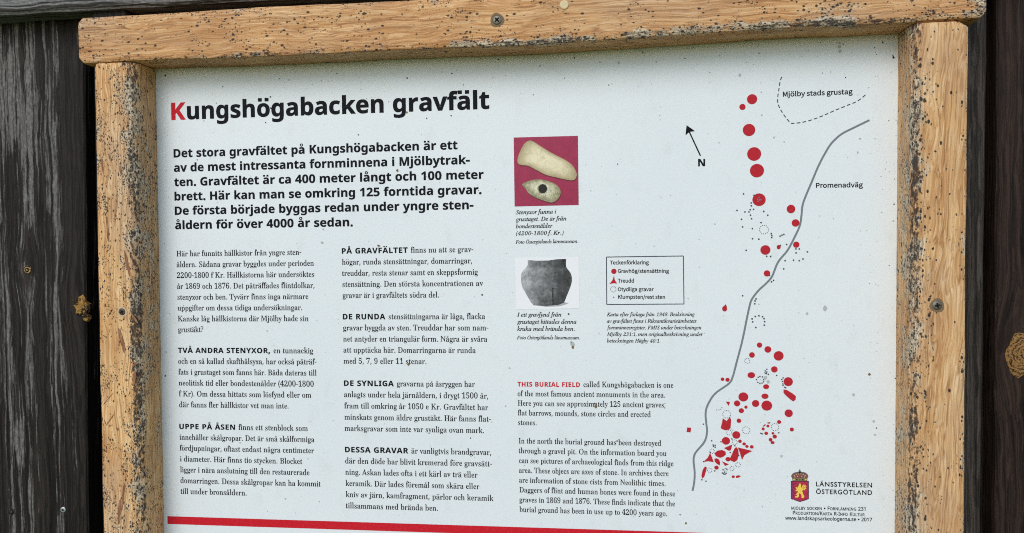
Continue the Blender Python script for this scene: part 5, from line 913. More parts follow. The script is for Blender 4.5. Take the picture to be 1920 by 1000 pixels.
  '5': (734, [[347,-48,434,-37,516,-5,588,47,644,119,681,209,695,315,683,419,651,505,599,572,533,619,456,646,373,655,312,650,235,625,261,638,279,836,647,836,647,1000,117,1000,82,501,179,440,244,480,313,501,390,497,431,480,489,418,505,370,504,253,459,166,382,120,334,114,287,117,208,143,93,236,-5,107,52,56,146,-5,271,-42]]),
  '6': (734, [[398,-48,480,-36,554,-3,617,49,665,118,697,202,708,297,699,397,671,481,626,547,565,595,492,623,364,628,278,598,199,542,217,552,254,713,289,781,332,825,382,850,462,855,531,828,592,770,703,889,651,938,577,987,485,1014,432,1017,332,1004,239,961,159,886,97,779,58,639,44,463,55,311,89,185,142,85,214,12,301,-33], [222,380,276,437,335,472,387,482,468,460,515,400,532,298,527,241,491,157,464,130,398,109,352,116,312,138,279,175,252,230]]),
  '7': (734, [[229,-30,416,-30,448,331,480,473,528,607,599,740,702,887,702,1000,35,1000,35,836,480,836,356,618,305,481,269,335,245,177]]),
  '8': (734, [[370,-48,462,-38,543,-11,610,32,661,89,693,157,704,232,697,301,648,410,570,486,541,505,541,481,622,575,663,673,669,729,660,807,633,877,590,934,530,978,457,1005,373,1015,294,1006,223,980,163,939,117,883,87,816,77,739,82,684,121,590,208,500,208,526,176,506,92,424,38,309,30,240,42,161,76,90,129,32,197,-11,279,-38], [430,562,303,629,254,695,247,739,264,806,306,848,336,860,412,859,444,845,489,796,501,762,496,662,466,605], [372,103,281,123,246,146,204,211,198,252,213,327,255,392,306,437,463,358,498,325,520,286,528,236,509,168,457,121]]),
  '9': (734, [[312,-48,409,-33,500,11,579,89,640,200,679,345,693,527,681,673,648,795,594,891,521,961,434,1004,336,1017,255,1006,181,973,118,921,70,852,39,768,28,672,37,574,64,491,109,424,169,376,242,347,371,342,459,373,538,430,520,420,481,259,446,189,405,145,358,121,280,116,206,143,141,201,35,80,86,32,162,-16,256,-44], [516,596,461,536,401,499,346,488,266,510,219,571,202,672,208,729,244,814,271,841,337,862,385,855,425,834,459,798,486,744]]),
  '/': (519, [[-26,-267,126,-267,540,1081,389,1081]]),
  '.': (368, [[184,-48,215,-44,267,-13,298,41,302,74,298,108,267,163,215,193,184,197,153,193,100,162,70,108,66,74,70,41,100,-13,153,-44]]),
 },
 'caps': {
  'L': (699, [[272,1000,78,1000,78,-27,712,-27,712,153,272,153]]),
  'Ä': (951, [[534,1006,400,1006,-41,-27,161,-27,283,260,662,260,791,-27,993,-27], [466,696,580,439,360,439], [344,1237,319,1234,277,1210,253,1169,249,1144,253,1119,277,1077,319,1053,344,1050,369,1053,410,1078,434,1119,437,1144,434,1169,410,1210,369,1234], [609,1237,584,1234,543,1210,518,1169,515,1144,518,1119,542,1077,584,1053,609,1050,634,1053,675,1078,699,1119,702,1144,699,1169,675,1210,634,1234]]),
  'N': (1114, [[1034,1000,849,1000,852,285,229,1000,78,1000,78,-27,264,-27,261,684,875,-27,1034,-27]]),
  'S': (653, [[596,933,510,980,432,1005,352,1013,263,1004,185,978,120,936,71,878,40,808,29,724,64,598,148,504,352,371,423,307,450,233,438,194,396,157,363,145,277,144,195,173,156,198,38,319,36,63,135,2,181,-17,281,-37,336,-40,417,-30,489,-2,549,42,596,101,625,171,635,253,601,395,517,495,311,625,241,681,215,748,229,789,272,820,303,830,372,831,474,796,596,700]]),
  'T': (862, [[864,1000,-3,1000,-3,820,334,820,334,-27,528,-27,528,820,864,820]]),
  'Y': (862, [[430,682,182,1000,-56,1000,334,506,334,-27,528,-27,528,504,917,1000,680,1000]]),
  'R': (862, [[83,1000,83,-27,277,-27,277,395,338,393,367,384,438,328,544,185,680,-27,915,-27,789,148,647,367,563,457,619,498,655,539,681,587,697,641,702,701,691,786,659,861,607,921,537,964,453,991,356,1000], [277,826,396,822,438,810,468,793,499,742,503,706,491,641,472,616,443,595,400,581,277,575]]),
  'E': (713, [[686,1000,80,1000,80,-27,699,-27,699,153,274,153,274,401,672,401,672,581,274,581,274,820,686,820]]),
  'Ö': (1174, [[37,486,54,351,104,226,185,119,294,34,428,-21,583,-40,744,-21,880,35,990,119,1070,227,1120,351,1137,486,1120,624,1069,750,988,857,878,940,743,994,586,1013,431,994,297,940,188,857,106,749,55,624], [236,486,248,581,282,664,335,733,405,785,490,818,586,830,683,818,768,785,839,733,892,664,926,581,938,486,926,392,892,310,839,241,768,188,683,155,586,143,490,155,405,188,335,241,282,310,248,392], [455,1237,430,1234,389,1210,364,1169,361,1144,364,1119,388,1077,430,1053,455,1050,480,1053,521,1078,545,1119,548,1144,545,1169,521,1210,480,1234], [720,1237,696,1234,654,1210,629,1169,626,1144,629,1119,654,1077,695,1053,720,1050,745,1053,787,1078,810,1119,813,1144,810,1169,786,1210,745,1234]]),
  'G': (1056, [[987,506,606,506,606,327,793,327,793,174,779,170,644,144,506,154,417,187,344,239,290,307,255,389,243,485,255,579,289,662,343,731,413,784,496,818,592,830,647,828,815,789,967,718,967,921,759,995,592,1013,445,995,313,942,202,860,117,753,63,625,44,481,63,338,116,212,200,107,309,28,441,-23,588,-40,782,-21,906,16,987,49]]),
  'D': (1070, [[81,-27,490,-27,645,-8,778,47,886,130,965,236,1015,357,1032,486,1017,609,974,727,900,834,795,921,657,979,488,1000,81,1000], [275,820,462,820,581,808,674,773,745,721,794,654,823,575,833,486,827,423,805,350,763,278,697,215,602,170,469,153,275,153]]),
  'A': (951, [[534,1006,400,1006,-41,-27,161,-27,283,260,662,260,791,-27,993,-27], [466,696,580,439,360,439]]),
  'O': (1174, [[37,486,54,351,104,226,185,119,294,34,428,-21,583,-40,744,-21,880,35,990,119,1070,227,1120,351,1137,486,1120,624,1069,750,988,857,878,940,743,994,586,1013,431,994,297,940,188,857,106,749,55,624], [236,486,248,581,282,664,335,733,405,785,490,818,586,830,683,818,768,785,839,733,892,664,926,581,938,486,926,392,892,310,839,241,768,188,683,155,586,143,490,155,405,188,335,241,282,310,248,392]]),
 },
 'sans': {
  'A': (870, [[-41,-28,360,1004,509,1004,910,-28,722,-28,605,272,259,272,143,-28], [321,438,547,438,438,734,420,794,434,793,438,759]]),
  'B': (885, [[104,-28,104,1000,525,994,621,975,700,942,760,891,795,819,807,731,801,671,769,593,733,550,686,517,622,493,619,533,718,499,782,448,817,395,836,328,837,230,795,111,703,26,576,-20], [283,586,472,587,574,611,598,631,619,675,622,739,612,773,580,808,517,830,283,838], [283,132,489,133,595,162,623,189,647,241,651,307,633,359,594,399,517,423,283,428]]),
  'C': (860, [[530,-42,432,-35,344,-13,267,23,173,103,126,172,78,294,60,387,56,537,80,676,111,759,155,833,212,895,281,946,361,984,451,1006,602,1012,745,987,856,942,783,789,660,834,588,848,502,847,420,825,352,783,299,721,262,640,243,542,243,430,260,332,318,217,376,165,452,133,547,122,664,133,808,168,808,4,672,-32]]),
  'D': (993, [[104,-28,104,1000,529,994,659,960,736,922,801,870,877,771,911,690,932,598,939,495,923,339,876,207,840,152,745,63,688,30,556,-14,403,-28], [283,133,501,143,593,173,662,222,712,290,742,379,753,492,743,604,692,726,600,801,467,836,283,838]]),
  'E': (757, [[104,-28,104,1000,703,1000,703,836,283,836,283,589,679,589,679,426,283,426,283,136,703,136,703,-28]]),
  'F': (706, [[104,-28,104,1000,703,1000,703,836,283,836,283,548,677,548,677,384,283,384,283,-28]]),
  'G': (991, [[548,-42,403,-26,318,3,244,46,155,134,111,207,69,337,55,486,62,587,83,680,118,763,196,869,263,925,386,985,482,1006,586,1014,721,1003,914,943,846,787,706,834,623,848,527,847,435,825,360,783,302,720,250,593,243,415,264,320,302,242,358,182,406,153,537,122,739,139,739,376,525,376,525,541,918,541,918,16,735,-29]]),
  'H': (1008, [[104,-28,104,1000,283,1000,283,589,724,589,724,1000,903,1000,903,-28,724,-28,724,425,283,425,283,-28]]),
  'I': (461, [[26,-28,26,93,140,119,140,851,26,878,26,1000,434,1000,434,878,320,851,320,119,434,93,434,-28]]),
  'J': (372, [[-6,-287,-135,-262,-135,-103,-56,-119,28,-118,70,-92,93,-43,97,1000,276,1000,276,14,268,-76,242,-152,171,-235,107,-269]]),
  'K': (842, [[104,-28,104,1000,283,1000,281,562,672,1000,892,1000,479,546,898,-28,684,-28,349,422,283,364,283,-28]]),
  'L': (713, [[104,-28,104,1000,283,1000,283,137,707,137,707,-28]]),
  'M': (1234, [[104,-28,104,1000,333,1000,632,204,598,204,903,1000,1131,1000,1131,-28,953,-28,961,822,1005,822,681,-28,541,-28,221,824,266,824,273,-28]]),
  'N': (1034, [[104,-28,104,1000,289,1000,807,196,768,196,760,1000,931,1000,931,-28,744,-28,224,779,264,779,273,-28]]),
  'O': (1063, [[532,-42,433,-35,344,-13,266,25,172,106,125,175,90,254,67,342,55,489,67,634,90,721,125,799,172,868,266,948,344,986,433,1008,533,1015,630,1008,717,986,793,949,887,869,935,801,971,722,995,634,1008,487,995,340,971,253,935,174,887,105,793,25,717,-12,629,-35], [532,121,664,145,751,215,804,330,822,487,804,644,752,758,665,827,533,851,402,827,313,758,259,643,241,487,259,330,313,215,401,145]]),
  'P': (823, [[104,-28,104,1000,452,998,561,980,650,944,715,889,772,777,781,657,743,522,665,431,577,382,460,355,283,350,283,-28], [283,511,467,522,560,565,592,623,599,680,593,731,565,785,510,820,453,834,283,838]]),
  'Q': (1063, [[741,-260,554,-42,387,-26,303,4,232,49,147,139,90,254,67,342,55,489,67,634,90,721,147,835,200,897,266,948,344,986,433,1008,583,1013,674,999,756,969,828,925,887,869,935,801,971,722,995,634,1008,487,1000,370,975,264,933,170,874,89,798,27,746,0,996,-260], [532,121,664,145,751,215,804,330,822,487,804,644,752,758,665,827,533,851,402,827,313,758,259,643,241,487,259,330,313,215,401,145]]),
  'R': (846, [[104,-28,104,1000,460,998,565,982,650,949,715,897,759,828,780,743,779,643,760,573,714,501,669,461,586,415,601,421,877,-28,667,-28,431,373,283,373,283,-28], [283,533,467,538,554,573,587,620,598,664,593,740,567,791,516,821,462,833,283,837]]),
  'S': (747, [[336,-42,180,-29,41,14,41,189,245,128,341,121,430,131,488,157,521,197,532,249,525,296,471,357,244,456,124,540,85,595,61,661,58,792,73,842,114,907,220,981,360,1013,521,1003,696,946,639,790,468,843,389,849,317,841,283,826,250,795,235,753,238,698,256,661,293,629,533,522,634,454,696,359,711,287,709,215,665,97,607,36,487,-23]]),
  'T': (757, [[289,-28,289,836,-15,836,-15,1000,770,1000,770,836,468,836,468,-28]]),
  'U': (995, [[492,-42,376,-30,276,5,197,65,119,190,94,345,94,1000,273,1000,280,274,298,220,348,161,427,128,499,121,573,128,651,163,685,202,715,280,721,1000,899,1000,898,308,869,178,799,69,719,9,617,-30]]),
  'V': (816, [[327,-28,-40,1000,148,1000,411,244,408,185,405,244,667,1000,857,1000,489,-28]]),
  'W': (1266, [[252,-28,-21,1000,166,1000,351,263,342,182,334,269,543,1000,712,1000,930,263,922,184,914,262,1098,1000,1285,1000,1011,-28,844,-28,627,709,609,779,628,787,641,747,419,-28]]),
  'X': (797, [[-46,-28,294,506,-26,1000,178,1000,400,644,624,1000,821,1000,502,509,844,-28,637,-28,396,368,151,-28]]),
  'Y': (770, [[296,-28,296,364,-48,1000,150,1000,385,555,621,1000,818,1000,475,370,475,-28]]),
  'Z': (778, [[23,-28,23,101,510,834,40,834,40,1000,740,1000,740,871,253,137,754,137,754,-28]]),
  'a': (763, [[292,-42,163,-16,87,39,42,128,34,203,45,278,103,370,206,431,353,460,508,467,499,552,467,597,385,617,301,606,164,552,107,692,205,737,319,765,437,768,516,754,581,725,631,679,674,580,682,-28,543,-28,520,75,551,75,451,-10,381,-34], [320,111,396,123,471,171,500,233,506,327,319,311,243,275,216,220,222,159,262,122]]),
  'b': (837, [[462,-42,329,-18,239,45,222,64,248,64,223,-28,87,-28,87,1063,264,1063,259,661,221,661,288,723,352,755,462,770,553,759,634,724,701,666,769,537,788,427,788,302,769,192,729,101,633,5,553,-30], [443,114,517,129,566,174,598,252,610,366,605,446,566,556,534,588,493,607,440,614,354,599,304,559,274,484,264,364,274,250,304,173,354,130]]),
  'c': (653, [[409,-42,342,-37,251,-12,148,56,92,135,67,201,46,361,68,526,95,593,152,673,257,742,349,767,417,771,530,759,645,721,589,569,489,600,413,610,355,603,310,583,275,551,249,505,233,442,233,285,248,224,290,159,351,125,425,119,504,129,624,172,624,6,521,-31]]),
  'd': (837, [[374,-42,282,-31,202,4,107,100,68,191,49,301,49,426,68,536,135,665,203,724,283,760,375,771,483,756,547,725,615,664,579,664,573,1063,750,1063,750,-28,601,-28,583,70,616,70,529,-5,459,-33], [394,114,481,128,533,166,564,235,574,362,564,476,534,556,482,599,392,615,321,599,271,551,238,470,227,361,238,251,271,174,320,129]]),
  'e': (768, [[426,-42,322,-31,259,-10,152,61,79,173,48,318,51,439,65,511,122,634,187,703,240,736,363,770,462,767,520,752,619,692,688,600,709,543,725,448,726,313,229,313,243,242,267,192,322,142,371,123,432,117,531,125,694,178,694,13,562,-30], [234,465,543,464,528,534,495,584,444,611,396,617,350,611,296,585,257,535]]),
  'f': (468, [[120,-28,120,609,-8,609,-8,713,120,754,127,866,150,941,191,999,245,1039,310,1062,386,1069,470,1062,563,1036,514,888,371,914,328,895,308,862,296,758,480,758,480,609,296,609,296,-28]]),
  'g': (837, [[395,-355,244,-343,104,-300,104,-126,218,-175,303,-193,401,-199,475,-187,513,-166,554,-118,573,-50,577,68,615,68,561,12,521,-12,428,-39,281,-30,199,7,163,34,106,107,56,248,49,422,67,528,106,618,163,692,198,721,280,759,374,771,472,758,576,703,617,661,586,661,602,758,750,758,750,-13,728,-159,689,-236,629,-295,549,-334], [394,113,479,126,532,162,564,228,576,363,564,485,530,560,476,600,391,614,323,599,272,553,239,474,227,362,239,250,272,172,322,128]]),
  'h': (841, [[87,-28,87,1063,264,1063,259,657,222,657,260,699,321,739,390,762,464,770,551,763,624,739,684,699,727,640,757,522,759,-28,584,-28,580,515,568,552,526,598,448,614,383,607,335,588,304,557,283,512,265,416,264,-28]]),
  'i': (351, [[177,822,139,829,107,849,84,884,78,927,84,970,107,1005,140,1025,177,1031,224,1020,254,996,275,927,254,859,224,834], [87,-28,87,758,264,758,264,-28]]),
  'j': (351, [[177,822,139,829,107,849,84,884,78,927,84,970,107,1005,140,1025,177,1031,224,1020,254,996,275,927,254,859,224,834], [29,-355,-103,-332,-103,-178,37,-197,68,-182,85,-147,87,758,264,758,258,-177,225,-263,187,-308,133,-339]]),
  'k': (727, [[87,-28,87,1063,262,1063,261,436,259,404,220,404,542,758,760,758,436,416,771,-28,556,-28,313,299,262,255,262,-28]]),
  'l': (351, [[87,-28,87,1063,264,1063,264,-28]]),
  'm': (1272, [[87,-28,87,758,236,758,254,658,221,658,257,701,316,741,382,764,452,771,561,757,607,737,678,674,692,649,666,649,747,727,817,757,890,770,1033,754,1096,722,1143,672,1174,605,1189,522,1191,-28,1015,-28,1012,517,1001,554,963,598,895,614,796,591,766,564,737,499,726,402,726,-28,551,-28,548,517,537,554,499,598,429,614,371,607,330,589,302,559,274,485,264,378,264,-28]]),
  'n': (841, [[87,-28,87,758,236,758,254,658,222,658,301,730,417,768,552,764,656,723,707,673,751,566,759,-28,584,-28,580,515,568,552,526,598,448,614,383,607,336,588,305,558,275,485,264,378,264,-28]]),
  'o': (823, [[410,-42,311,-30,251,-9,149,66,93,147,67,212,46,366,71,535,115,626,145,664,180,697,263,745,413,771,514,759,575,738,677,664,732,584,758,519,778,366,754,197,710,105,679,66,604,6,561,-15], [412,114,496,130,551,178,586,257,598,366,586,474,551,552,496,598,411,614,327,598,272,552,239,475,227,366,239,257,273,177,328,130]]),
  'p': (837, [[87,-355,87,758,238,758,254,658,221,658,288,722,377,763,510,769,596,746,701,668,729,630,769,539,788,429,788,304,752,146,670,32,595,-15,509,-39,432,-41,353,-26,289,6,222,64,258,64,264,-355], [444,114,510,128,567,181,601,272,610,367,599,473,566,552,516,598,441,614,356,600,307,563,276,494,264,366,274,253,304,174,354,130]]),
  'q': (837, [[573,-355,575,44,577,70,614,70,547,7,482,-26,371,-42,282,-31,202,4,136,62,68,191,49,301,49,426,86,584,109,628,169,698,285,760,375,771,485,755,584,695,617,658,585,658,602,758,750,758,750,-355], [395,114,481,128,532,165,563,233,574,362,564,478,533,556,481,600,392,615,320,599,270,552,238,470,227,361,238,252,271,174,321,129]]),
  'r': (562, [[87,-28,87,758,239,758,253,624,217,624,236,652,287,706,351,749,456,771,573,759,551,592,447,606,387,594,320,548,282,488,265,411,264,-28]]),
  's': (652, [[300,-42,162,-29,42,15,42,183,204,123,329,112,392,123,427,143,446,179,442,213,393,258,161,361,97,407,49,488,43,584,81,672,129,716,191,747,301,770,475,758,614,711,551,563,415,608,313,616,229,591,215,572,213,544,250,502,503,389,565,342,598,298,616,243,609,128,578,66,497,-1,426,-28]]),
  't': (491, [[340,-42,260,-32,204,-11,131,60,111,103,98,182,97,609,-7,609,-7,712,103,762,153,925,273,925,273,758,484,758,484,609,273,609,273,216,285,154,305,129,346,113,490,135,490,-13,412,-35]]),
  'u': (841, [[373,-42,249,-25,182,7,131,56,97,123,79,251,79,758,257,758,261,212,273,175,314,130,391,114,456,121,504,140,535,170,566,243,577,350,577,758,754,758,754,-28,604,-28,586,68,619,68,540,-2,471,-29]]),
  'v': (691, [[257,-28,-41,758,148,758,364,135,325,135,335,171,543,758,732,758,433,-28]]),
  'w': (1070, [[193,-27,-22,759,161,759,311,152,270,152,278,187,450,759,622,759,783,226,799,154,758,154,910,759,1092,759,873,-27,691,-27,514,577,554,577,509,403,372,-27]]),
  'x': (720, [[-30,-28,254,373,-18,758,188,758,361,505,532,758,737,758,465,373,750,-28,544,-28,360,241,174,-28]]),
  'y': (694, [[114,-355,-13,-339,-13,-187,95,-200,166,-181,215,-122,265,-3,-41,758,149,758,314,324,370,144,332,144,352,213,545,758,735,758,406,-111,360,-208,301,-286,249,-324,186,-348]]),
  'z': (640, [[25,-28,25,88,390,609,48,609,48,758,605,758,605,631,245,121,615,121,615,-28]]),
  '0': (778, [[387,-42,279,-26,231,-5,189,23,121,104,58,271,38,487,61,724,116,870,183,949,242,986,310,1008,388,1015,496,999,544,979,587,950,656,870,719,704,740,487,717,251,661,105,594,24,535,-13,466,-35], [388,117,466,137,518,200,551,316,562,487,551,657,518,773,466,836,388,856,309,836,258,773,226,657,215,487,226,317,258,200,309,137]]),
  '1': (778, [[338,-28,339,774,351,789,179,647,81,772,374,1000,511,1000,511,-28]]),
  '2': (778, [[37,-28,37,111,438,524,501,628,517,720,500,795,479,820,434,846,374,855,295,845,228,816,135,751,36,875,146,953,281,1005,421,1012,542,980,635,911,675,846,697,727,681,621,638,526,571,434,245,102,245,137,736,137,736,-28]]),
  '3': (778, [[328,-42,159,-25,33,21,33,196,177,137,309,116,434,127,482,147,514,174,542,230,547,279,541,325,522,360,490,386,413,413,181,422,181,581,341,582,450,612,507,673,519,713,516,773,494,813,469,833,371,856,265,841,118,766,27,891,111,947,213,992,304,1010,421,1012,511,995,585,962,641,912,678,851,699,745,693,678,672,619,637,569,592,531,498,490,498,531,512,528,613,492,664,452,713,373,728,246,710,162,686,111,606,27,486,-25]]),
  '4': (778, [[466,-28,466,192,0,192,0,331,471,1005,638,1005,638,356,780,356,780,192,638,192,638,-28], [200,356,466,356,471,821,513,821,461,727]]),
  '5': (778, [[338,-42,168,-23,57,22,57,201,150,152,234,128,339,117,428,128,495,162,525,195,548,267,544,350,501,423,437,455,335,467,163,445,79,498,119,1000,661,1000,661,834,274,834,256,615,425,622,517,604,596,568,686,479,727,357,726,258,703,165,624,52,499,-19]]),
  '6': (778, [[406,-42,310,-29,223,9,149,73,93,162,67,236,48,366,51,522,73,661,105,759,154,848,198,899,282,961,350,991,474,1012,586,1011,668,997,668,836,580,855,494,858,419,846,361,821,302,770,262,701,225,518,188,522,256,587,321,620,403,636,477,634,557,616,627,578,683,521,722,448,741,361,740,261,720,167,679,88,583,0,500,-32], [404,115,471,127,522,162,556,221,568,313,557,387,528,441,480,474,408,486,339,476,285,446,239,393,224,336,239,248,282,170,334,130]]),
  '7': (778, [[141,-28,539,834,32,834,32,1000,740,1000,740,873,335,-28]]),
  '8': (778, [[392,-42,246,-24,133,33,62,126,38,247,52,338,93,412,151,470,238,524,209,511,144,568,94,636,70,754,89,854,128,915,206,974,278,1001,388,1014,512,998,583,968,643,924,684,864,707,753,695,672,633,577,548,515,637,459,694,398,731,321,739,251,715,130,642,36,531,-23], [394,592,505,666,528,710,531,767,516,809,467,846,410,859,345,857,294,839,260,809,245,767,246,722,286,654], [389,110,468,121,522,150,554,194,565,250,554,303,519,347,459,387,368,428,284,380,239,337,217,287,213,227,230,177,268,138,331,115]]),
  '9': (778, [[261,-42,110,-24,110,140,199,117,288,114,363,126,421,151,479,201,520,270,545,355,557,452,593,448,526,385,434,344,303,337,188,373,98,451,60,523,42,609,44,726,82,846,133,917,176,955,284,1003,378,1014,443,1008,533,978,587,944,634,898,690,809,716,735,735,605,734,485,717,345,663,182,607,97,558,50,431,-19], [373,486,443,496,498,526,543,578,558,636,544,723,501,800,448,842,378,856,312,844,261,809,227,750,215,659,225,583,254,530,300,497]]),
  '.': (365, [[181,-47,127,-35,93,-7,70,73,93,155,127,181,181,193,236,181,271,155,287,126,295,73,271,-7,236,-35]]),
  '/': (506, [[-27,-28,356,1000,533,1000,150,-28]]),
  '-': (438, [[26,283,26,446,412,446,412,283]]),
  '•': (816, [[101,-28,101,1000,716,1000,716,-28], [227,98,591,98,591,874,227,874]]),
 },
}
FONTS = {}
for nm, data in FONT_DATA.items():
    FONTS[nm] = {ch: (adv / 1000, [[(c[i] / 1000, c[i + 1] / 1000) for i in range(0, len(c), 2)] for c in cs]) for ch, (adv, cs) in data.items()}
def circ(x, y, r, k=14, rev=False):
    p = [(x + r * math.cos(2 * math.pi * i / k), y + r * math.sin(2 * math.pi * i / k)) for i in range(k)]
    return p[::-1] if rev else p
ACC = {'ä': ('a', 'd'), 'ö': ('o', 'd'), 'å': ('a', 'r'), 'Ä': ('A', 'd'), 'Ö': ('O', 'd'), 'Å': ('A', 'r')}
GC = {}
def glyph(font, ch):
    if (font, ch) in GC: return GC[font, ch]
    G = FONTS[font]; key = ch
    shear = 0.0; sc = 1.0
    src = G
    if font == 'italic' and ch not in G and ch not in ACC: src = FONTS['serif']; shear = .22; sc = .95
    if font == 'sans' and ch == '•':
        r = (.55, [circ(.27, .45, .23)])
        adv, cs = r
    elif ch in ACC and ch not in src:
        b, kind = ACC[ch]
        adv, cs = src[b]
        top = max(p[1] for c in cs for p in c); xs = [p[0] for c in cs for p in c]
        xc = (min(xs) + max(xs)) / 2; sl = .2 if font == 'italic' else 0
        xc += sl * top
        cs = list(cs)
        if kind == 'd':
            if font in ('bold', 'sans'):
                w = .115 if font == 'bold' else .075; g_ = .20 if font == 'bold' else .16; y0 = top + (.09 if font == 'bold' else .10)
                for s in (-1, 1): cs.append([(xc + s * g_ - w, y0), (xc + s * g_ + w, y0), (xc + s * g_ + w, y0 + w * 1.75), (xc + s * g_ - w, y0 + w * 1.75)])
            else:
                for s in (-1, 1): cs.append(circ(xc + s * .165, top + .20, .082))
        else:
            ro, ri = ((.185, .085) if font == 'bold' else (.15, .082))
            y0 = top + ro + (.03 if b == 'A' else .055)
            cs.append(circ(xc, y0, ro)); cs.append(circ(xc, y0, ri, rev=True))
    else:
        adv, cs = src[ch]
        if font == 'italic' and ch == 'h': cs = [[(x * .86, y * .86) for x, y in c] for c in cs]; adv *= .86
        if shear: cs = [[((x + shear * y) * sc, y * sc) for x, y in c] for c in cs]; adv *= sc
    if font in ('serif', 'italic') and ch in 'bdfhkl':   # tall ascenders of an old-style face
        xh = .68; cs = [[(x, y if y < xh else xh + (y - xh) * 1.36) for x, y in c] for c in cs]
    if font == 'serif' and ch.islower(): cs = [[(x, y * .95) for x, y in c] for c in cs]
    flat = []; tris = []
    def area(c): return .5 * sum(c[i][0] * c[(i + 1) % len(c)][1] - c[(i + 1) % len(c)][0] * c[i][1] for i in range(len(c)))
    def inside(p, c):
        r = False
        for i in range(len(c)):
            (xa, ya), (xb, yb) = c[i], c[(i + 1) % len(c)]
            if (ya > p[1]) != (yb > p[1]) and p[0] < xa + (p[1] - ya) / (yb - ya) * (xb - xa): r = not r
        return r
    depth = [sum(1 for k, o in enumerate(cs) if k != i and abs(area(o)) > abs(area(c)) and inside(c[0], o)) for i, c in enumerate(cs)]
    for i, c in enumerate(cs):                          # every outer outline is filled on its own, with its holes
        if depth[i] % 2: continue
        grp = [c] + [h for k, h in enumerate(cs) if depth[k] == depth[i] + 1 and inside(h[0], c)]
        fl = [Vector(p) for q in grp for p in q]; ed = []; base = len(flat)
        for q in grp:
            k0 = ed[-1][0] + 1 if ed else 0
            ed += [(k0 + j, k0 + (j + 1) % len(q)) for j in range(len(q))]
        ov, _, of, _, _, _ = delaunay_2d_cdt(fl, ed, [], 0, 1e-6)
        for t3 in of:
            mx = sum(ov[q].x for q in t3) / 3; my = sum(ov[q].y for q in t3) / 3
            if sum(inside((mx, my), q) for q in grp) % 2:
                A, B, C = (ov[q] for q in t3)
                cr = (B.x - A.x) * (C.y - A.y) - (B.y - A.y) * (C.x - A.x)
                tris.append(tuple(q + base for q in (t3 if cr > 0 else (t3[0], t3[2], t3[1]))))
        fl = list(ov)
        flat += fl
    GC[font, ch] = (adv, [(p.x, p.y) for p in flat], tris)
    return GC[font, ch]
SPACE = {'bold': .40, 'serif': .43, 'italic': .36,
         'label': .30, 'caps': .3, 'sans': .42}
INK_N = -.00025
def run(mb, font, text, X0, X1, Z, cap, mi=0, track=0.0, small=False, n=INK_N, slope=0.0):
    """one run of letters from X0 to X1 on the baseline Z, cap height `cap` (metres)"""
    track += {'bold': .0, 'serif': -.035}.get(font, 0.0)
    items = []; x = 0.0; lo = None; hi = 0.0
    for ch in text:
        if ch == ' ': x += SPACE[font] + track; continue
        s = 1.0
        if small and ch.isalpha() and ch.islower(): ch = ch.upper(); s = .80
        adv, pts, tris = glyph(font, ch)
        xs = [p[0] * s for p in pts]
        if lo is None: lo = min(xs)
        items.append((x, s, pts, tris)); hi = x + max(xs)
        x += adv * s + track
    k = (X1 - X0) / (hi - lo)
    for (gx, s, pts, tris) in items:
        mb.add([(X0 + (gx - lo + p[0] * s) * k, n, Z + p[1] * s * cap + slope * (gx - lo + p[0] * s) * k) for p in pts], tris, mi)
def rowx(x0, y0, x1):
    y1 = y0 + (x1 - x0) * (y0 - 610) * 8.5e-5
    return px(x0, y0)[0], px(x1, y1)[0], px(x0, y0)[1]
def caph(x, y, c): return px(x, y - c)[1] - px(x, y)[1]

def paragraph(x0, ya, yb, lines, cap, font='serif', lead=None, name='text_paragraph', leadmat=0, label=None, leadcap=9.7):
    """lines: (text, right-hand photo x).  lead: (bold words, right x, where the rest starts)"""
    m = MB(); n = len(lines)
    X0, _, Za = rowx(x0, ya, x0 + 1); Zb = rowx(x0 + 6e-3 * (yb - ya) * 2.5, yb, x0 + 50)[2]
    c = caph(x0, ya, cap)
    for i, (text, xr) in enumerate(lines):
        y = ya + (yb - ya) * i / max(1, n - 1)
        Z = Za + (Zb - Za) * i / max(1, n - 1)
        xa = x0 + .017 * (y - ya)
        X1 = rowx(xa, y, xr)[1]
        if i == 0 and lead:
            run(m, 'bold', lead[0], X0, rowx(x0, y, lead[1])[1], Z, caph(x0, ya, leadcap), leadmat, .06)
            run(m, font, text, rowx(x0, y, lead[2])[1], X1, Z, c)
        else:
            run(m, font, text, X0, X1, Z, c)
    m.v = loc(m.v)
    o = m.build(name, [M_INK, M_INK_RED], panel)
    if label: tag(o, label)
    return o

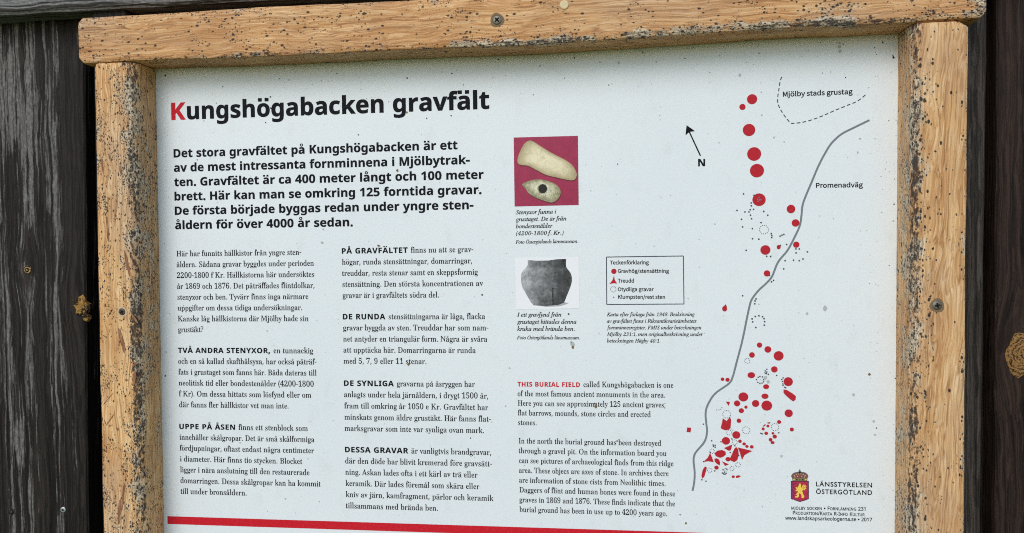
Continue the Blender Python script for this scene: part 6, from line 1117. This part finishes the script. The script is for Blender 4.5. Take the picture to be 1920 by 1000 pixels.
# title
m = MB()
c = caph(322, 224, 32)
Xa, Xb, Z = rowx(322, 225, 349)
run(m, 'bold', 'K', px(321.5, 225)[0], px(348.5, 224)[0], Z, c, 1)
run(m, 'bold', 'ungshögabacken gravfält', px(351, 224)[0], px(917.5, 204.5)[0], Z, c, 0)
m.v = loc(m.v)
tag(m.build('title_text', [M_INK, M_INK_RED], panel), 'large bold title with a red first letter')
paragraph(325.7, 295.5, 430, [('Det stora gravfältet på Kungshögabacken är ett', 858), ('av de mest intressanta fornminnena i Mjölbytrak-', 881),
    ('ten. Gravfältet är ca 400 meter långt och 100 meter', 907), ('brett. Här kan man se omkring 125 forntida gravar.', 903),
    ('De första började byggas redan under yngre sten-', 888), ('åldern för över 4000 år sedan.', 661.7)], 15.6, 'bold', None, 'intro_text', label='bold introduction under the title')
paragraph(331, 481, 623, [('Här har funnits hällkistor från yngre sten-', 565), ('åldern. Sådana gravar byggdes under perioden', 588.4),
    ('2200-1800 f Kr. Hällkistorna här undersöktes', 589.3), ('år 1869 och 1876. Det påträffades flintdolkar,', 589.7),
    ('stenyxor och ben. Tyvärr finns inga närmare', 578.3), ('uppgifter om dessa tidiga undersökningar.', 566.5),
    ('Kanske låg hällkistorna där Mjölby hade sin', 578.3), ('grustäkt?', 381.3)], 10.4)
paragraph(334, 661.8, 763.6, [('en tunnackig', 587.4), ('och en så kallad skafthålsyxa, har också påträf-', 593.4), ('fats i grustaget som fanns här. Båda dateras till', 593.4),
    ('neolitisk tid eller bondestenålder (4200-1800', 588.3), ('f Kr). Om dessa hittats som lösfynd eller om', 583.5), ('där fanns fler hällkistor vet man inte.', 541)], 10.4,
    lead=('TVÅ ANDRA STENYXOR,', 506.5, 513))
paragraph(336.4, 804.4, 926, [('finns ett stenblock som', 577), ('innehåller skålgropar. Det är små skålformiga', 589.5), ('fördjupningar, oftast endast några centimeter', 589),
    ('i diameter. Här finns tio stycken. Blocket', 567), ('ligger i nära anslutning till den restaurerade', 580.5), ('domarringen. Dessa skålgropar kan ha kommit', 601.5),
    ('till under bronsåldern.', 462.4)], 10.4, lead=('UPPE PÅ ÅSEN', 441, 447.4))
paragraph(641, 475.8, 559, [('finns nu att se grav-', 887.5), ('högar, runda stensättningar, domarringar,', 885), ('treuddar, resta stenar samt en skeppsformig', 896),
    ('stensättning. Den största koncentrationen av', 905.7), ('gravar är i gravfältets södra del.', 823)], 10.6, lead=('PÅ GRAVFÄLTET', 764.5, 770.5), leadcap=10.2)
paragraph(643, 599, 682, [('stensättningarna är låga, flacka', 909.5), ('gravar byggda av sten. Treuddar har som nam-', 915.7), ('net antyder en triangulär form. Några är svåra', 913.7),
    ('att upptäcka här. Domarringarna är runda', 892), ('med 5, 7, 9 eller 11 stenar.', 799.5)], 10.6, lead=('DE RUNDA', 722.5, 728.7), leadcap=10.2)
paragraph(645, 723.6, 808, [('gravarna på åsryggen har', 890.5), ('anlagts under hela järnåldern, i drygt 1500 år,', 915.4), ('fram till omkring år 1050 e Kr. Gravfältet har', 915.4),
    ('minskats genom äldre grustäkt. Här fanns flat-', 920.5), ('marksgravar som inte var synliga ovan mark.', 907.3)], 10.6, lead=('DE SYNLIGA', 738.5, 744), leadcap=10.2)
paragraph(647, 848, 953, [('är vanligtvis brandgravar,', 920.8), ('där den döde har blivit kremerad före gravsätt-', 922.3), ('ning. Askan lades ofta i ett kärl av trä eller', 895.3),
    ('keramik. Där lades föremål som skära eller', 899), ('kniv av järn, kamfragment, pärlor och keramik', 925.3), ('tillsammans med brända ben.', 821)], 10.6, lead=('DESSA GRAVAR', 765.8, 771.5), leadcap=10.2)
paragraph(970.4, 724.8, 797, [('called Kungshögabacken is one', 1262.7), ('of the most famous ancient monuments in the area.', 1247), ('Here you can see approximately 125 ancient graves;', 1247.7),
    ('flat barrows, mounds, stone circles and erected', 1220), ('stones.', 1006)], 10.2, lead=('THIS BURIAL FIELD', 1087.5, 1094), leadmat=1, leadcap=8.6, label='English paragraph opening with red capitals')
paragraph(972.5, 831.5, 960, [('In the north the burial ground has been destroyed', 1239.6), ('through a gravel pit. On the information board you', 1249.5), ('can see pictures of archaeological finds from this ridge', 1262.7),
    ('area. These objecs are axes of stone. In archives there', 1253.7), ('are information of stone cists from Neolithic times.', 1247.7), ('Daggers of flint and human bones were found in these', 1266),
    ('graves in 1869 and 1876. These finds indicate that the', 1265.7), ('burial ground has been in use up to 4200 years ago.', 1250.7)], 10.2)
paragraph(967, 402, 441.5, [('Stenyxor funna i', 1043), ('grustaget. De är från', 1062), ('bondestenålder', 1035.8), ('(4200-1800 f. Kr.)', 1056.8)], 7.6, 'italic', None, 'caption_text')
paragraph(966.5, 457.2, 457.2, [('Foto Östergötlands länsmuseum.', 1084.2)], 6.4, 'italic', None, 'caption_text')
paragraph(969.4, 594, 620.5, [('I ett gravfynd från', 1052.6), ('grustaget hittades denna', 1080.8), ('kruka med brända ben.', 1077.8)], 7.6, 'italic', None, 'caption_text')
paragraph(969, 636.4, 636.4, [('Foto Östergötlands länsmuseum.', 1087.5)], 6.4, 'italic', None, 'caption_text')
paragraph(1137.5, 593.2, 642.4, [('Karta efter förlaga från 1948. Beskrivning', 1302.6), ('av gravfältet finns i Riksantikvarieämbetets', 1306), ('fornminnesregister, FMIS under beteckningen', 1315),
    ('Mjölby 231:1, men originalbeskrivning under', 1318), ('beteckningen Högby 40:1.', 1238)] , 6.8, 'italic', None, 'caption_text')

# red rule along the foot
m = MB()
X0, X1, Zr = rowx(314, 968, 1660)
Zr2 = px(314, 982.5)[1]
m.poly([(X0, Zr2), (.47, Zr2), (.47, Zr), (X0, Zr)], INK_N); m.v = loc(m.v)
m.build('red_rule', [M_INK_RED], panel)

# ---------------------------------------------------------------- the map
def P(x, y): return px(x, y)
def r2(x, y): return px(1340 + x / 4.547, 340 + y / 4.547)
def r3(x, y): return px(1270 + x / 5.0, 540 + y / 5.0)
def r4(x, y): return px(1270 + x / 4.7625, 720 + y / 4.7625)
S = 1 / FPX * 1.0
def sx(x, y): return (px(x + 5, y)[0] - px(x - 5, y)[0]) / 10
m = MB()
path_px = [(1630.2, 225.5), (1604.4, 238), (1581, 249.7), (1568.7, 259), (1556, 272.8), (1543.5, 293.8), (1533, 314.8), (1522.5, 340), (1510.4, 368.6), (1504.5, 386),
           (1502.7, 403.8), (1499.4, 423.6), (1489.5, 445.6), (1476.4, 469.8), (1458.8, 491.7), (1447.8, 518), (1436.8, 531.3), (1424, 543), (1412.5, 557), (1407, 568),
           (1401, 594), (1392, 638), (1382, 676), (1374, 706), (1366.5, 719.5), (1341, 738), (1327.7, 757.8), (1323, 774.6), (1324.2, 793.5), (1325.6, 810.3),
           (1320.4, 829.2), (1301.5, 854.4), (1302.5, 885.9), (1301.5, 904.8), (1298.3, 920.5)]
m.stroke(spline([P(*p) for p in path_px], 6), 3.7 * sx(1450, 500), INK_N * .8)
m.v = loc(m.v); m.build('map_path', [M_INK_GREY], panel)

m = MB()
pit = spline([P(*p) for p in [(1465.8, 144.3), (1462.6, 153), (1460, 170), (1457.8, 186.7), (1459.5, 197.2), (1465.8, 209.8), (1476.3, 224.5), (1483.6, 231.6)]], 8)
pit += spline([P(*p) for p in [(1483.6, 231.6), (1499.4, 230.4), (1520.4, 225.5), (1543.5, 217), (1564.5, 207.7), (1587.6, 198.2), (1608.6, 189.2), (1628.5, 173)]], 8)[1:]
pit = resample(pit, .0009)
for i in range(0, len(pit) - 5, 8): m.stroke(pit[i:i + 6], .00115, INK_N)
m.v = loc(m.v); m.build('gravel_pit_outline', [M_DASH], panel)

m = MB()
for (x, y, rx, ry) in ((1410.1, 186.3, 9.6, 9.6), (1392, 200.8, 5.8, 5.8), (1404.3, 244, 11.7, 11.7), (1413.9, 289, 13.1, 13.1), (1419.2, 320.2, 13.2, 13),
    (1423.1, 374.7, 12.5, 12.2), (1483, 392.1, 8, 8.2), (1491.5, 418.3, 7.2, 7.2), (1492.8, 459, 6, 6), (1435, 468.9, 9.4, 9.2), (1459.9, 463.6, 3.7, 4.2), (1438, 512.9, 6.1, 6),
    (1358.6, 579, 4.6, 5.2), (1424, 647.2, 5, 5), (1439.6, 655.4, 6.4, 6.3), (1459.8, 667.4, 9.3, 9.2), (1409.8, 665.8, 5.3, 5.4), (1451.8, 692.8, 6.2, 6), (1408.6, 703.6, 7.1, 5.8),
    (1477.8, 715.8, 8.7, 8.7), (1436.4, 725.2, 5.6, 4.7), (1354.6, 711.2, 3.3, 3.3), (1364, 712.2, 4, 3.8), (1393.7, 744.4, 9.2, 8.8), (1381.9, 756.5, 5.9, 5.8), (1389.9, 770.2, 4.9, 4.8),
    (1398.5, 763.5, 3.1, 3.1), (1416.6, 756.7, 6.9, 6.8), (1434.2, 743.1, 6.6, 5.2), (1437.6, 760.7, 10, 9.8), (1478.7, 775, 7.7, 7.5), (1460.7, 791.4, 3.8, 3.7), (1484.6, 805.5, 3.9, 3.8),
    (1385.3, 789, 4.2, 4.2), (1380.4, 815.7, 7.5, 7.3), (1361.1, 826.7, 7.7, 7.4), (1387.4, 827.5, 3.3, 3.3), (1395.1, 832.5, 3.3, 2.9), (1400.4, 837.2, 3.2, 2.8), (1409.4, 838, 3.5, 3.3),
    (1343.3, 876.9, 4.1, 3.9), (1365.1, 861.1, 5, 4.2), (1374.8, 894, 2.9, 2.6), (1439.7, 799, 2.8, 2.7), (1430.8, 804.4, 2.9, 2.9), (1436.5, 812.6, 3.4, 3.3), (1449.1, 812.6, 2.6, 2.5),
    (1452.5, 818.7, 4, 3.8), (1444.7, 824.6, 3.5, 3.5), (1448.5, 830, 3.7, 2.9)):
    k = sx(x, y); X, Z = P(x, y); m = MB(); m.disc(X, Z, rx * k, ry * k, INK_N * 1.3, 0, 28)
    if (x, y) == (1358.6, 579): m.poly([P(1360.4, 570.5), P(1356.5, 575.5), P(1354.6, 578), P(1362.6, 578), P(1362.4, 574)], INK_N * 1.5)
    m.v = loc(m.v); m.build('mound_mark', [M_MARK_RED], panel)
for pts in ([(948, 50), (975, 53), (1030, 86), (1058, 110), (1055, 140), (1035, 156), (1010, 140), (960, 95), (947, 75)], [(88, 388), (123, 392), (117, 433), (82, 428)], [(432, 158), (470, 160), (458, 196)],
    [(405, 308), (440, 330), (470, 295), (480, 320), (475, 390), (460, 408), (430, 414), (395, 402), (387, 390), (398, 350)], [(415, 573), (490, 540), (478, 590), (460, 597)],
    [(540, 567), (668, 598), (600, 635), (577, 680), (560, 620)], [(293, 615), (325, 698), (275, 690), (232, 696), (270, 660)], [(398, 690), (460, 718), (425, 732)],
    [(795, 346), (832, 340), (820, 357)], [(760, 378), (785, 357), (790, 367), (770, 382)], [(525, 562), (543, 585), (548, 630), (535, 680), (508, 698), (478, 685), (470, 665), (490, 620), (508, 580)],
    [(330, 620), (360, 595), (400, 590), (430, 605), (433, 630), (410, 650), (380, 660), (345, 645)], [(330, 670), (350, 663), (372, 675), (381, 700), (380, 728), (355, 715), (335, 695)],
    [(245, 738), (260, 740), (262, 755), (240, 830), (222, 845), (215, 820), (225, 770)], [(522, 822), (545, 815), (568, 822), (550, 836), (525, 840)]):
    m = MB(); m.poly([r4(*p) for p in pts], INK_N * 1.5); m.v = loc(m.v); m.build('stone_setting_mark', [M_MARK_RED], panel)

m = MB()
NDOT = 0
rest = MB()
def dot(p, r, mi=0):
    global NDOT
    NDOT += 1; q = MB() if NDOT <= 100 else rest
    q.disc(p[0], p[1], r * S, r * S, INK_N * 1.8, mi, 10)
    if NDOT <= 100: q.v = loc(q.v); q.build('stone_dot', [M_STONE_DOT, M_INK_GREY], panel)
for p in [(246, 108), (311, 185), (312, 210), (190, 249), (258, 262), (302, 243), (331, 240), (292, 262), (305, 290), (418, 258), (452, 290), (228, 325), (314, 320), (395, 353), (238, 389), (321, 404), (482, 446), (487, 463),
          (486, 480), (557, 468), (573, 459), (589, 454), (322, 490), (376, 494), (268, 589), (443, 640), (476, 642), (613, 539), (692, 577), (721, 577), (693, 611), (790, 602), (600, 677), (671, 673), (720, 677), (752, 663),
          (588, 747), (484, 857), (501, 845), (560, 548), (466, 803), (238, 976), (335, 120)]: dot(r2(*p), 1.5)
for p in [(378, 140), (365, 155), (392, 158), (368, 172), (380, 160)]: dot(r2(*p), 1.2, 1)
for p in [(737, 103), (728, 122), (725, 149), (730, 268), (764, 261), (798, 270), (812, 288), (817, 316), (814, 349), (735, 371), (706, 318), (700, 290)]: dot(r3(*p), 1.55)
for p in [(741, 860), (757, 838), (773, 830), (796, 834), (816, 840), (809, 860), (808, 880), (793, 892), (773, 895), (754, 885), (838, 763), (823, 778), (838, 788), (822, 797), (834, 803), (852, 810), (931, 821), (991, 843), (979, 858),
          (984, 877), (989, 900), (990, 913), (1005, 930), (1015, 936)]: dot(r3(*p), 1.3)
for p in [(232, 359), (306, 508), (319, 545), (337, 548), (322, 557), (337, 565), (390, 516), (487, 491), (513, 552), (472, 612), (548, 640), (333, 776), (408, 766), (420, 788), (402, 795), (412, 803), (425, 806), (435, 798), (218, 855),
          (256, 868), (440, 760), (745, 440), (757, 445), (905, 436), (293, 612), (234, 693)]: dot(r4(*p), 1.35)
rest.v = loc(rest.v); tag(rest.build('stone_dot', [M_STONE_DOT, M_INK_GREY], panel), kind='stuff')
m = MB()
def ring(x, y, r, k=None):
    X, Z = P(x, y); R = r * S; k = k or max(8, int(r * 1.9))
    for i in range(k):
        a0 = 2 * math.pi * i / k; m.stroke([(X + R * math.cos(a0 + q * .16 * 6.28 / k * 3), Z + R * math.sin(a0 + q * .16 * 6.28 / k * 3)) for q in (0, .5, 1)], .0007, INK_N * 1.6)
for q in ((1432.3, 430.7, 7.8), (1401, 676.6, 4.5), (1362.4, 776.9, 7), (1399.1, 806.9, 6.5), (1330.5, 881.7, 4), (1372.3, 878.5, 3.7), (1383.6, 871.6, 4.2), (1377.7, 829.2, 4.4), (1335, 846, 4), (1453, 801, 6.5), (1367, 811, 4.5), (1361, 881, 2.6)): m = MB(); ring(*q); m.v = loc(m.v); m.build('dashed_ring', [M_DASH], panel)
m = MB()
for p in ((350, 232), (372, 232), (386, 226), (398, 212), (480, 402), (496, 412)): m.disc(*r4(*p), .0007, .0005, INK_N * 1.6, 0, 8)
m.v = loc(m.v); m.build('dashed_line', [M_DASH], panel)

m = MB()
m.poly([P(1287.3, 235), P(1285.2, 254), P(1292.5, 247.8), P(1302.8, 246)], INK_N)
m.stroke([P(1291.5, 245.5), P(1313.3, 292.5)], 2.3 * S, INK_N * 1.2)
run(m, 'bold', 'N', P(1309, 312)[0], P(1322, 312)[0], P(1309, 312)[1], caph(1309, 312, 13.6))
m.v = loc(m.v); m.build('north_arrow', [M_INK], panel)
m = MB()
def label(font, text, x0, x1, y0, y1, cap, mi=0, track=0.0, small=False):
    a, b = P(x0, y0), P(x1, y1)
    run(m, font, text, a[0], b[0], a[1], caph(x0, y0, cap), mi, track, small, slope=(b[1] - a[1]) / (b[0] - a[0]))
label('label', 'Mjölby stads grustag', 1467.9, 1598.5, 181.6, 176.4, 9.3)
m.v = loc(m.v); m.build('place_name', [M_INK], panel)
m = MB()
label('label', 'Promenadväg', 1529.8, 1617.8, 352.3, 351, 9.0)
m.v = loc(m.v); m.build('place_name', [M_INK], panel)
m = MB()
for a, b in (((1137, 482.2), (1281.2, 480.2)), ((1281.2, 480.2), (1282.4, 570.2)), ((1282.4, 570.2), (1137.6, 571.2)), ((1137.6, 571.2), (1137, 482.2))):
    m.stroke([P(*a), P(*b)], 1.5 * S, INK_N * (1 + .2 * random.random()), 1)
label('label', 'Teckenförklaring', 1143.8, 1216.5, 496, 495.7, 7.0)
label('label', 'Gravhög/stensättning', 1158.5, 1254.3, 511.7, 511.6, 7.0)
label('label', 'Treudd', 1158.5, 1188.7, 530, 530, 7.0)
label('label', 'Otydliga gravar', 1158.5, 1225.7, 546, 546, 7.0)
label('label', 'Klumpsten/rest sten', 1159, 1247, 560.2, 560.5, 7.0)
m.disc(*P(1151, 509), 4.9 * S, 4.9 * S, INK_N, 2, 24)
m.poly([P(1151, 517.2), P(1152.6, 525), P(1157.2, 532), P(1150, 531.2), P(1142.5, 533), P(1148.5, 525.5)], INK_N, 2)
m.disc(*P(1150.5, 557.6), 1.2 * S, 1.2 * S, INK_N, 1, 8)
ring(1149.8, 542.6, 5, 12)
m.m = [k for k in m.m]
m.v = loc(m.v); tag(m.build('map_key', [M_INK, M_DASH, M_MARK_RED], panel), 'boxed key explaining the map marks')

# ---------------------------------------------------------------- the two printed pictures
def speck_print(name, stops, sc, sc2=None):
    t = NT(name); co = t.coord()
    f = t.math('ADD', t.math('MULTIPLY', t.noise(co, sc, 5, .7), .65), t.math('MULTIPLY', t.noise(co, sc2 or sc * .2, 2, .5), .35))
    return t.out(t.ramp(f, stops), .38, .35)
def q6(x, y): return px(940 + x / 2.38, 240 + y / 2.38)
m = MB()
m.poly([P(963.2, 258.2), P(965, 387.4), P(1085, 384.6), P(1083.5, 255)], INK_N)
up_ = [(72, 150), (78, 120), (100, 75), (125, 57), (150, 65), (180, 85), (230, 115), (280, 140), (315, 165), (333, 195), (336, 215), (325, 232), (300, 233), (250, 222), (200, 210), (160, 190), (120, 170), (85, 165)]
lo_ = [(93, 252), (120, 238), (160, 230), (200, 235), (240, 250), (262, 275), (263, 300), (245, 325), (220, 333), (190, 325), (150, 310), (125, 295), (110, 275)]
def closed(pts, k=5):
    n = len(pts); e = [pts[-1]] + pts + [pts[0], pts[1]]
    s = spline(e, k); return s[k:-k - 1] if len(s) > 2 * k else s
def inset(pts, dx, dy, s):
    cx = sum(p[0] for p in pts) / len(pts); cy = sum(p[1] for p in pts) / len(pts)
    return [(cx + (x - cx) * s + dx, cy + (y - cy) * s + dy) for x, y in pts]
m.poly([q6(*p) for p in closed(inset(up_, 2, 5, 1.0))], INK_N * 1.2, 1)
for i in range(7): m.poly([q6(*p) for p in closed(inset(up_, -1.0 * i, -1.7 * i, 1 - .085 * i))], INK_N * (1.4 + .06 * i), 2 + i)
m.poly([q6(*p) for p in closed(inset(lo_, 2, 5, 1.0))], INK_N * 1.2, 1)
for i in range(7): m.poly([q6(*p) for p in closed(inset(lo_, -.7 * i, -1.6 * i, 1 - .085 * i))], INK_N * (1.4 + .06 * i), 9 + i)
X, Z = q6(183, 272); m.disc(X, Z, 22 / 2.38 * S, 22 / 2.38 * S, INK_N * 1.9, 9, 22)
m.disc(X + .0006, Z, 19 / 2.38 * S, 20 / 2.38 * S, INK_N * 2.0, 16, 22)
m.v = loc(m.v)
tag(m.build('stone_axe_picture', [speck_print('print_crimson', [(.3, (.23, .008, .045)), (.55, (.34, .015, .068)), (.75, (.42, .03, .10))], 420),
    plain('print_shade', (.12, .008, .025), .38)] + [speck_print('print_sand', [(.33, tuple(q * .72 for q in c)), (.5, c), (.68, tuple(min(.86, q * 1.2) for q in c))], 700)
        for c in [(.42 + .082 * i * (1 - i * .05), .345 + .082 * i * (1 - i * .05), .185 + .066 * i * (1 - i * .05)) for i in range(7)]]
    + [speck_print('print_stone', [(.36, tuple(q * .45 for q in c)), (.5, c), (.62, tuple(min(.86, q * 1.5) for q in c))], 950)
        for c in [(.27 + .055 * i, .25 + .055 * i, .135 + .046 * i) for i in range(7)]] + [plain('print_black', (.008, .008, .01), .38)], panel), 'crimson picture of two stone axe heads')

m = MB()
m.poly([P(966, 484), P(968, 580.5), P(1086.5, 578.5), P(1085, 482.5)], INK_N)
pot = [(118, 590), (160, 593), (210, 592), (250, 586), (290, 585), (288, 605), (292, 625), (310, 650), (315, 680), (308, 710), (292, 750), (280, 780), (255, 790), (200, 795), (145, 792), (130, 775), (110, 740), (92, 705), (88, 670), (92, 645), (110, 625), (118, 612)]
POT = pot[:5] + spline(pot[4:12], 4)[1:] + pot[12:15] + spline(pot[15:], 4)
m.poly([q6(*p) for p in [(140, 790), (250, 788), (285, 778), (300, 784), (262, 796), (200, 799)]], INK_N * 1.2, 2)
m.poly([q6(*p) for p in POT], INK_N * 1.4, 1)
m.v = loc(m.v)
def pot_print():
    t = NT('print_clay_pot'); co = t.coord()
    X0, Z0 = q6(200, 690); k = 2.38 * FPX
    mp = t.n('ShaderNodeMapping', vector_type='TEXTURE'); t.l(co, mp.inputs[0]); mp.inputs['Location'].default_value = (X0, 0, Z0 - BASE_Z); mp.inputs['Scale'].default_value = (1 / k, 1, 1 / k)
    sp = t.n('ShaderNodeSeparateXYZ'); t.l(mp.outputs[0], sp.inputs[0])
    nz = t.noise(co, 260, 5, .7); n2 = t.noise(co, 60, 3, .6)
    # the greys of the old photograph: pale left shoulder, dark right side and foot
    v = t.math('ADD', t.mapr(sp.outputs[0], -95, 90, .80, .24), t.mapr(nz, .3, .7, -.13, .13))
    v = t.math('ADD', v, t.mapr(n2, .3, .7, -.16, .16))
    v = t.math('ADD', v, t.mapr(sp.outputs[2], -105, -40, -.14, 0))
    rim = t.math('MULTIPLY', t.math('GREATER_THAN', sp.outputs[2], 66), .10)
    v = t.math('SUBTRACT', v, rim)
    cr = t.math('MULTIPLY', t.math('LESS_THAN', t.math('ABSOLUTE', t.math('SUBTRACT', t.math('ADD', sp.outputs[0], t.math('MULTIPLY', nz, 14)), 36)), 2.2), t.math('LESS_THAN', sp.outputs[2], -25))
    v = t.math('SUBTRACT', v, t.math('MULTIPLY', cr, .4))
    return t.out(t.ramp(v, [(.05, (.008, .009, .010)), (.35, (.07, .075, .08)), (.65, (.24, .25, .26)), (.95, (.52, .54, .55))]), .38, .35)
tag(m.build('clay_pot_picture', [M_WHITE_INK, pot_print(), plain('print_grey_shadow', (.4, .41, .43), .4)], panel), 'black and white picture of a round clay pot')

# ---------------------------------------------------------------- county arms and imprint
m = MB()
def q8(x, y): return px(1440 + x / 7.142, 860 + y / 7.142)
def L8(pts, mi, k): m.poly([q8(*p) for p in pts], INK_N * k, mi)
L8([(306, 298), (546, 298), (547, 540), (505, 558), (428, 582), (355, 558), (306, 540)], 0, 1)
L8([(314, 308), (538, 308), (539, 535), (500, 550), (428, 572), (360, 550), (314, 535)], 1, 1.3)
L8([(314, 308), (352, 308), (345, 430), (350, 545), (314, 535)], 2, 1.5)
for (x, y) in ((335, 340), (345, 385), (330, 430), (350, 455), (335, 500), (520, 340), (525, 470), (370, 330), (365, 470), (500, 540)): m.disc(*q8(x, y), .0007, .0007, INK_N * 1.6, 0, 8)
L8([(405, 345), (430, 330), (440, 350), (442, 385), (455, 400), (452, 430), (468, 460), (470, 480), (485, 500), (482, 522), (465, 530), (445, 522), (450, 505), (440, 480), (420, 462), (412, 480), (415, 505), (395, 522), (365, 520), (360, 508),
    (385, 500), (390, 478), (370, 488), (368, 478), (395, 458), (398, 435), (375, 435), (366, 420), (392, 410), (372, 398), (368, 380), (395, 390), (402, 370)], 3, 1.8)
L8([(445, 400), (455, 365), (485, 342), (480, 362), (505, 350), (498, 372), (515, 372), (500, 392), (514, 402), (492, 410), (500, 425), (475, 420), (455, 430)], 3, 1.9)
for a, b in (((462, 395), (485, 358)), ((465, 402), (500, 378)), ((465, 410), (495, 405))): m.stroke([q8(*a), q8(*b)], .0005, INK_N * 2.1, 1)
m.disc(*q8(404, 352), .0012, .0009, INK_N * 2.1, 0, 8)
# crown
L8([(308, 240), (318, 212), (350, 188), (405, 176), (414, 160), (424, 140), (434, 160), (443, 176), (500, 188), (530, 212), (540, 240), (528, 262), (524, 300), (328, 300), (324, 262)], 4, 1)
L8([(320, 238), (335, 212), (375, 192), (424, 184), (475, 192), (515, 212), (529, 238), (515, 258), (424, 262), (335, 258)], 8, 1.3)
L8([(332, 266), (518, 266), (514, 294), (336, 294)], 5, 1.3)
for i in range(5):
    x = 345 + i * 40; m.disc(*q8(x, 282), .0011, .0009, INK_N * 1.6, (3, 0, 6, 0, 3)[i], 8)
for x0, xm, x1 in ((424, 372, 340), (424, 398, 385), (424, 424, 424), (424, 450, 462), (424, 478, 508)):
    m.stroke(spline([q8(x0, 184), q8(xm, 210), q8(x1, 258)], 4), .0011, INK_N * 1.7, 4)
for x, y in ((352, 228), (378, 212), (405, 205), (440, 205), (470, 212), (498, 228), (360, 246), (395, 236), (452, 236), (488, 246)): m.disc(*q8(x, y), .0007, .0007, INK_N * 2.0, 7, 8)
m.v = loc(m.v)
tag(m.build('county_arms', [plain('arms_outline', (.03, .03, .06), .4), plain('arms_red', (.43, .03, .07), .4), plain('arms_purple', (.27, .03, .12), .4), plain('arms_gold', (.85, .60, .10), .4),
    plain('arms_grey', (.13, .12, .10), .4), plain('arms_olive', (.24, .20, .06), .4), plain('arms_green', (.05, .13, .06), .4), plain('arms_cream', (.6, .42, .32), .4), plain('arms_maroon', (.27, .075, .055), .4)], panel), 'red shield with a yellow griffin under a crown')
m = MB()
label('caps', 'LÄNSSTYRELSEN', 1530, 1635, 911.8, 914.2, 8.6, 0, .12)
label('caps', 'ÖSTERGÖTLAND', 1530, 1635, 926, 928.2, 8.6, 0, .12)
m.v = loc(m.v); m.build('authority_name', [M_INK], panel)
m = MB()
label('sans', 'mjölby socken • Fornlämning 231', 1483.8, 1622.7, 955.6, 957.8, 6.9, 0, .03, True)
label('sans', 'Produktion/Karta R-Info Kultur', 1486.5, 1621.3, 964.9, 968.1, 6.9, 0, .03, True)
label('sans', 'www.landskapsarkeologerna.se • 2017', 1472.2, 1635, 974.4, 977.7, 6.6)
m.v = loc(m.v); m.build('imprint_text', [M_INK], panel)

# ---------------------------------------------------------------- dirt on the panel
m = MB()
marks = [(507, 182, 1.7, 0), (672, 253, 1.5, 0), (418, 163, 1.2, 0), (846, 217, 1.5, 0), (632, 138, 1.3, 0), (508, 203, 2.0, 0), (745, 320, 2.4, 2), (763, 211, 1.8, 2), (1077, 109, 1.9, 0), (1141, 160, 1.3, 0), (1423, 100, 1.2, 0),
         (1000, 178, 1.2, 0), (1387, 141, 2.4, 1), (904, 553, 1.8, 0), (710, 461, 2.6, 2), (766, 683, 2.6, 2), (1117, 762, 2.8, 2), (1115, 757, 2, 0), (1286, 981, 1.8, 2), (1066, 589, 1.7, 0), (1675, 108, 2.2, 0), (1674, 104, 1.3, 0),
         (1676, 383, 1.4, 0), (1630, 702, 2.4, 2), (370, 300, 1.3, 0), (477, 372, 1.4, 0), (1157, 827, 1.7, 0), (312, 660, 1.2, 0), (310, 142, 2.0, 0), (1655, 80, 1.5, 0), (1640, 90, 1.2, 0), (1451, 258, 1.5, 1), (1470, 266, 1.3, 1),
         (1612, 260, 1.8, 1), (1608, 286, 1.5, 1), (935, 112, 1.3, 0), (1205, 98, 2, 1), (1160, 118, 1.8, 1), (1125, 117, 1.6, 1), (606, 430, 1.8, 1), (604, 455, 2.6, 1), (1073, 645, 4.2, 1), (1074, 651, 2.4, 2), (1071, 641, 2, 1),
         (1547, 578, 3.6, 1), (1513, 588, 2.0, 1), (1200, 640, 1.2, 0), (1435, 708, 3.4, 1), (1440, 716, 2.6, 1), (1158, 308, 1.2, 0), (1427, 173, 1.1, 0), (1428, 216, 1.4, 1), (1574, 88, 3.2, 1), (1575, 96, 2.6, 1), (1574, 81, 2, 1),
         (1600, 740, 2.2, 1), (1638, 790, 2.2, 1), (1640, 815, 2.0, 1), (1465, 855, 2.2, 1), (318, 588, 1.3, 1), (955, 690, 1.4, 1), (450, 830, 1.2, 1), (1340, 420, 1.2, 1), (1290, 560, 1.1, 1), (535, 935, 1.6, 1), (1275, 965, 1.4, 0)]
for (x, y, r, k) in marks:
    X, Z = P(x, y); r *= (.95 if k else .8); m.disc(X, Z, r * S, r * S * random.uniform(.8, 1.4), INK_N * 2.4, k, 9, .2)
for _ in range(380):
    e = random.random()
    if e < .38: x = random.uniform(300, 1680); y0 = 132 - (x - 297) * .0477; y = y0 + abs(random.gauss(0, 40)) + 3
    elif e < .62: x = 1682 - abs(random.gauss(0, 45)); y = random.uniform(80, 1000)
    elif e < .72: x = 303 + abs(random.gauss(0, 14)); y = random.uniform(150, 1000)
    else: x = random.uniform(310, 1675); y = random.uniform(130, 1000)
    if x < 300 + (y - 140) * .018 or x > 1680 or y < 136 - (x - 297) * .0477: continue
    X, Z = P(x, y); r = min(1.5, .35 + random.expovariate(3.6))
    m.disc(X, Z, r * S, r * S * random.uniform(.6, 1.5), INK_N * 2.2, 1 if random.random() < .72 else 0, 7, .15)
m.v = loc(m.v)
dirt = m.build('dirt_specks', [plain('black_dirt', (.035, .035, .035), .8, .1), plain('grey_dirt', (.44, .47, .47), .8, .1), plain('brown_dirt', (.20, .13, .06), .8, .1)], panel)
tag(dirt, kind='stuff')
